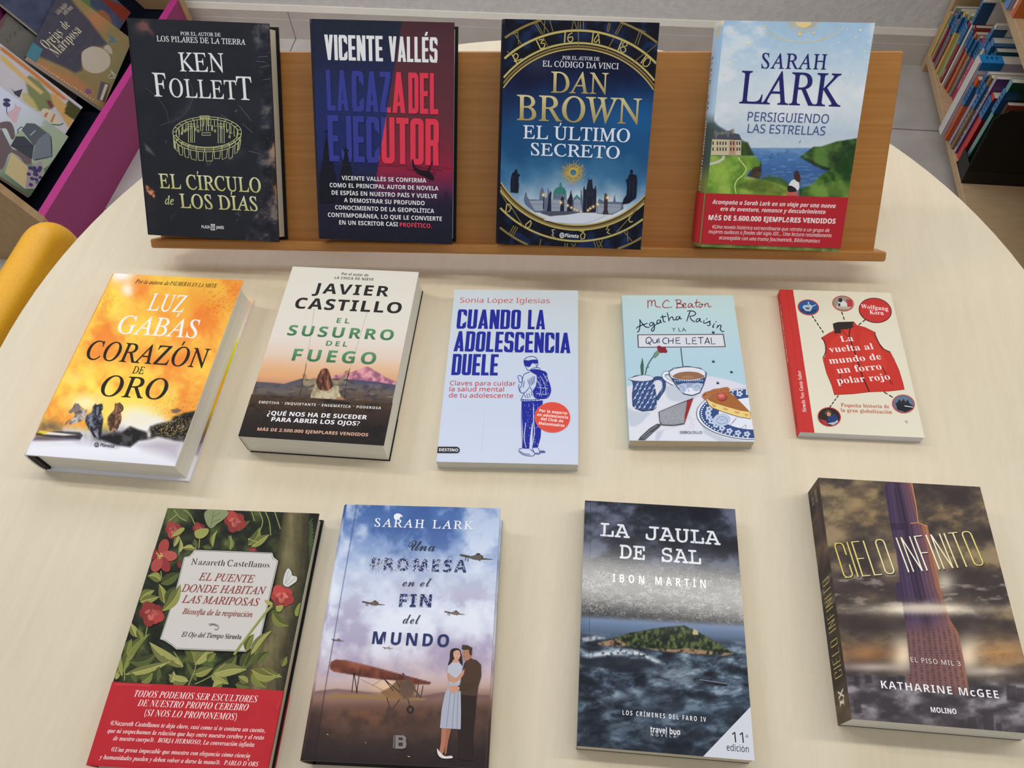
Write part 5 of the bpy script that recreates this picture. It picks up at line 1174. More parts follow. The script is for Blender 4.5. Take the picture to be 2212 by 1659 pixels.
# hand lettering
def pen(lst, wd, col): f.lines(lst, wd, col, True, taper=[.7, 1, 1, .8])
f.crop = (1370, 640, 6.048)
pen([[(175, 50), (180, 95), (178, 155)], [(180, 80), (205, 55), (225, 65), (228, 110), (225, 130)], [(228, 85), (255, 52), (272, 65), (278, 120), (300, 140), (330, 135)], [(458, 75), (430, 50), (395, 70), (372, 110), (378, 140), (410, 150), (470, 145)], [(552, 45), (560, 100), (558, 160)], [(530, 55), (575, 45), (612, 60), (600, 85), (565, 98), (610, 100), (635, 120), (620, 145), (545, 150)],
     [(640, 130), (665, 118), (672, 98), (650, 95), (640, 120), (650, 150), (690, 140)], [(755, 100), (725, 95), (705, 120), (712, 145), (735, 135), (757, 105), (755, 130), (770, 145), (790, 135)], [(820, 40), (808, 95), (812, 135), (835, 140)], [(785, 85), (865, 78)], [(880, 100), (855, 105), (845, 130), (860, 145), (885, 130), (890, 110), (875, 100), (905, 108)], [(920, 95), (925, 140)], [(925, 115), (950, 92), (965, 100), (968, 130), (985, 140), (1008, 128)]], 13, RC)
f.dots([(338, 147), (486, 143)], 9, RC)
HB = (30, 44, 66)
pen([[(70, 300), (76, 350), (70, 420), (56, 460), (36, 468)], [(25, 425), (50, 400), (110, 375), (175, 352)], [(70, 300), (100, 350), (150, 400), (200, 408)], [(245, 340), (215, 345), (200, 370), (212, 390), (240, 375), (250, 345), (265, 400), (255, 445), (235, 455), (225, 435), (260, 390), (310, 350)], [(340, 310), (310, 312), (295, 340), (308, 360), (335, 340), (345, 312), (345, 340), (365, 345)], [(368, 240), (375, 290), (385, 330), (410, 335)], [(340, 275), (420, 262)], [(430, 210), (445, 270), (455, 330)], [(455, 310), (480, 275), (500, 272), (510, 300), (520, 312), (545, 300)], [(580, 265), (555, 270), (545, 295), (560, 310), (585, 290), (595, 262), (600, 295), (625, 290)],
     [(738, 185), (718, 230), (685, 330)], [(690, 195), (740, 190), (790, 205), (800, 235), (770, 255), (722, 262)], [(725, 262), (750, 310), (795, 338)], [(850, 290), (825, 295), (808, 320), (820, 335), (845, 320), (860, 290), (862, 325), (885, 335)], [(915, 310), (905, 345), (920, 352), (960, 340), (990, 325), (985, 350), (995, 365), (975, 385), (950, 378)], [(1050, 355), (1025, 400), (1045, 405)], [(1095, 375), (1080, 420)], [(1085, 405), (1115, 380), (1135, 385), (1125, 430), (1150, 460), (1178, 460)]], 14, HB)
f.dots([(948, 295), (1068, 335)], 9, HB); f.crop = K
f.txt('def', 'Y LA', 545, 431, 684, 431, 36, INK, tr=.1)
f.poly([(208, 460), (1046, 454), (1066, 582), (214, 588)], (86, 74, 70)); f.poly([(220, 468), (1037, 463), (1055, 574), (224, 580)], (216, 218, 226))
f.crop = (1370, 640, 6.048)
f.lines([[(190, 535), (160, 555), (155, 600), (180, 620), (215, 600), (222, 560), (200, 535), (180, 540)], [(180, 590), (215, 640)], [(240, 560), (245, 600), (265, 612), (290, 600), (300, 560)], [(430, 545), (390, 550), (372, 585), (390, 615), (430, 618)]], 11, INK, True)
f.lines([[(318, 545), (327, 612)], [(300, 560), (304, 612)], [(445, 545), (450, 620)], [(510, 545), (505, 620)], [(450, 585), (508, 580)], [(595, 540), (545, 545), (545, 615), (605, 618)], [(545, 580), (590, 575)], [(678, 540), (685, 620), (735, 622)], [(810, 540), (762, 545), (760, 620), (820, 622)], [(762, 582), (805, 578)], [(830, 540), (905, 538)], [(868, 540), (870, 625)], [(955, 540), (920, 625)], [(955, 540), (985, 625)], [(932, 598), (978, 598)], [(1003, 540), (1010, 625), (1060, 622)]], 11, INK); f.crop = K
f.line([(631, 590), (640, 680), (652, 772)], 10, (92, 84, 78))
for x, y in ((945, 724), (1120, 826), (988, 932), (1214, 1294), (944, 442)):
    f.polys([[(x - 12, y - 8), (x + 12, y - 6), (x + 16, y + 8), (x - 10, y + 10)]], (40, 44, 54)); f.lines([[(x - 14, y - 12), (x + 12, y - 10)]], 3, (92, 100, 112))
# carnation and leaf
f.poly([(258, 682), (272, 760), (270, 840), (264, 905), (246, 850), (238, 770)], (70, 106, 86)); f.line([(258, 700), (256, 800), (264, 900)], 3, (44, 70, 60))
f.line([(272, 908), (290, 830), (310, 760), (345, 700), (372, 670)], 11, (74, 108, 88), True); f.line([(290, 790), (304, 780), (322, 772)], 9, (74, 108, 88))
f.poly([(362, 670), (372, 645), (402, 618), (424, 634), (408, 662), (378, 688)], (112, 146, 116)); f.line([(362, 670), (372, 645), (402, 618), (424, 634), (408, 662), (378, 688), (362, 670)], 3, (52, 80, 70))
f.poly([(402, 576), (425, 570), (450, 582), (474, 578), (492, 606), (500, 628), (484, 640), (462, 636), (440, 640), (420, 632), (404, 606)], (138, 40, 52), True); f.lines([[(412, 590), (440, 612), (470, 622)], [(430, 580), (456, 604), (486, 618)], [(410, 606), (432, 626)]], 3, (96, 24, 36), True)
# jug
f.line([(366, 900), (395, 884), (440, 890), (468, 930), (462, 990), (430, 1040), (398, 1092)], 34, INK, True); f.line([(366, 900), (395, 884), (440, 890), (468, 930), (462, 990), (430, 1040), (398, 1092)], 28, NB, True)
f.poly([(120, 890), (152, 876), (190, 860), (250, 852), (320, 856), (360, 872), (366, 900), (382, 980), (398, 1080), (394, 1170), (360, 1196), (260, 1206), (190, 1180), (162, 1150), (158, 1040), (168, 960), (160, 914)], INK)
f.poly([(126, 890), (156, 880), (250, 857), (320, 861), (358, 876), (352, 900), (270, 914), (190, 910), (150, 902)], (212, 216, 228), True); f.poly([(166, 916), (270, 920), (356, 906), (376, 982), (392, 1080), (388, 1166), (356, 1190), (262, 1200), (194, 1175), (167, 1148), (163, 1040), (172, 960)], NB)
rs = random.Random(8); pts = [(x + rs.uniform(-8, 8), y + rs.uniform(-8, 8)) for y in range(940, 1190, 44) for x in range(190 + (y // 44 % 2) * 24, 385, 48)]
f.lines([[(x - 20, y + 20), (x, y), (x + 12, y - 24)] for x, y in pts], 3.2, WB, True); z = f.up()
for x, y in pts: f.ell(x, y, 9, 9, WB, z=z, n=10)
z = f.up()
for x, y in pts: f.ell(x, y, 4, 4, NB, z=z, n=8)
f.dots([(448 + rs.uniform(-8, 8), y) for y in range(900, 1040, 14)], 3.4, WB)
# cup
f.line([(520, 832), (480, 836), (462, 862), (490, 900), (560, 940)], 34, INK, True); f.line([(520, 832), (480, 836), (462, 862), (490, 900), (560, 940)], 26, WB, True)
f.poly([(510, 820), (560, 785), (690, 768), (820, 786), (880, 830), (878, 870), (850, 960), (815, 1030), (740, 1056), (660, 1040), (600, 980), (545, 900), (516, 860)], INK); f.poly([(518, 824), (564, 791), (690, 775), (818, 792), (873, 832), (868, 872), (842, 956), (808, 1024), (740, 1049), (664, 1034), (606, 976), (553, 898), (523, 858)], WB)
f.poly([(540, 880), (620, 900), (700, 908), (800, 900), (866, 872), (850, 940), (700, 930), (590, 950)], NB); f.poly([(590, 950), (700, 930), (846, 944), (830, 980), (720, 975), (640, 1000)], (150, 166, 196)); f.polys([[(610, 960), (660, 934), (690, 960), (680, 1010), (640, 1024)], [(740, 950), (800, 930), (840, 960), (800, 1010), (750, 1000)]], (176, 190, 214), True)
f.lines([[(x, 905 + (x - 690) ** 2 * -.0004), (x + 6, 918), (x + 12, 905)] for x in range(570, 850, 22)], 4, WB); f.lines([[(620, 980), (640, 960), (660, 985), (650, 1010)], [(760, 980), (790, 955), (812, 985)], [(700, 985), (710, 1020)]], 3, NB, True)
f.ell(697, 838, 176, 62, INK); f.ell(697, 838, 172, 58, (222, 224, 232)); f.poly([(552, 868), (600, 836), (690, 822), (790, 830), (848, 858), (856, 872), (800, 892), (700, 902), (600, 892)], (146, 106, 78), True); f.ell(700, 876, 60, 14, (164, 124, 92))
# plate with tart
P_ = [(1320 + 545 * math.cos(R(a)), 1230 + 262 * math.sin(R(a))) for a in np.linspace(86, 282, 60)]
PX = lambda k: [(1350 + 570 * k * math.cos(R(a)), 1228 + 252 * k * math.sin(R(a))) for a in np.linspace(84, 276, 60)]
f.poly(PX(1.0) + [(1420, 975), (1420, 1482)], INK); f.poly(PX(.99) + [(1420, 982), (1420, 1476)], WB); f.poly(PX(.95) + [(1420, 990), (1420, 1468)], NB); f.poly(PX(.62) + [(1420, 1075), (1420, 1384)], WB)
rs = random.Random(12); z = f.up()
for a in np.linspace(100, 262, 15):
    x, y = 1350 + 570 * .8 * math.cos(R(a)), 1228 + 252 * .8 * math.sin(R(a))
    for q in range(5): f.ell(x + 20 * math.cos(R(72 * q)), y + 17 * math.sin(R(72 * q)), 13, 11, (196, 206, 226), z=z + q * 1e-6, n=10)
f.dots([(1350 + 570 * .915 * math.cos(R(a)), 1228 + 252 * .915 * math.sin(R(a))) for a in np.linspace(98, 266, 34)], 8, WB)
f.polys([[(940, 1290), (980, 1240), (1050, 1230), (1110, 1270), (1090, 1330), (1010, 1350), (960, 1330)]], (186, 198, 220), True); f.lines([[(970, 1300), (1010, 1260), (1060, 1270), (1080, 1310), (1020, 1330), (980, 1310)], [(1010, 1290), (1050, 1290)], [(1130, 1320), (1170, 1270), (1100, 1350)], [(1200, 1380), (1260, 1340), (1250, 1390)]], 3.5, NB, True)
f.poly([(834, 1060), (860, 1024), (905, 1010), (950, 990), (1000, 985), (1050, 974), (1090, 975), (1105, 1005), (1080, 1020), (1000, 1030), (930, 1050), (880, 1080), (892, 1120), (870, 1100)], (176, 110, 66), True)
f.poly([(880, 1085), (930, 1052), (1010, 1030), (1090, 1012), (1160, 1070), (1230, 1140), (1302, 1215), (1200, 1200), (1060, 1160), (960, 1130)], (164, 100, 52)); f.poly([(880, 1090), (960, 1130), (1060, 1160), (1200, 1200), (1302, 1215), (1306, 1280), (1200, 1262), (1040, 1212), (930, 1170), (900, 1140)], (228, 206, 128))
f.polys([[(930, 1135), (970, 1150), (965, 1170), (935, 1155)], [(1040, 1170), (1090, 1185), (1080, 1200), (1045, 1190)], [(1150, 1205), (1200, 1215), (1190, 1232), (1155, 1224)], [(1230, 1230), (1290, 1236), (1270, 1256)]], (214, 150, 96)); f.line([(900, 1145), (930, 1172), (1040, 1214), (1200, 1264), (1308, 1280), (1302, 1215)], 6, (116, 74, 44))
f.lines([[(850, 1060 - i * 2), (862 + i * 6, 1040 - i * 3)] for i in range(3)] + [[(900 + 28 * i, 1012 - 4 * i), (916 + 28 * i, 1034 - 5 * i)] for i in range(7)], 4, (120, 70, 40))
f.ell(1028, 1070, 50, 40, (112, 60, 36), .1); f.ell(1024, 1064, 47, 36, (184, 76, 72)); f.ell(1020, 1058, 30, 20, (208, 110, 100)); f.dots([(1008, 1052), (1022, 1050), (1036, 1056), (1014, 1064), (1028, 1066)], 3, (236, 200, 180))
# cake slice
f.poly([(414, 1212), (560, 1150), (752, 1076), (664, 1330), (560, 1346), (450, 1342), (424, 1310)], (60, 62, 66)); f.poly([(422, 1216), (560, 1156), (690, 1110), (660, 1322), (560, 1339), (452, 1335), (430, 1306)], (150, 152, 158)); f.dots([(rs.uniform(430, 660), rs.uniform(1180, 1320)) for _ in range(160)], 2.6, (198, 200, 206))
f.poly([(690, 1112), (750, 1078), (662, 1328), (668, 1240), (682, 1180)], (150, 44, 46)); f.poly([(216, 1484), (240, 1452), (330, 1370), (400, 1328), (446, 1330), (420, 1360), (350, 1420), (282, 1484)], (74, 76, 82)); f.lines([[(250, 1464), (330, 1394), (400, 1344)], [(270, 1474), (340, 1412)]], 7, (140, 144, 150)); f.dots([(rs.uniform(690, 760), rs.uniform(1240, 1370)) for _ in range(16)], 2.4, (150, 60, 60))
f.txt('def:0.004', 'DEBOLS!LLO', 623, 1422, 838, 1423, 24, (44, 48, 58))
bk.finish((176, 206, 216), (190, 200, 210), (186, 204, 208), (SATIN, FOIL))

# ---- cream paperback with a red vest
K = (1660, 610, 4.6083)
bk = Book('paperback_book', 'thin cream paperback with red spine and a red sleeveless vest', table_book(.2768, .5143, 3.23, .1273, .1921), .1273, .1921, .011, K, False, GRP_MID, pages=page_mat('bluish_pages', (206, 206, 212)))
f = bk.front
f.paint(lambda X, Y, U, V: ramp(fbm(X, Y, 400, 3, 3), [(0, (222, 214, 190)), (1, (226, 220, 198))]), 30)
RED = (196, 54, 50)
w_ = f.loc([(238, 68), (465, 1497)]); xr = float(w_[:, 0].mean())
f._put(np.array([(0, 0), (xr, 0), (xr, f.h), (0, f.h)]), np.array([(0, 1, 2, 3)]), RED); f.lines([[(180, 70), (365, 1492)]], 2.5, (160, 42, 42))
# spine-side lettering reads up the red strip
def up_txt(s_, st, tx, p0, p1, cap, col):
    P = s_.loc([p0, p1]); e = P[1] - P[0]; L = np.hypot(*e); e /= L; nrm = np.array([-e[1], e[0]]); V, T, wd = layout(st, tx, .02)
    s_._put(P[0] + np.outer(V[:, 0] / wd * L, e) + np.outer(V[:, 1] * cap, nrm), T, col)
up_txt(f, 'serifb:-0.004', 'Siruela Nos Gusta Saber', (378, 1290), (322, 880), .0042, (242, 222, 214))
def dash(p, q, n=5):
    p, q = np.array(p, float), np.array(q, float); return [[p + (q - p) * (i + .15) / n, p + (q - p) * (i + .85) / n] for i in range(n)]
f.lines(dash((430, 325), (552, 508)) + dash((725, 285), (758, 380), 2) + dash((972, 365), (890, 430), 2) + dash((700, 1120), (605, 1250), 4) + dash((1140, 1085), (1245, 1150), 2), 11, (44, 38, 34))
vest = [(640, 410), (690, 395), (780, 392), (850, 390), (880, 425), (960, 445), (1055, 492), (1064, 525), (1100, 600), (1150, 660), (1215, 695), (1250, 760), (1300, 870), (1340, 1000), (1355, 1068), (1200, 1086), (1000, 1094), (850, 1112), (655, 1122), (625, 1020), (575, 900), (540, 765), (565, 730), (570, 650), (548, 585), (526, 550), (600, 505), (650, 480)]
f.poly(vest, (150, 44, 36))
def vcol(X, Y, U, V):
    n = fbm(X, Y, 60, 5, 5); return ramp(n, [(0, (170, 40, 32)), (.5, (196, 52, 42)), (1, (214, 70, 56))])
V_ = [(X_, Y_) for X_, Y_ in vest]
cenx, ceny = np.mean(V_, 0); f.poly([(cenx + (x - cenx) * .985, ceny + (y - ceny) * .985) for x, y in V_], (196, 54, 44))
f.polys([[(700, 520), (830, 480), (860, 640), (800, 900), (690, 960), (640, 800), (600, 640)], [(920, 500), (1040, 540), (1120, 680), (1180, 840), (1080, 960), (960, 900)]], (202, 60, 48), True)
f.poly([(640, 412), (690, 396), (850, 391), (832, 440), (790, 465), (715, 470), (726, 505), (655, 510), (660, 470), (645, 440)], (46, 42, 38)); f.line([(722, 472), (760, 510), (810, 560)], 6, (84, 26, 24))
f.line([(848, 438), (820, 450), (806, 490), (806, 540), (830, 620), (860, 700), (890, 790), (930, 920), (965, 1000), (1005, 1092)], 12, (66, 28, 26), True); f.lines([[(526, 552), (560, 600), (568, 690), (540, 755)], [(1058, 494), (1070, 540), (1130, 650), (1212, 694)]], 9, (44, 34, 32), True); f.lines([[(712, 900), (716, 1010)], [(1130, 840), (1190, 950), (1236, 1018)]], 8, (74, 30, 28))
T9 = (244, 226, 222)
for tx, x0, y0, x1, y1, cap in (('La', 724, 592, 849, 583, 58), ('vuelta al', 612, 698, 1050, 666, 62), ('mundo de', 612, 812, 1128, 766, 64), ('un forro', 690, 908, 1132, 866, 66), ('polar rojo', 690, 1012, 1216, 968, 66)): f.txt('serifb:-0.002', tx, x0, y0, x1, y1, cap, T9, tr=.03)
f.txt('serifb:-0.004', 'Pequeña historia de', 724, 1238, 1204, 1254, 36, (186, 84, 70), tr=.05); f.txt('serifb:-0.004', 'la gran globalización', 722, 1288, 1230, 1309, 36, (186, 84, 70), tr=.05)
f.ell(1062, 280, 165, 124, (58, 30, 28), R(10)); f.ell(1062, 280, 157, 117, RED, R(10)); f.txt('serifb', 'Wolfgang', 922, 258, 1192, 284, 40, T9, tr=.03); f.txt('serifb', 'Korn', 1008, 316, 1148, 327, 40, T9, tr=.03)
def medal(cx, cy, rx, ry, bgc, parts):
    f.ell(cx, cy, rx, ry, RED, R(8)); f.ell(cx, cy, rx - 9, ry - 8, bgc, R(8))
    for pts, c_ in parts: f.poly([(cx + x, cy + y) for x, y in pts], c_)
medal(397, 250, 107, 78, (40, 88, 150), [([(-90, 20), (92, 22), (70, 48), (0, 68), (-70, 46)], (36, 66, 108)), ([(-50, -20), (20, -30), (40, 0), (20, 40), (-30, 36), (-60, 0)], (176, 188, 200)), ([(-10, -40), (0, -60), (10, -30)], (200, 206, 214)), ([(20, -10), (78, -30), (76, -24), (24, 0)], (206, 210, 216)), ([(-30, 0), (10, 2), (6, 20), (-26, 18)], (70, 84, 104))])
medal(742, 211, 107, 77, (150, 144, 134), [([(30, -40), (90, -36), (90, 30), (40, 40)], (178, 60, 62)), ([(-50, -10), (0, -30), (40, 0), (40, 50), (-60, 40)], (214, 212, 208)), ([(-46, -50), (-14, -54), (-6, -24), (-24, -8), (-46, -20)], (52, 40, 36)), ([(-50, 0), (-30, 0), (-26, 44), (-48, 44)], (50, 46, 50)), ([(-90, 24), (80, 36), (60, 56), (-60, 52)], (186, 172, 152))])
medal(604, 1340, 116, 95, (46, 40, 36), [([(-10, 0), (60, -30), (90, 20), (70, 60), (0, 70), (-20, 30)], (38, 62, 110)), ([(-30, -50), (0, -64), (20, -40), (10, -6), (-20, -8)], (196, 148, 118)), ([(-50, -40), (-20, -70), (14, -62), (30, -20), (16, -30), (-10, -52), (-40, -20)], (96, 66, 44)), ([(-100, 20), (-30, 40), (-10, 80), (-50, 76)], (176, 56, 58)), ([(-20, 66), (60, 50), (80, 30), (90, 50), (40, 84)], (176, 186, 200))])
medal(1342, 1211, 113, 91, (96, 116, 138), [([(-80, -10), (100, 20), (90, 50), (20, 84), (-60, 60)], (34, 36, 46)), ([(-60, -20), (-40, -44), (-20, -20), (0, -50), (20, -16), (44, -44), (56, -8), (90, 16), (-70, 0)], (44, 42, 46)), ([(10, 16), (96, 30), (94, 38), (10, 26)], (196, 200, 206))])
f.polys([[(1356, 1380), (1372, 1376), (1390, 1392), (1376, 1402)]], (176, 170, 158))
bk.finish(RED, (190, 186, 180), (206, 196, 176), (SATIN, FOIL), spine_txt=[('serifb:-0.004', 'La vuelta al mundo de un forro polar rojo', .48, .9, .5, .34, (244, 224, 216), False), ('serifb', 'Siruela', .05, .13, .5, .3, (120, 40, 44), False)])

# ================================================================== the four books in the front row
GRP_FR = 'books lying in the front row on the table'
# ---- dark botanical jacket with a plate and red band
K = (180, 1080, 2.8648)
bk = Book('hardcover_book', 'hardcover with painted leaves and peonies jacket and wide red paper band', table_book(-.3332, .1410, 4.36, .158, .235), .158, .235, .0193, K, False, GRP_FR, pages=CREAM, over=.0025)
bk.ct = .0018
f = bk.front
def art(X, Y, U, V):
    n = fbm(X, Y, 90, 3, 5); n2 = fbm(X, Y, 22, 8, 4)
    c = ramp(sstep(.25, .78, n), [(0, (24, 27, 20)), (.5, (38, 44, 28)), (.85, (62, 70, 40)), (1, (86, 96, 54))])
    tl = np.interp(Y, [60, 330, 560, 820, 1040, 1180], [1245, 1198, 1185, 1125, 1010, 990]); tr = np.interp(Y, [60, 450, 600, 900, 1180], [1400, 1385, 1348, 1290, 1245])
    t = np.clip((X - tl) / (tr - tl), 0, 1)
    tk = ramp(t, [(0, (70, 64, 42)), (.3, (112, 104, 72)), (.6, (96, 88, 60)), (1, (48, 44, 32))]); tk = tk * (.8 + .4 * fbm(X * 2.2, Y * .35, 40, 4, 4))[..., None]
    c = mix(c, tk, sstep(-14, 10, X - tl) * sstep(14, -10, X - tr))
    c = mix(c, (20, 20, 16), sstep(10, 60, X - tr) * .5)
    return c + (n2[..., None] - .5) * 14
f.paint(art, 170)
rs = random.Random(21)
def leaf(x0, y0, x1, y1, w, col, z1, z2, bend=.12):
    p, q = np.array((x0, y0), float), np.array((x1, y1), float); d = q - p; n = np.array([-d[1], d[0]]); L = np.hypot(*d); n = n / L
    mid = [p + d * t + n * (bend * L * math.sin(math.pi * t)) for t in np.linspace(0, 1, 9)]
    wd = [w * math.sin(math.pi * t ** .8) ** .9 for t in np.linspace(0, 1, 9)]
    A = [m + n * k for m, k in zip(mid, wd)]; B = [m - n * k for m, k in zip(mid, wd)]
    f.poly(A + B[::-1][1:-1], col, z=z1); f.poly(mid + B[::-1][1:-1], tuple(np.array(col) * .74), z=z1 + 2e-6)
    f.line(mid, 3, tuple(np.minimum(np.array(col) * 1.25, 220)), z=z2)
LV = [(140, 142, 74), (118, 124, 62), (96, 104, 54), (154, 154, 88), (84, 92, 48)]
leaves = [(480, 120, 520, 55, 10), (560, 290, 590, 190, 16), (590, 330, 600, 240, 14), (700, 305, 610, 300, 18), (700, 300, 690, 240, 18), (740, 290, 800, 300, 16), (800, 290, 830, 190, 16), (930, 190, 1030, 130, 26), (910, 310, 900, 220, 20), (1020, 280, 1090, 170, 30), (1040, 290, 1150, 215, 26), (1020, 240, 1080, 260, 22),
    (480, 500, 400, 470, 30), (480, 520, 600, 450, 34), (500, 640, 470, 520, 26), (520, 660, 600, 530, 32), (350, 620, 440, 560, 28), (350, 630, 470, 600, 26), (500, 690, 560, 600, 30), (330, 850, 290, 760, 26), (360, 870, 330, 800, 22), (400, 750, 470, 700, 22),
    (250, 1060, 410, 830, 34), (270, 960, 300, 860, 26), (280, 1000, 460, 940, 32), (240, 1090, 230, 940, 26), (260, 1080, 540, 1000, 26), (590, 1010, 410, 880, 38), (690, 1010, 620, 890, 40), (690, 1020, 840, 890, 40), (620, 1030, 480, 960, 30), (800, 1070, 950, 960, 44), (800, 1080, 1010, 1050, 40), (790, 1090, 900, 1140, 36), (650, 1120, 530, 1080, 36), (680, 1080, 800, 1040, 30), (700, 1120, 640, 1000, 26), (460, 1120, 470, 1030, 24), (330, 1130, 290, 1060, 26), (360, 1130, 430, 1070, 30), (980, 1060, 1060, 900, 36), (1000, 1040, 1050, 840, 34), (1060, 960, 1160, 820, 24), (1040, 1050, 1220, 1080, 40), (1050, 1060, 1130, 1160, 40), (1080, 1010, 1160, 940, 24), (1100, 1040, 1230, 1095, 26), (1230, 1030, 1260, 970, 20), (1170, 700, 1270, 780, 30), (1165, 690, 1230, 700, 26), (940, 1140, 1030, 1160, 26), (860, 1130, 800, 1160, 30), (770, 1000, 820, 950, 24), (1020, 1130, 960, 1090, 26), (540, 1130, 560, 1060, 22), (200, 1110, 230, 1050, 22)]
Z1 = f.up(3); Z2 = f.up(3)
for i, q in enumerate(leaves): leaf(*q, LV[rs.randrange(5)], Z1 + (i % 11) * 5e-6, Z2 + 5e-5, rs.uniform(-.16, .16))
f.lay += 8e-5
f.lines([[(590, 340), (600, 250), (580, 210)], [(715, 300), (720, 240)], [(910, 310), (915, 220)], [(485, 490), (480, 440)], [(385, 850), (400, 760)], [(560, 60), (600, 110), (640, 130)], [(620, 60), (660, 90), (690, 150)], [(530, 130), (580, 90)], [(1080, 60), (1110, 130), (1090, 200)], [(1120, 60), (1150, 130), (1160, 220)], [(1180, 60), (1200, 120), (1220, 180)], [(1040, 70), (1060, 130)], [(650, 1150), (690, 1050), (700, 1000)], [(255, 1120), (260, 1040), (300, 960)], [(690, 1140), (790, 1090), (880, 1010)], [(610, 1040), (600, 1000), (560, 940)]], 6, (140, 148, 82), True)
f.lines([[(1398, y), (1418, y - 34)] for y in range(150, 420, 22)] + [[(1420, y), (1400, y - 26)] for y in range(160, 420, 22)], 5, (88, 112, 66))
def bloom(cx, cy, r, k=1.0):
    z = f.up(3); 
    for i in range(9):
        a = i * 2.4; d = r * .55 * math.sqrt(i / 9); q = rs.uniform(.8, 1.15)
        f.ell(cx + d * math.cos(a), cy + d * math.sin(a), r * .62, r * .5, tuple(np.array((150, 58, 54)) * q * k), a, z=z + i * 3e-6, n=16)
    f.lay += 3e-5
    z = f.up(2)
    for i in range(5): f.ell(cx + r * .34 * math.cos(i * 1.9), cy + r * .3 * math.sin(i * 1.9), r * .26, r * .14, tuple(np.array((186, 98, 88)) * rs.uniform(.85, 1.05) * k), i * 1.3, z=z + i * 2e-6, n=14)
for q in ((556, 186, 52), (715, 180, 40, .9), (936, 135, 66), (420, 706, 76), (1228, 600, 72, 1.1), (600, 400, 22, .7), (1050, 316, 26, .9)): bloom(*q)
z = f.up(2)
for i, a in enumerate((-70, 0, 62, 118, 190)): f.ell(482 + 52 * math.cos(R(a)), 348 + 60 * math.sin(R(a)), 50, 32, [(160, 66, 62), (176, 84, 76), (140, 52, 50), (168, 72, 66), (132, 48, 46)][i], R(a), z=z + i * 2e-6, n=18)
f.dots([(474 + rs.uniform(-18, 18), 350 + rs.uniform(-22, 18)) for _ in range(26)], 3.4, (222, 196, 110))
f.poly([(750, 90), (775, 62), (830, 58), (890, 68), (898, 92), (860, 130), (830, 150), (795, 178), (765, 150)], (132, 140, 100), True); f.lines([[(810, 70), (790, 170)], [(800, 110), (850, 80)], [(795, 140), (850, 120)]], 3, (88, 98, 64)); f.polys([[(690, 200), (720, 182), (775, 180), (770, 215), (735, 240), (700, 235)], [(545, 230), (600, 215), (630, 180), (600, 176)]], (150, 150, 82), True)
f.poly([(1310, 690), (1330, 650), (1350, 640), (1345, 700), (1318, 722)], (128, 140, 66), True)
plate = [(686, 306), (1176, 325), (1184, 352), (1214, 376), (1166, 580), (1108, 838), (1076, 900), (1010, 945), (575, 930), (545, 905), (500, 876), (472, 866), (560, 600), (622, 352), (655, 345), (676, 322)]
f.poly(plate, (44, 44, 38)); pc = np.mean(plate, 0); sh = lambda k: [pc + (np.array(p) - pc) * k for p in plate]
f.poly(sh(.985), (204, 199, 190)); f.line(sh(.968) + [sh(.968)[0]], 2.4, (86, 84, 76)); f.poly(sh(.96), (205, 200, 192))
leaf(490, 690, 606, 520, 30, LV[0], f.up(), f.up(2), .1); leaf(1010, 940, 1060, 830, 26, LV[1], f.up(), f.up(2), -.1); leaf(1040, 960, 1165, 812, 24, LV[3], f.up(), f.up(2), -.1)
f.line([(1172, 655), (1130, 700), (1060, 790), (985, 890), (935, 960)], 16, (138, 142, 82), True); f.line([(1168, 652), (1126, 697), (1056, 787), (981, 887)], 3, (186, 186, 126), True)
f.polys([[(1238, 520), (1246, 470), (1262, 432), (1276, 428), (1290, 450), (1296, 470), (1322, 478), (1320, 505), (1290, 528), (1264, 540)]], (206, 204, 198), True); f.lines([[(1250, 520), (1272, 440)], [(1262, 530), (1312, 486)], [(1256, 520), (1290, 460)]], 3, (150, 146, 140)); f.poly([(1125, 620), (1160, 630), (1175, 650), (1140, 650)], (166, 164, 96), True); f.poly([(1195, 660), (1240, 655), (1225, 690), (1200, 690)], (150, 152, 84), True)
RB = (140, 56, 54); DB = (58, 56, 50)
f.txt('rom', 'Nazareth Castellanos', 667, 402, 1152, 422, 38, DB)
for tx, x0, y0, x1, y1 in (('EL PUENTE', 714, 498, 1056, 514), ('DONDE HABITAN', 606, 569, 1128, 586), ('LAS MARIPOSAS', 611, 637, 1086, 657)): f.txt('ital:0.004', tx, x0, y0, x1, y1, 46, RB)
f.txt('ital:0.006', 'Biosofía de la respiración', 613, 706, 1046, 727, 34, RB); f.lines([[(778, 772), (800, 768), (830, 775), (840, 790), (828, 806), (815, 800)], [(784, 780), (806, 774), (832, 786)]], 3, DB, True)
f.txt('ital:0.006', 'El Ojo del Tiempo', 608, 846, 868, 858, 29, DB); f.txt('serifb', 'Siruela', 878, 859, 978, 863, 29, DB)
bk.finish((52, 52, 36), (24, 24, 26), (40, 42, 30), (SATIN, FOIL))
P0 = f.loc([(700, 1153), (150, 1650)])
b = bk.band(P0[1, 1], P0[0, 1], K, col=(178, 38, 46))
b.paint(lambda X, Y, U, V: ramp(fbm(X, Y, 120, 4, 4), [(0, (176, 36, 45)), (1, (190, 46, 53))]), 40, region=(0, b.y0, b.w, b.y1))
TW = (244, 226, 222)
for tx, x0, y0, x1, y1 in (('TODOS PODEMOS SER ESCULTORES', 312, 1217, 1074, 1253), ('DE NUESTRO PROPIO CEREBRO', 333, 1275, 1018, 1304), ('(SI NOS LO PROPONEMOS)', 376, 1336, 945, 1362)): b.txt('italb:-0.006', tx, x0, y0, x1, y1, 41, TW)
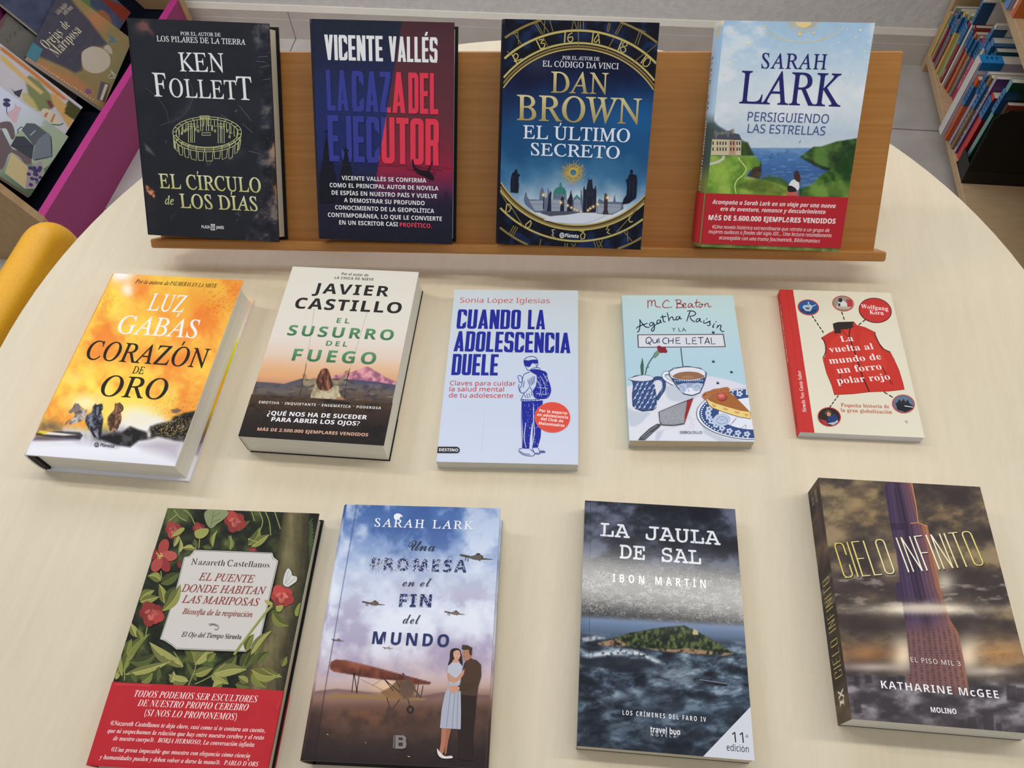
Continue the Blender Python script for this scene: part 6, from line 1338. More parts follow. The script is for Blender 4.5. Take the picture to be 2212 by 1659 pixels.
for tx, x0, y0, x1, y1 in (('«Nazareth Castellanos te deja claro, casi como si te contara un cuento,', 165, 1393, 1124, 1439), ('que ni sospechamos la relación que hay entre nuestro cerebro y el resto', 148, 1440, 1116, 1484), ('de nuestro cuerpo».  BORJA HERMOSO, La conversación infinita', 183, 1487, 1056, 1528),
        ('«Una prosa impecable que muestra con elegancia cómo ciencia', 170, 1556, 1030, 1596), ('y humanidades pueden y deben volver a darse la mano».  PABLO D’ORS', 97, 1603, 1081, 1649)): b.txt('italb:-0.004', tx, x0, y0, x1, y1, 28, TW)
b.lines([[(196, 1140), (420, 1150)], [(1196, 1290), (1236, 1210)], [(1190, 1500), (1200, 1440)]], 2, (220, 110, 110))
bk.band_done(b)

# ---- blue sky cover with aeroplanes and a couple
K = (640, 1080, 2.8652)
bk = Book('hardcover_book', 'hardcover with biplane and embracing couple under a clouded blue sky', table_book(-.1468, .1640, 4.98, .1532, .2296), .1532, .2296, .033, K, True, GRP_FR, over=.004)
f = bk.front
def sky11(X, Y):
    n = fbm(X + 60 * fbm(X, Y, 120, 5, 3), Y, 190, 3, 6, gain=.56); n2 = fbm(X, Y, 60, 9, 5); yy = Y + (X - 650) * .02
    c = ramp(np.clip(yy / 1659, 0, 1), [(0, (58, 92, 152)), (.08, (84, 116, 172)), (.17, (134, 158, 200)), (.27, (196, 206, 226)), (.4, (214, 220, 234)), (.5, (206, 206, 222)), (.58, (196, 186, 200)), (.66, (204, 182, 182)), (.7, (190, 162, 152)), (.735, (146, 112, 98)), (.8, (92, 68, 60)), (.88, (70, 54, 50)), (1, (48, 40, 42))])
    sky = yy < 1190
    c = mix(c, (236, 240, 248), sstep(.5, .75, n) * sstep(1150, 900, yy) * .65)
    c = mix(c, (62, 92, 150), sstep(.52, .34, n) * sstep(620, 200, yy) * .75)
    c = mix(c, (150, 136, 168), sstep(.56, .36, n) * sstep(420, 700, yy) * sstep(1150, 1000, yy) * .55)
    return c, n, n2, yy
def art(X, Y, U, V):
    c, n, n2, yy = sky11(X, Y)
    hz = np.interp(X, [100, 250, 450, 620, 780, 900, 1250], [1175, 1160, 1185, 1195, 1215, 1195, 1225])
    c = mix(c, (112, 84, 84), sstep(-6, 6, yy - hz) * sstep(60, 0, yy - hz) * .8)
    gr = sstep(1230, 1330, yy); c = mix(c, ramp(n2, [(0, (52, 40, 38)), (.5, (84, 62, 52)), (1, (118, 90, 72))]), gr * .55); c = mix(c, (132, 86, 58), blob(X, Y, 500, 1330, 260, 60) * .5 * sstep(.3, .6, n2)); c = mix(c, (38, 33, 36), sstep(1380, 1640, yy) * .75)
    c = mix(c, (236, 196, 150), blob(X, Y, 560, 1150, 90, 60) * .7)
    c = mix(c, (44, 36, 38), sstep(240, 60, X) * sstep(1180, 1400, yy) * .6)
    w = [(207, 1030), (214, 1002), (246, 986), (310, 992), (470, 1030), (640, 1076), (834, 1128), (826, 1143), (720, 1142), (620, 1118), (530, 1112), (400, 1094), (300, 1074), (232, 1064), (210, 1048)]
    c = mix(c, ramp(sstep(.2, .8, fbm(X, Y, 60, 6, 4)) * .6 + .4 * sstep(980, 1120, Y), [(0, (152, 92, 70)), (.5, (126, 70, 54)), (1, (84, 46, 38))]), pmask(X, Y, w, 5))
    lw = [(183, 1214), (230, 1200), (400, 1202), (560, 1212), (800, 1228), (800, 1240), (640, 1240), (350, 1226), (205, 1224)]
    c = mix(c, (150, 118, 76), pmask(X, Y, lw, 5))
    fu = [(520, 1190), (580, 1160), (620, 1120), (700, 1110), (740, 1150), (735, 1200), (690, 1230), (640, 1240), (560, 1225)]
    c = mix(c, ramp(n2, [(0, (92, 66, 52)), (1, (176, 132, 86))]), pmask(X, Y, fu, 10))
    c = mix(c, (96, 76, 66), pmask(X, Y, [(640, 1130), (700, 1115), (730, 1160), (720, 1220), (670, 1235), (635, 1190)], 14) * .8)
    return c
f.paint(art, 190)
f.lines([[(344, 1190), (358, 1070)], [(372, 1198), (396, 1040)], [(358, 1072), (376, 1192)], [(520, 1090), (640, 1190)], [(550, 1115), (600, 1180)], [(600, 1080), (640, 1160)], [(755, 1140), (745, 1220)], [(785, 1150), (770, 1225)], [(690, 1230), (704, 1280)], [(640, 1235), (600, 1290)], [(560, 1220), (580, 1290)]], 6, (70, 52, 46))
f.lines([[(400, 1110), (560, 1190)], [(470, 1150), (530, 1110)]], 2.5, (120, 96, 84)); f.polys([[(652, 1072), (664, 1070), (700, 1120), (775, 1222), (766, 1226), (690, 1130)]], (94, 76, 66))
z = f.up(2); f.ell(706, 1298, 23, 26, (52, 40, 38), z=z); f.ell(706, 1298, 10, 12, (96, 76, 66), z=z + 4e-6); f.ell(580, 1306, 24, 26, (84, 62, 52), z=z)
def plane(x, y, k, col):
    col = np.array(col, float); D = lambda q: [(x + a * k, y + b_ * k) for a, b_ in q]
    f.poly(D([(-100, -18), (-88, -20), (-30, -8), (30, 2), (104, 12), (104, 16), (30, 14), (-30, 8), (-96, -8)]), tuple(col * .82))
    f.poly(D([(-40, 2), (-30, -8), (-4, -14), (6, -24), (22, -26), (32, -16), (44, -10), (46, 4), (40, 16), (10, 18), (-20, 12)]), tuple(col), True)
    f.poly(D([(6, -14), (10, -22), (22, -24), (30, -14)]), tuple(col * .55)); f.poly(D([(38, -10), (46, -6), (46, 10), (38, 14)]), tuple(col * .6))
    f.lines([D([(-58, -4), (-64, 22)]), D([(-46, 6), (-48, 26)]), D([(24, 14), (26, 24)])], 4 * k + 1, tuple(col * .5))
plane(1110, 355, 1.0, (96, 92, 82)); plane(476, 640, .7, (110, 92, 84)); plane(978, 700, .62, (126, 108, 100)); plane(256, 868, .38, (126, 100, 104)); plane(566, 916, .32, (170, 156, 156))
NV = (44, 54, 100)
f.txt('rom:0.003', 'SARAH LARK', 483, 165, 1096, 184, 50, (232, 236, 242), tr=.22)
f.poly([(604, 108), (608, 92), (626, 84), (644, 88), (654, 96), (660, 108), (648, 104), (640, 116), (622, 120), (610, 118)], (236, 238, 242), True); f.lines([[(622, 116), (618, 124)], [(636, 116), (636, 124)]], 3, (236, 238, 242))
f.txt('script', 'Una', 690, 312, 858, 318, 62, (50, 58, 76)); f.txt('script', 'en el', 656, 534, 834, 538, 56, (70, 78, 100)); f.txt('script', 'del', 658, 765, 766, 768, 60, (56, 62, 82))
f.txt('sansb:0.004', 'PROMESA', 460, 431, 1052, 449, 74, NV, xs=1.0); f.txt('sansb:0.004', 'FIN', 635, 661, 834, 664, 78, NV, xs=1.0); f.txt('sansb:0.004', 'MUNDO', 468, 890, 942, 911, 76, NV, xs=1.0)
rs = random.Random(30); q = [(rs.uniform(455, 1040), rs.uniform(360, 446)) for _ in range(900)]; q = [p for p in q if rs.random() < np.interp(p[0], [455, 700, 1040], [1, .7, .25])] + [(rs.uniform(630, 836), rs.uniform(590, 664)) for _ in range(110)]
f.dots(q, [rs.uniform(1.2, 4.2) for _ in q], (206, 212, 228)); f.lines([[(a, b_), (a + rs.uniform(-14, 14), b_ + rs.uniform(6, 16))] for a, b_ in q[:200]], 3, (206, 212, 228))
# couple
z = f.up(3); P_ = lambda pts, col, sm=True: f.poly(pts, col, sm, z=f.up())
P_([(1070, 985), (1110, 990), (1140, 1015), (1146, 1080), (1128, 1150), (1118, 1215), (1108, 1330), (1096, 1450), (1090, 1590), (1100, 1612), (1040, 1614), (1004, 1600), (1002, 1450), (1006, 1300), (1016, 1180), (1024, 1080), (1040, 1010)], (48, 38, 36), False)
P_([(1050, 990), (1080, 980), (1120, 995), (1144, 1020), (1146, 1090), (1126, 1160), (1116, 1215), (1020, 1205), (1010, 1160), (1030, 1080)], (78, 58, 46), False)
P_([(1030, 960), (1034, 930), (1056, 918), (1084, 926), (1088, 960), (1070, 988), (1044, 994)], (176, 124, 98)); P_([(1024, 922), (1028, 898), (1060, 900), (1090, 916), (1088, 936), (1060, 928), (1036, 930)], (70, 56, 46), False); P_([(1070, 934), (1086, 936), (1084, 962), (1076, 960)], (60, 44, 38))
P_([(952, 950), (960, 926), (986, 918), (1012, 926), (1024, 960), (1030, 1010), (1022, 1040), (1000, 1000), (966, 1000), (952, 1020), (940, 1020), (950, 985)], (52, 38, 36)); P_([(972, 950), (988, 932), (1010, 936), (1016, 964), (1002, 990), (982, 988)], (206, 160, 136))
f.lines([[(984, 952), (991, 951)], [(1001, 952), (1008, 953)]], 2.6, (60, 40, 36)); f.line([(990, 977), (1001, 978)], 2.6, (150, 70, 66)); f.lines([[(1040, 948), (1046, 947)], [(1036, 970), (1043, 970)]], 2.4, (70, 46, 38))
P_([(972, 990), (1000, 990), (1010, 1010), (970, 1012)], (200, 150, 124)); P_([(940, 1030), (962, 1008), (1010, 1008), (1030, 1030), (1022, 1090), (1012, 1135), (950, 1135), (948, 1080), (934, 1070)], (186, 190, 202), False)
P_([(950, 1135), (1012, 1135), (1018, 1200), (1020, 1310), (1018, 1420), (890, 1412), (900, 1300), (920, 1200)], (170, 174, 188), False); f.lines([[(960, 1150), (930, 1405)], [(985, 1150), (965, 1412)], [(1002, 1150), (995, 1414)]], 5, (140, 144, 160))
P_([(940, 1070), (960, 1085), (990, 1100), (1030, 1060), (1040, 1046), (1036, 1080), (1000, 1125), (960, 1130), (940, 1100)], (196, 144, 118)); P_([(1030, 1140), (1080, 1130), (1120, 1130), (1080, 1170), (1010, 1182), (960, 1196), (944, 1170), (980, 1160)], (74, 54, 44), False); P_([(944, 1160), (975, 1150), (1010, 1160), (1000, 1186), (960, 1194)], (200, 148, 120))
P_([(900, 1412), (930, 1414), (924, 1500), (914, 1560), (900, 1580), (886, 1560), (896, 1500)], (176, 116, 92), False); P_([(930, 1414), (960, 1416), (940, 1500), (930, 1570), (918, 1580), (922, 1500)], (160, 104, 82), False); P_([(872, 1540), (890, 1560), (920, 1586), (960, 1584), (966, 1598), (910, 1600), (880, 1580)], (222, 214, 206))
P_([(615, 1456), (668, 1458), (682, 1474), (678, 1492), (684, 1512), (678, 1534), (660, 1541), (613, 1540)], (134, 126, 124), False); P_([(634, 1470), (660, 1472), (660, 1488), (634, 1488)], (66, 54, 52), False); P_([(633, 1502), (660, 1502), (660, 1524), (632, 1524)], (66, 54, 52), False); f.lines([[(610, 1456), (606, 1538)], [(604, 1458), (601, 1536)]], 3, (134, 126, 124))
f.lines([[(375, 30), (330, 300), (270, 640), (240, 820)]], 3, (76, 92, 130)); f.lines([[(240, 820), (195, 1080), (108, 1605)]], 3, (58, 48, 52)); f.lines([[(430, 1500), (433, 1506)], [(690, 1588), (705, 1590)], [(190, 1450), (200, 1454)]], 4, (210, 190, 150))
def sp11(y, z): c, *_ = sky11(300 - z * 120, (1 - y) * 1600); return c
rt_ = bk.finish((40, 36, 40), (44, 40, 44), (60, 58, 66), (GLOSS, FOIL), spine_fn=sp11)
mb = MB(); gx = np.linspace(bk.w - .008, bk.w, 5); gy = np.linspace(0, bk.h, 120); xx, yy = np.meshgrid(gx, gy); cc, *_ = sky11(1250 + 0 * xx.ravel(), (1 - yy.ravel() / bk.h) * 1600); i = np.arange(xx.size).reshape(xx.shape)
mb.add(np.c_[xx.ravel(), yy.ravel(), np.full(xx.size, bk.ct + 3e-5)], np.stack([i[:-1, :-1], i[:-1, 1:], i[1:, 1:], i[1:, :-1]], -1).reshape(-1, 4), lin(cc, ALB)); mb.build('back_jacket', SATIN, rt_)

# ---- stormy sea paperback
K = (1230, 1060, 2.769)
bk = Book('paperback_book', 'glossy dark paperback with a wooded island in a stormy sea', table_book(.0803, .1995, 2.90, .1471, .2236), .1471, .2236, .022, K, False, GRP_FR, pages=CREAM)
f = bk.front
def art(X, Y, U, V):
    yy = Y - (X - 550) * .055; n = fbm(X + 60 * fbm(X, Y, 100, 4), Y * 1.5, 170, 3, 6, gain=.56); n2 = fbm(X, Y * 2.4, 60, 9, 5); n3 = fbm(X, Y, 18, 5, 3)
    sky = ramp(sstep(.28, .75, n), [(0, (24, 26, 34)), (.5, (44, 47, 58)), (.8, (72, 77, 92)), (1, (100, 106, 124))])
    gl = sstep(400, 520, yy) * sstep(860, 760, yy); sky = mix(sky, mix((84, 84, 84), (156, 152, 142), sstep(.3, .7, fbm(X, Y * 2, 40, 44, 4))), gl * .8)  # pale storm cloud plus part of the varnish glare, painted as one band
    fl = (fbm(X + Y * .5, Y * 2.2 - X * .3, 8, 61, 3) > np.interp(yy, [400, 520, 620, 700, 790], [.2, .47, .6, .55, .3])); sky = mix(sky, (34, 34, 36), fl * gl * .85)  # dark flecks breaking up the painted glare
    hz = sstep(756, 800, yy); sea0 = ramp(np.clip((yy - 760) / 110, 0, 1), [(0, (128, 148, 176)), (.6, (98, 120, 150)), (1, (84, 100, 124))])
    c = mix(sky, sea0, hz)
    wv = fbm(X + 90 * fbm(X, Y, 120, 77, 4) + Y * .5, (Y + 60 * fbm(X, Y, 150, 78, 3) - X * .1) * 2.1, 95, 14, 6, gain=.58); sea = ramp(sstep(.25, .78, wv), [(0, (26, 30, 38)), (.45, (52, 62, 75)), (.75, (82, 98, 114)), (1, (126, 142, 156))])
    c = mix(c, sea, sstep(850, 930, yy))
    c = mix(c, (208, 214, 220), np.clip(pmask(X, Y, [(75, 985), (180, 965), (300, 948), (400, 955), (470, 985), (600, 1055), (540, 1040), (400, 985), (280, 985), (120, 1000)], 20) + pmask(X, Y, [(75, 880), (150, 868), (215, 880), (160, 895), (78, 905)], 14) * .8, 0, 1) * sstep(.2, .55, n3))
    c = mix(c, (36, 40, 50), pmask(X, Y, [(65, 1010), (200, 992), (350, 992), (470, 1015), (590, 1060), (480, 1060), (330, 1075), (190, 1062), (70, 1080)], 26) * .85)
    c = mix(c, (150, 164, 174), (blob(X, Y, 650, 1110, 130, 55) * .8 + blob(X, Y, 420, 1250, 240, 50) * .4) * sstep(.2, .6, wv))
    c = mix(c, (72, 88, 104), sstep(1120, 1300, yy) * .35 * sstep(.35, .6, n)); c = mix(c, (24, 28, 36), sstep(1300, 1480, yy) * .6 * sstep(.7, .4, n)); c = mix(c, (176, 186, 196), sstep(.66, .8, wv) * sstep(900, 1000, yy) * sstep(1300, 1100, yy) * .7)
    isl = [(150, 915), (230, 892), (285, 876), (350, 852), (430, 840), (520, 822), (610, 812), (690, 806), (740, 830), (800, 860), (880, 905), (940, 945), (985, 975), (930, 985), (800, 970), (640, 962), (480, 945), (330, 930), (220, 928)]
    tr = fbm(X, Y * .7, 16, 8, 4); c = mix(c, ramp(sstep(.3, .75, tr), [(0, (22, 28, 22)), (.5, (44, 56, 34)), (1, (92, 104, 56))]), pmask(X, Y, isl, 8))
    c = mix(c, mix((120, 92, 70), (176, 144, 112), n3), np.clip(pmask(X, Y, [(150, 915), (280, 885), (340, 915), (330, 930), (220, 930)], 10) + pmask(X, Y, [(440, 940), (640, 950), (700, 940), (800, 955), (900, 968), (985, 972), (930, 986), (760, 976), (560, 962)], 8), 0, 1) * sstep(.3, .55, n3))
    c = mix(c, (190, 176, 130), pmask(X, Y, [(735, 850), (745, 826), (768, 840), (772, 862), (740, 862)], 6))
    c = mix(c, (30, 32, 36), sstep(130, 60, X) * .12)
    return c
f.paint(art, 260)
f.poly([(775, 1128), (860, 1145), (945, 1156), (944, 1170), (880, 1166), (810, 1150)], (36, 38, 44)); f.lines([[(780, 1130), (860, 1142), (944, 1155)]], 3, (160, 166, 172)); f.lines([[(126, 62), (122, 560), (118, 1000), (95, 1520)]], 2, (30, 32, 40))
T_ = (228, 229, 232)
f.txt('mono:0.006', 'LA JAULA', 184, 270, 905, 325, 78, T_); f.txt('mono:0.006', 'DE SAL', 300, 403, 788, 440, 80, T_)
rs = random.Random(9); f.lines([[(x, y), (x + rs.uniform(-10, 10), y + rs.uniform(-16, 16))] for x, y in [(rs.uniform(600, 900), rs.uniform(225, 320)) for _ in range(46)] + [(rs.uniform(390, 790), rs.uniform(330, 435)) for _ in range(34)] + [(rs.uniform(190, 260), rs.uniform(200, 270)) for _ in range(10)]], 2.4, (58, 60, 70))
f.txt('sansb', 'IBON MARTÍN', 258, 545, 816, 582, 48, (222, 222, 218), xs=.72)
f.txt('sansb', 'LOS CRÍMENES DEL FARO IV', 318, 1340, 818, 1383, 28, T_, xs=.7)
f.txt('sansb:0.004', 'travel bug', 483, 1444, 662, 1462, 36, T_); f.txt('sans', 'NOVELA', 487, 1466, 638, 1479, 17, T_, tr=.7)
f.poly([(1085, 1293), (1120, 1640), (800, 1590)], (214, 216, 224)); f.txt('sans:0.002', '11', 976, 1505, 1044, 1508, 62, (36, 38, 44)); f.txt('sans', 'a', 1054, 1476, 1068, 1477, 22, (36, 38, 44)); f.txt('sans:0.002', 'edición', 941, 1554, 1074, 1566, 40, (36, 38, 44))
SHINY = print_mat('varnished_print', 0.09, 0.5, bump=0.03, grain=900)
bk.finish((44, 48, 58), (40, 42, 50), (52, 56, 66), (SHINY, FOIL))

# ---- tower in clouds paperback with spine to the left
K = (1730, 1020, 2.7655)
bk = Book('paperback_book', 'thick brown paperback with a skyscraper in clouds and its lettered spine showing', table_book(.3070, .2450, 2.71, .1517, .2197), .1517, .2197, .036, K, False, GRP_FR)
f = bk.front
def cloud13(X, Y):
    yy = Y - (X - 600) * .04; n = fbm(X + 70 * fbm(X, Y, 110, 4), Y * 1.6, 200, 3, 6, gain=.56); n2 = fbm(X, Y * 3.2, 90, 9, 5)
    c = ramp(sstep(.25, .78, n), [(0, (60, 51, 49)), (.4, (80, 69, 62)), (.7, (108, 93, 73)), (1, (150, 130, 98))])
    c = mix(c, (64, 54, 56), sstep(560, 640, yy) * sstep(760, 700, yy) * .6); c = mix(c, (160, 146, 134), sstep(.55, .75, n2) * sstep(560, 640, yy) * sstep(900, 800, yy) * .7)
    c = mix(c, (60, 50, 50), sstep(840, 880, yy) * sstep(1010, 920, yy) * .7)
    return c, n, n2, yy
def art(X, Y, U, V):
    c, n, n2, yy = cloud13(X, Y)
    c = mix(c, (184, 146, 84), np.clip(blob(X, Y, 830, 260, 170, 120) * .5 + blob(X, Y, 420, 250, 150, 130) * .35, 0, 1) * sstep(.35, .7, n))
    glow = np.clip(blob(X, Y, 740, 815, 230, 42) + .45 * blob(X, Y, 740, 820, 480, 26) + .7 * blob(X, Y, 860, 660, 60, 60), 0, 1); c = mix(c, (240, 226, 200), glow * .95)
    sun = np.clip(blob(X, Y, 610, 1090, 75, 100) + blob(X, Y, 1000, 1090, 80, 100), 0, 1); c = mix(c, (244, 226, 196), sun)
    c = mix(c, mix((150, 100, 62), (206, 152, 96), n2), np.clip(blob(X, Y, 400, 1080, 190, 60) + blob(X, Y, 1200, 1080, 170, 70), 0, 1) * .75)
    c = mix(c, (212, 196, 182), np.clip(blob(X, Y, 430, 1165, 200, 26) + blob(X, Y, 1120, 1190, 160, 26), 0, 1) * .7)
    low = ramp(sstep(.3, .7, fbm(X, Y * 2, 130, 15, 5)), [(0, (62, 58, 62)), (.6, (104, 98, 102)), (1, (150, 144, 148))]); c = mix(c, low, sstep(1180, 1270, yy)); c = mix(c, (56, 50, 54), sstep(1400, 1540, yy) * .6)
    # far blocks
    for x, y, w_, h_ in ((330, 1215, 30, 60), (400, 1210, 40, 50), (540, 1222, 60, 70), (600, 1216, 40, 80), (1105, 1280, 60, 70), (1255, 1272, 60, 90), (1310, 1285, 50, 90)): c = mix(c, (54, 48, 52), pmask(X, Y, [(x - w_ / 2, y), (x + w_ / 2, y + 3), (x + w_ / 2 + 6, y + h_), (x - w_ / 2 + 6, y + h_)], 10) * .8)
    for x, y, w_, h_ in ((335, 1360, 44, 80), (1020, 1462, 46, 120), (1118, 1438, 62, 120), (950, 1500, 44, 80), (1180, 1498, 36, 60)): c = mix(c, (62, 54, 58), pmask(X, Y, [(x - w_ / 2, y), (x + w_ / 2, y + 3), (x + w_ / 2 + 8, y + h_), (x - w_ / 2 + 8, y + h_)], 6) * .85)
    tower = [(515, 56), (660, 60), (690, 210), (704, 305), (756, 322), (800, 520), (832, 690), (890, 880), (940, 960), (975, 1130), (1010, 1340), (720, 1310), (640, 1290), (628, 1210), (655, 1200), (630, 950), (604, 770), (572, 770), (564, 662), (594, 655), (570, 480), (540, 345), (500, 92)]
    xl = np.interp(Y, [56, 345, 660, 950, 1290], [505, 540, 592, 630, 650]); xr = np.interp(Y, [56, 305, 690, 950, 1340], [660, 740, 832, 935, 1010]); t = np.clip((X - xl) / (xr - xl), 0, 1)
    tc = ramp(t, [(0, (70, 54, 82)), (.25, (86, 66, 96)), (.45, (60, 46, 66)), (.6, (96, 72, 96)), (.85, (122, 84, 90)), (1, (190, 122, 84))]); tc = mix(tc, (136, 96, 86), sstep(850, 1000, Y) * .75); st = .5 + .5 * np.sin(t * 60); tc = tc * (1 - .16 * st * (1 - sstep(850, 900, Y)))[..., None]
    tc = mix(tc, (66, 48, 48), ((np.sin(t * 62) > .2) & (np.sin(Y * .42) > -.2)) * sstep(900, 960, Y) * .6); tc = mix(tc, (52, 38, 56), ((Y > 305) & (Y < 345) & (X < 640)) * .6)
    m = pmask(X, Y, tower, 5); fade = 1 - .85 * blob(X, Y, 740, 812, 400, 46) - .5 * sstep(1240, 1330, yy)
    c = mix(c, tc, m * np.clip(fade, 0, 1))
    return c
f.paint(art, 200)
f.lines([[(625, 340), (660, 640), (690, 745)], [(660, 310), (700, 560), (745, 745)], [(585, 100), (640, 340)], [(560, 100), (600, 340)]], 5, (48, 36, 56)); f.lines([[(662, 60), (690, 210), (700, 300)], [(655, 305), (700, 302), (755, 322)]], 4, (226, 150, 90))
rs = random.Random(6); f.dots([(rs.uniform(1070, 1240), rs.uniform(1075, 1120)) for _ in range(12)], 2.6, (70, 54, 46))
def gold(q): 
    t = np.clip((q[:, 0] - 250) / 850, 0, 1); return ramp(t, [(0, (214, 198, 104)), (.4, (240, 232, 190)), (.62, (246, 242, 226)), (.8, (232, 220, 150)), (1, (226, 204, 110))])
sh_ = (58, 48, 44)
for dx, dy, cl in ((5, 6, sh_), (0, 0, gold)):
    f.txt('thin', 'CIELO', 258 + dx, 633 + dy, 566 + dx, 606 + dy, 214, cl); f.txt('thin', 'INFINITO', 640 + dx, 599 + dy, 1098 + dx, 556 + dy, 214, cl)
f.txt('sans', 'EL PISO MIL 3', 657, 1133, 955, 1159, 28, (236, 226, 220), tr=.14); f.txt('sansb:-0.006', 'KATHARINE McGEE', 482, 1291, 1184, 1353, 46, (242, 240, 240), tr=.1); f.txt('sansb', 'MOLINO', 778, 1434, 931, 1446, 31, (242, 240, 240))
def sp13(y, z):
    c, *_ = cloud13(z * 110 + 900, (1 - y) * 1500 * 1.0 + 20); c = c * .82; return mix(c, (92, 62, 84), (np.abs(z - .6 - .06 * (y - .7)) < .12) * (y > .62) * (y < .92) * .7)
bk.finish((70, 58, 54), (60, 50, 48), (84, 72, 68), (SATIN, FOIL), spine_fn=sp13, spine_txt=[('thin', 'CIELO INFINITO', .165, .565, .5, .55, (206, 190, 110), True), ('sans', 'KATHARINE', .91, .97, .62, .2, (170, 158, 140), True), ('sans', 'McGEE', .915, .955, .32, .2, (170, 158, 140), True), ('sansb', 'X', .085, .12, .5, .4, (222, 216, 206), True), ('sansb', 'I', .06, .085, .5, .3, (222, 216, 206), True)])

# ================================================================== picture books leaning in the bin
GRP_BIN = 'picture books leaning in the magenta bin'
EYB = np.array([0, 1.0, 0]); EDN = -SU
def bin_book(up_top, y0, w, h, t, off, turn=0.0):
    """x runs down the slope from the top, y away along the bin; front faces the reader."""
    a = R(turn); ex = EDN * math.cos(a) - EYB * math.sin(a); ey = EYB * math.cos(a) + EDN * math.sin(a)
    return mat4(slope(up_top, y0, off - t), ex, ey, SNN)
KB = (0, 0, 5.925)
# dark blue one with the yellow lettering, glossy film
M1 = bin_book(.195, 1.432, .188, .252, .011, .0, 0)
a = math.atan2(.026, .25); ex = EDN * math.cos(a) - EYB * -math.sin(a); 
ex = EDN * math.cos(a) + EYB * math.sin(a); ey = EYB * math.cos(a) - EDN * math.sin(a)
M1 = mat4(slope(.191, 1.428, -.011), ex, ey, SNN)
bk = Book('picture_book', 'film covered dark blue and orange picture book with pale title, far right in the bin', M1, .186, .255, .011, KB, False, GRP_BIN)
f = bk.front
def art(X, Y, U, V):
    n = fbm(X, Y, 200, 3, 5); n2 = fbm(X, Y, 60, 6, 4)
    c = mix((116, 104, 58), (150, 122, 70), n); c = mix(c, (176, 106, 62), np.clip(blob(X, Y, 1230, 260, 130, 150, .7) + blob(X, Y, 560, 880, 330, 60, .55) + blob(X, Y, 1000, 1080, 240, 60, .6), 0, 1) * .8)
    c = mix(c, (112, 112, 66), blob(X, Y, 1500, 900, 170, 400) * .6)
    hair = pmask(X, Y, [(560, -60), (900, -20), (1010, 120), (1140, 260), (1300, 470), (1370, 560), (1300, 600), (1180, 590), (1050, 680), (1050, 900), (960, 930), (800, 850), (500, 720), (340, 640), (430, 440), (600, 200)], 36)
    c = mix(c, mix((40, 40, 62), (62, 58, 70), n2), hair)
    return c
f.paint(art, 90)
f.poly([(1045, 700), (1080, 640), (1180, 596), (1300, 620), (1390, 690), (1412, 800), (1370, 880), (1270, 935), (1150, 925), (1060, 850)], (178, 168, 148), True)
f.poly([(1330, 620), (1350, 582), (1395, 580), (1430, 630), (1436, 690), (1400, 680), (1370, 650)], (170, 160, 140), True)
f.polys([[(1350, 420), (1400, 450), (1450, 470), (1480, 520), (1492, 552), (1440, 540), (1400, 562), (1385, 540), (1410, 490)]], (78, 104, 116), True)
f.polys([[(1290, 1040), (1408, 1075), (1340, 1310), (1238, 1270)]], (76, 62, 76)); f.polys([[(1345, 1075), (1384, 1085), (1310, 1288), (1276, 1276)]], (186, 178, 150))
f.lines([[(1385, 980), (1440, 920), (1500, 980)], [(1420, 900), (1470, 1000)], [(1390, 1000), (1500, 1010), (1540, 960)]], 10, (186, 182, 168)); f.polys([[(1500, 960), (1565, 965), (1540, 1010), (1510, 1000)]], (176, 66, 60))
rs = random.Random(3); f.dots([(360 + i * 33 + rs.uniform(-6, 6), 745 + i * 21 + rs.uniform(-6, 6)) for i in range(26)], 12, (196, 150, 130)); f.poly([(1100, 1140), (1150, 1140), (1170, 1190), (1120, 1205), (1092, 1180)], (110, 70, 110), True)
CT = (206, 200, 166)
for ch_, x, y, c_ in (('O', 575, 628, 96), ('r', 640, 560, 72), ('e', 690, 545, 78), ('j', 752, 495, 80), ('a', 770, 470, 84), ('s', 800, 425, 84)): pass
def diag(tx, x0, y0, x1, y1, cap_m, col, st_='serifb'):
    P = f.loc([(x0, y0), (x1, y1)]); e = P[1] - P[0]; L = np.hypot(*e); e /= L; nrm = np.array([-e[1], e[0]]); V, T, wd = layout(st_, tx, .06)
    f._put(P[0] + np.outer(V[:, 0] / wd * L, e) + np.outer(V[:, 1] * cap_m, nrm), T, col)
diag('Orejas', 610, 640, 812, 440, .023, CT, 'serifb:-0.008'); diag('de', 845, 385, 902, 330, .021, CT, 'serifb:-0.008'); diag('Mariposa', 735, 735, 1050, 405, .023, CT, 'serifb:-0.008'); diag('Luisa Aguilar', 745, 190, 872, 70, .010, (170, 160, 140), 'sansb'); diag('André Neves', 835, 200, 940, 105, .010, (170, 160, 140), 'sansb')
FILM = print_mat('plastic_film_print', 0.22, 0.6, coat=0.6, bump=0.35, grain=70)
bk.finish((40, 38, 56), (70, 66, 50), (92, 92, 52), (FILM, FOIL))
mb = MB(); mb.box((-.0008, .004, -.0002), (.022, .050, .0004)); mb.V[0] += [0, 0, bk.t]; mb.box((-.0012, .004, .0), (-.0002, .050, bk.t)); mb.C = [np.tile(lin((52, 112, 128), ALB), (len(v), 1)) for v in mb.V]; mb.build('shelf_label', FILM, bk.root)

def simple(label, M, w, h, t, artfn, nx=70, spine=(120, 110, 90), after=None, K=KB, mats=(SATIN, FOIL)):
    bk = Book('picture_book', label, M, w, h, t, K, False, GRP_BIN); f = bk.front; f.paint(artfn, nx)
    if after: after(f)
    bk.finish(spine, spine, spine, mats); return bk
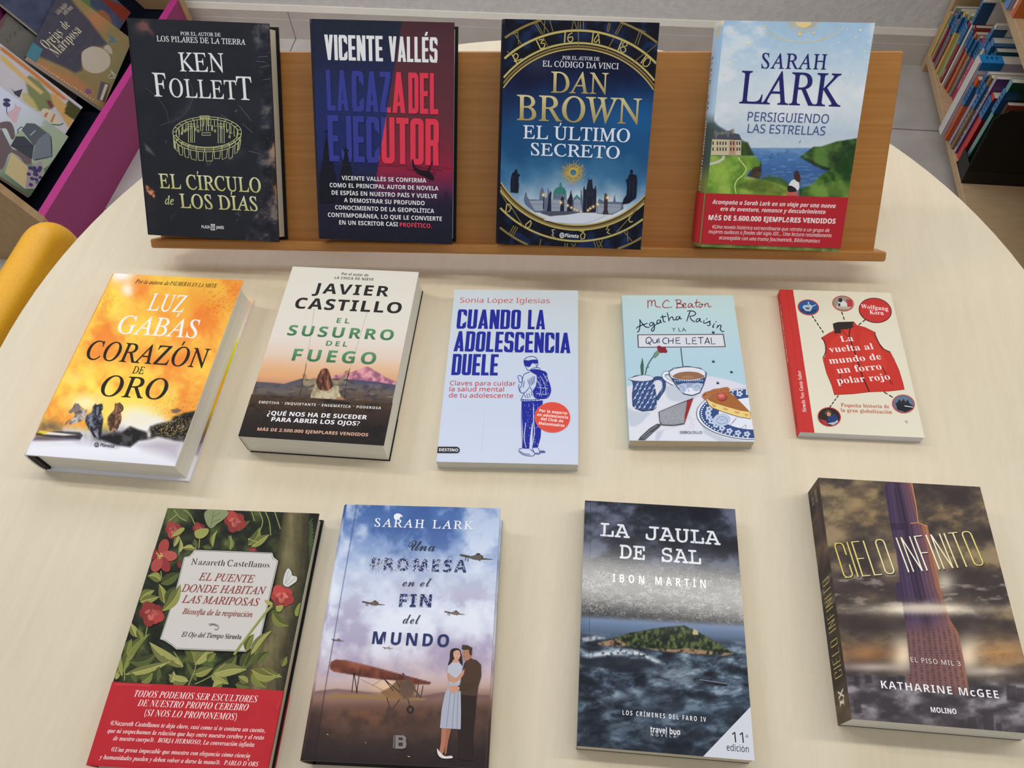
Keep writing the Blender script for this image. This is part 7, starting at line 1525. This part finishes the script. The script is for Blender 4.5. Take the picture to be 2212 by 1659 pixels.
# white-lavender one in front with the open cases
K4 = (0, 180, 4.3647)
def art(X, Y, U, V):
    n = fbm(X, Y, 160, 5, 4); c = ramp(np.clip((X * .5 + Y - 250) / 900, 0, 1), [(0, (196, 202, 218)), (.4, (176, 188, 186)), (.7, (116, 134, 110)), (1, (76, 96, 70))]); return mix(c, (96, 116, 84), sstep(.5, .8, n) * .35)
def after(f):
    f.poly([(140, 520), (200, 440), (330, 400), (520, 430), (640, 520), (420, 800), (250, 700)], (150, 166, 140), True)
    f.polys([[(0, 372), (90, 362), (130, 420), (140, 500), (110, 530), (60, 430), (0, 425)], [(0, 440), (60, 520), (120, 620), (230, 640), (300, 740), (240, 760), (180, 690), (90, 660), (40, 780), (0, 790)]], (104, 90, 92), True)
    f.poly([(100, 590), (150, 500), (230, 500), (320, 590), (300, 720), (150, 620)], (62, 66, 74)); f.poly([(205, 440), (250, 375), (330, 380), (450, 470), (400, 500), (360, 560), (320, 590)], (84, 90, 98)); f.poly([(330, 600), (360, 530), (440, 470), (480, 500), (495, 620), (480, 690), (400, 715), (310, 720)], (108, 118, 126), True)
    f.lines([[(170, 470), (165, 440), (200, 410), (225, 425)], [(100, 590), (320, 600)], [(480, 500), (490, 690), (330, 722)]], 9, (52, 56, 64)); f.lines([[(285, 490), (335, 445)]], 12, (150, 154, 160))
    f.poly([(45, 840), (110, 650), (265, 790), (240, 990)], (186, 172, 126)); f.line([(45, 840), (110, 650), (265, 790)], 6, (150, 150, 140)); f.poly([(240, 990), (265, 800), (390, 730), (420, 850), (330, 990)], (150, 140, 146))
    rs = random.Random(4); z = f.up(2)
    for i in range(22): f.ell(rs.uniform(262, 395), rs.uniform(780, 970), 22, 16, (66, 58, 98), .4, z=z + i * 1e-6, n=12)
    f.lines([[(50, 845), (235, 990), (330, 992), (400, 860)], [(400, 740), (415, 860)]], 8, (160, 164, 160))
    z = f.up(2); f.ell(64, 160, 34, 18, (66, 64, 100), .1, z=z); f.ell(62, 200, 36, 22, (66, 64, 100), .2, z=z + 3e-6); f.line([(62, 215), (62, 270), (80, 310)], 8, (80, 78, 100)); f.polys([[(70, 280), (130, 240), (140, 190), (160, 215), (200, 230), (180, 280), (150, 370), (110, 350)]], (196, 166, 176), True)
simple('pale picture book with open grey cases on its cover, nearest in the bin', mat4(slope(.31, 1.112, -.006), EDN, EYB, SNN), .274, .2, .010, art, 80, (170, 176, 186), after, K4)
# green-yellow one just behind it
def art(X, Y, U, V):
    n = fbm(X, Y, 120, 8, 4); c = mix((178, 176, 190), (196, 190, 186), n)
    c = mix(c, (118, 126, 86), pmask(X, Y, [(320, 1000), (380, 965), (500, 1040), (640, 1200), (700, 1340), (620, 1420), (480, 1420), (370, 1250)], 16)); c = mix(c, (180, 168, 110), pmask(X, Y, [(270, 1200), (330, 1180), (430, 1280), (500, 1420), (420, 1380), (300, 1290)], 14))
    c = mix(c, (186, 120, 66), pmask(X, Y, [(0, 590), (60, 620), (420, 900), (640, 1080), (860, 1260), (830, 1290), (600, 1120), (380, 930), (0, 640)], 14)); c = mix(c, (196, 168, 112), pmask(X, Y, [(0, 690), (60, 720), (330, 980), (560, 1180), (520, 1210), (280, 1010), (0, 760)], 14))
    c = mix(c, (192, 152, 92), pmask(X, Y, [(640, 1190), (720, 1210), (890, 1390), (940, 1560), (880, 1640), (780, 1480), (680, 1330)], 12)); c = mix(c, (72, 72, 36), pmask(X, Y, [(870, 1270), (1050, 1410), (960, 1540), (820, 1450)], 10))
    c = mix(c, (110, 58, 62), pmask(X, Y, [(590, 1290), (640, 1280), (690, 1360), (650, 1400)], 10)); return c
def after(f):
    f.poly([(140, 1120), (180, 1170), (290, 1140), (250, 1250), (190, 1210)], (70, 66, 76)); f.ell(650, 1500, 150, 66, (196, 186, 160), .75); f.polys([[(555, 1480), (590, 1440), (620, 1440), (590, 1510)], [(640, 1560), (690, 1450), (710, 1470), (670, 1570)]], (176, 122, 96)); f.line([(660, 1590), (760, 1600), (810, 1575)], 16, (58, 110, 84), True)
simple('white and green picture book with orange stripes, second from the bin front', mat4(slope(.31, 1.20, -.020), EDN, EYB, SNN), .268, .222, .010, art, 80, (120, 118, 70), after)
# far one behind with red corner
def art(X, Y, U, V):
    c = ramp(fbm(X, Y, 90, 3, 4), [(0, (52, 58, 82)), (1, (84, 88, 108))]); s_ = X * .68 - Y
    c = mix(c, (118, 46, 30), sstep(800, 830, X * .62 - (Y - 120) * -.9 * -1 + 0) * 0 + pmask(X, Y, [(1330, -60), (1400, 0), (1680, 120), (1600, 290), (1440, 130), (1240, -60)], 10)); c = mix(c, (86, 116, 70), pmask(X, Y, [(900, -60), (1150, -40), (1160, 80), (1300, 170), (1310, 220), (1200, 200), (1090, 120), (1000, 20)], 20))
    c = mix(c, (142, 92, 62), pmask(X, Y, [(1260, 130), (1330, 130), (1400, 200), (1450, 350), (1300, 290), (1210, 220)], 14)); return mix(c, (150, 84, 60), pmask(X, Y, [(880, -60), (1000, -40), (1060, 100), (960, 60)], 14))
simple('blue and green picture book with a dark red corner, behind the dark blue one', mat4(slope(.30, 1.53, -.034), EDN, EYB, SNN), .235, .27, .009, art, 80, (70, 60, 60))
# grey and dark one under the step
def art(X, Y, U, V):
    c = mix((112, 108, 100), (98, 96, 92), fbm(X, Y, 90, 5, 4)); c = mix(c, (46, 42, 54), pmask(X, Y, [(180, 60), (260, -40), (700, -60), (640, 120), (420, 330), (330, 380), (220, 240)], 16)); c = mix(c, (110, 78, 82), pmask(X, Y, [(-40, 260), (60, 200), (100, 180), (40, 330), (-40, 440)], 20)); return c
def after(f):
    f.polys([[(130, 110), (170, 80), (255, 150), (255, 195), (210, 190), (140, 150)]], (186, 166, 66)); f.ell(218, 215, 42, 34, (66, 36, 66)); f.poly([(240, 240), (262, 232), (345, 315), (325, 330)], (128, 112, 96))
    f.lines([[(190, 70), (260, 130), (310, 150), (300, 90), (330, 60)], [(320, 150), (360, 200), (400, 230), (370, 240), (335, 170)], [(340, 40), (370, 60), (360, 20)]], 9, (150, 84, 76), True); f.lines([[(80, 500), (110, 560)], [(150, 430), (115, 450), (140, 520)], [(175, 400), (205, 460)], [(205, 400), (185, 430)], [(225, 380), (240, 330), (270, 390)]], 6, (54, 52, 50))
simple('grey and dark picture book with a yellow match, under the bin step', mat4(slope(.268, 1.385, -.048), EDN, EYB, SNN), .21, .24, .008, art, 70, (80, 76, 74), after)

# ================================================================== library books on the bookcase
GRP_SH = 'labelled library books on the bookcase shelf'
SPN = print_mat('laminated_spine', 0.32, 0.45)
TAGB, TAGD = (56, 118, 168), (28, 66, 104)
def shelf_book(label, x, y, t, h, d, col, z=.0555, lab=True, top=None, lean=0.0, pages=(206, 200, 184), txt=None, labw=None, hi=None, side=None, group=GRP_SH):
    """Book standing with its spine toward -x; y is the far face of its spine; thickness t runs toward the reader."""
    ey = np.array([0, -math.sin(R(lean)), math.cos(R(lean))]); ez = np.array([0, -math.cos(R(lean)), -math.sin(R(lean))]); ex = np.array([1.0, 0, 0])
    # local: x depth, y up, z toward the reader
    M = mat4((x, y, z + max(0, math.sin(R(lean))) * t), ex, ey, ez)
    r = thing('library_book', label, 'book', M, group); L = lambda c: lin(c, ALB); ct = .0009
    m = MB(); m.box((0, 0, 0), (d, h, ct), L(col)); m.build('back_cover', SPN, r)
    m = MB(); m.box((0, 0, t - ct), (d, h, t), L(side or col)); m.build('front_cover', SPN, r)
    m = MB(); n = 5; prof = [(-.0016 * math.sin(math.pi * i / n), t * i / n) for i in range(n + 1)] + [(.001, t), (.001, 0)]
    V = [(px_, yy, pz) for yy in (0, h) for px_, pz in prof]; q = len(prof); m.add(V, [tuple(range(q)), tuple(range(2 * q - 1, q - 1, -1))] + [(q + i, q + (i + 1) % q, (i + 1) % q, i) for i in range(q)], L(hi or col))
    if txt:
        st_, tx, a, b_, cap, c_ = txt; Vt, T, wd = layout(st_, tx, .05); m.add(np.c_[np.full(len(Vt), -.0019), (a + (b_ - a) * Vt[:, 0] / wd) * h, t * .5 - (Vt[:, 1] - .5) * cap * t], T, L(c_))
    m.build('spine', SPN, r)
    m = MB(); m.box((.0012, .001, ct), (d - .002, h - .001, t - ct)); m.build('page_block', page_mat('page_%d_%d' % (pages[0], pages[2]), pages), r)
    if lab:
        y0, y1 = (h * .70, h * .94) if lab is True else lab; w_ = labw or .026
        m = MB(); m.box((-.0026, y0, -.0004), (-.0021, y1, t + .0004), L(TAGB)); m.box((-.0021, y0, t), (w_, y1, t + .0005), L(TAGD)); m.box((-.0021, y0, -.0005), (.004, y1, 0), L(TAGD))
        for j in range(4):
            yy = y0 + (y1 - y0) * (.22 + .18 * j); k = .25 + .1 * ((j * 7 + int(h * 1000)) % 3)
            m.box((-.0029, yy, t * (.5 - k)), (-.0026, yy + (y1 - y0) * .07, t * (.5 + k * .8)), L((30, 62, 96)))
        m.build('shelf_label', SPN, r)
    return r
rows = [
 ('thin yellow library book against the far end of the shelf', .790, 1.902, .012, .118, (206, 172, 76), dict(lab=False)),
 ('slim grey-green library book next to the yellow one', .792, 1.889, .010, .140, (152, 158, 128), dict(lab=False)),
 ('narrow crimson library book with white lettering, third from the far end', .792, 1.878, .0105, .128, (158, 54, 58), dict(lab=(.098, .124), txt=('sansb', 'FABULAS', .4, .85, .5, (210, 180, 180)))),
 ('slate blue library book beside the narrow crimson one', .795, 1.866, .014, .148, (84, 108, 132), dict()),
 ('slim salmon library book with dark label', .794, 1.851, .008, .130, (176, 110, 86), dict()),
 ('thin dark maroon library book beside the salmon one', .795, 1.842, .008, .138, (104, 40, 38), dict()),
 ('pale yellow library book with blue spine label', .793, 1.832, .0125, .163, (204, 172, 98), dict(txt=('sansb', 'CUENTOS', .3, .55, .4, (120, 96, 50)))),
 ('sage green library book with a broad blue label', .799, 1.818, .0165, .168, (150, 164, 116), dict()),
 ('broad brick red library book with white publisher mark', .799, 1.800, .0165, .160, (140, 48, 48), dict(lab=(.104, .152), txt=('sansb', 'VERDE', .08, .22, .5, (214, 190, 186)))),
 ('tall narrow white library book rising above its neighbours', .801, 1.7825, .0095, .222, (206, 204, 198), dict(lab=(.165, .219))),
 ('dark red library book right of the tall white one', .805, 1.772, .0125, .166, (132, 42, 40), dict(txt=('sansb', 'LEYENDAS', .3, .62, .45, (206, 150, 140)))),
 ('orange library book with a pale title on its spine', .807, 1.7585, .0125, .158, (190, 108, 66), dict(txt=('sansb', 'JUNIOR', .38, .7, .4, (226, 190, 160)))),
 ('grey library book with white spine lettering', .812, 1.745, .0125, .158, (128, 124, 124), dict(txt=('sansb', 'LUNA LLENA', .3, .68, .45, (206, 204, 206)))),
 ('bright magenta library book with white title, beside the grey one', .817, 1.7315, .020, .165, (186, 46, 88), dict(side=(126, 20, 52), txt=('sansb', 'FAMILIA Y FIESTA', .2, .68, .5, (226, 170, 190)))),
 ('lilac library book in a shiny cover', .822, 1.710, .011, .166, (164, 148, 166), dict()),
 ('ochre library book with blue label', .808, 1.694, .016, .216, (196, 164, 92), dict(lab=(.158, .198))),
 ('slim white library book with a turquoise sticker', .803, 1.677, .010, .232, (198, 196, 190), dict(lab=(.176, .222))),
 ('wide blue banded library book beside the slim white one', .805, 1.666, .022, .205, (80, 120, 170), dict(lab=(.10, .196), hi=(84, 124, 172))),
 ('dark teal library book set back on the shelf', .812, 1.642, .016, .196, (40, 84, 100), dict()),
 ('thick white library book with wrapped blue label, pulled forward', .768, 1.612, .027, .196, (206, 204, 198), dict(lab=False, side=(184, 180, 186))),
 ('orange red library book with blue label beside the thick white one', .776, 1.583, .016, .166, (186, 82, 38), dict(lab=(.098, .148), txt=('sansb', 'AVENTURA', .3, .55, .4, (222, 150, 110)))),
 ('glossy lilac and silver library book', .784, 1.566, .012, .190, (160, 150, 170), dict(lab=(.140, .186))),
 ('brown illustrated library book with red foot', .786, 1.553, .015, .192, (128, 100, 66), dict(lab=(.112, .172), txt=('sansb', 'OLAS', .25, .5, .7, (150, 160, 130)))),
 ('white spined library book with violet title', .790, 1.537, .012, .200, (168, 160, 168), dict(lab=False, side=(84, 56, 110), txt=('sansb', 'MIRA EL TESORO EN LA NOCHE', .08, .84, .6, (72, 52, 100)))),
 ('bright red library book beside the black magazine file', .795, 1.524, .022, .170, (190, 60, 58), dict(side=(122, 20, 22), lab=(.114, .163)))]
for lb, x, y, t, h, col, kw in rows: shelf_book(lb, x, y, t, h, .15 + .02 * ((int(h * 1000)) % 3), col, **kw)
# wrapped label along the top of the thick white book
wb = [o for o in bpy.data.objects if o.get('label', '').startswith('thick white library')][0]
m = MB(); m.box((.004, .1962, -.0006), (.050, .1970, .0275), lin((30, 128, 190), ALB)); m.box((.004, .178, .0272), (.050, .1970, .0280), lin((24, 100, 156), ALB))
for j in range(3): m.box((.016 + .010 * j, .1971, .006), (.020 + .010 * j, .1973, .014), lin((22, 60, 110), ALB))
m.build('shelf_label', SPN, wb)
# teal one inside the file, and books seen through the mesh
shelf_book('pale teal library book standing inside the black magazine file', .797, 1.488, .015, .228, .125, (110, 156, 150), z=.0575, side=(24, 60, 46), lab=(.150, .205))
shelf_book('dark library book with reddish cover inside the magazine file', .806, 1.470, .012, .185, .115, (70, 52, 44), z=.0575, side=(150, 70, 52), lab=False)
# books on the upper shelf
for lb, x, y, t, h, col, kw in (('green book at the far end of the upper shelf', .780, 1.69, .036, .2, (108, 136, 84), dict(lab=False)), ('light blue book on the upper shelf', .785, 1.652, .026, .2, (96, 134, 186), dict(lab=False, side=(150, 150, 166))), ('orange book with a white stripe on the upper shelf', .792, 1.624, .024, .2, (190, 100, 62), dict(lab=False, side=(176, 92, 40), txt=('sansb', 'III', .0, .9, .3, (214, 196, 180)))), ('yellow book on the upper shelf', .815, 1.598, .02, .2, (196, 176, 84), dict(lab=False))):
    shelf_book(lb, x, y, t, h, .15, col, z=.3475, group='books on the upper shelf', **kw)
# black mesh magazine file
fr = thing('magazine_file', 'black wire mesh magazine file at the near end of the books', 'magazine file', mat4((.789, 1.426, .0552), (1, 0, 0), (0, 1, 0), (0, 0, 1)))
def mesh_mat():
    m = bpy.data.materials.new('black_wire_mesh'); nt, N, L, b = nodes(m); setp(b, .5, .3); b.inputs['Base Color'].default_value = (.006, .008, .008, 1)
    t = N.new('ShaderNodeTexCoord'); tr = N.new('ShaderNodeBsdfTransparent'); mx = N.new('ShaderNodeMixShader'); out = N['Material Output']
    sx = N.new('ShaderNodeSeparateXYZ'); L.new(t.outputs['Object'], sx.inputs[0]); hs = []
    for ax, oth in (('X', 'Y'), ('Z', None)):
        s1 = N.new('ShaderNodeMath'); s1.operation = 'MULTIPLY'; s1.inputs[1].default_value = 2800
        if oth: ad = N.new('ShaderNodeMath'); ad.operation = 'ADD'; L.new(sx.outputs[ax], ad.inputs[0]); L.new(sx.outputs[oth], ad.inputs[1]); L.new(ad.outputs[0], s1.inputs[0])
        else: L.new(sx.outputs[ax], s1.inputs[0])
        c = N.new('ShaderNodeMath'); c.operation = 'SINE'; L.new(s1.outputs[0], c.inputs[0]); g = N.new('ShaderNodeMath'); g.operation = 'GREATER_THAN'; g.inputs[1].default_value = .25; L.new(c.outputs[0], g.inputs[0]); hs.append(g)
    mu = N.new('ShaderNodeMath'); mu.operation = 'MULTIPLY'; L.new(hs[0].outputs[0], mu.inputs[0]); L.new(hs[1].outputs[0], mu.inputs[1])
    L.new(mu.outputs[0], mx.inputs[0]); L.new(b.outputs[0], mx.inputs[1]); L.new(tr.outputs[0], mx.inputs[2]); L.new(mx.outputs[0], out.inputs['Surface']); return m
WIRE = mesh_mat(); BLK = noise_mat('black_steel', (9, 11, 11), (13, 15, 15), nscale=60, rough=.45, k=1.0)
FW, FH, FT = .24, .195, .064
side = [(0, .003), (-.004, .05), (-.010, .176), (-.004, .189), (.010, FH), (FW, FH), (FW, .003)]
for yy in (0.0, FT - .0008):
    m = MB(); m.prism(side if yy == 0 else [(p + (.034 if q > .04 else 0), q) for p, q in side], 1, yy, yy + .0008); m.build('mesh_panel', WIRE, fr)
m = MB(); m.box((0, .0008, 0), (FW, FT - .0008, .0018)); m.build('base', BLK, fr)
m = MB(); m.prism([(.0002, .0019), (.001, .0019), (-.003, .05), (-.0038, .05)], 1, .0009, FT - .0009); m.build('front_lip', BLK, fr)
m = MB(); r_ = .0022
rail = [(0, .0035), (-.004, .05), (-.010, .174), (-.004, .187), (.010, FH + .001), (FW, FH + .001), (FW, .0035)]
for yy in (-.0012, FT - .0012):
    rail_ = rail if yy < 0 else [(0, .0035), (.03, .05), (.034, FH + .001), (FW, FH + .001), (FW, .0035)]
    for (a, b_) in zip(rail_, rail_[1:]):
        p, q = np.array(a), np.array(b_); d = (q - p) / np.hypot(*(q - p)); n = np.array([-d[1], d[0]]) * r_
        m.prism([tuple(p + n - d * r_ * .5), tuple(p - n - d * r_ * .5), tuple(q - n + d * r_ * .5), tuple(q + n + d * r_ * .5)], 1, yy, yy + .0024)
    m.prism([(0, .0005), (FW, .0005), (FW, .036), (0, .036)], 1, yy + .0005, yy + .0019)
m.build('frame', BLK, fr)
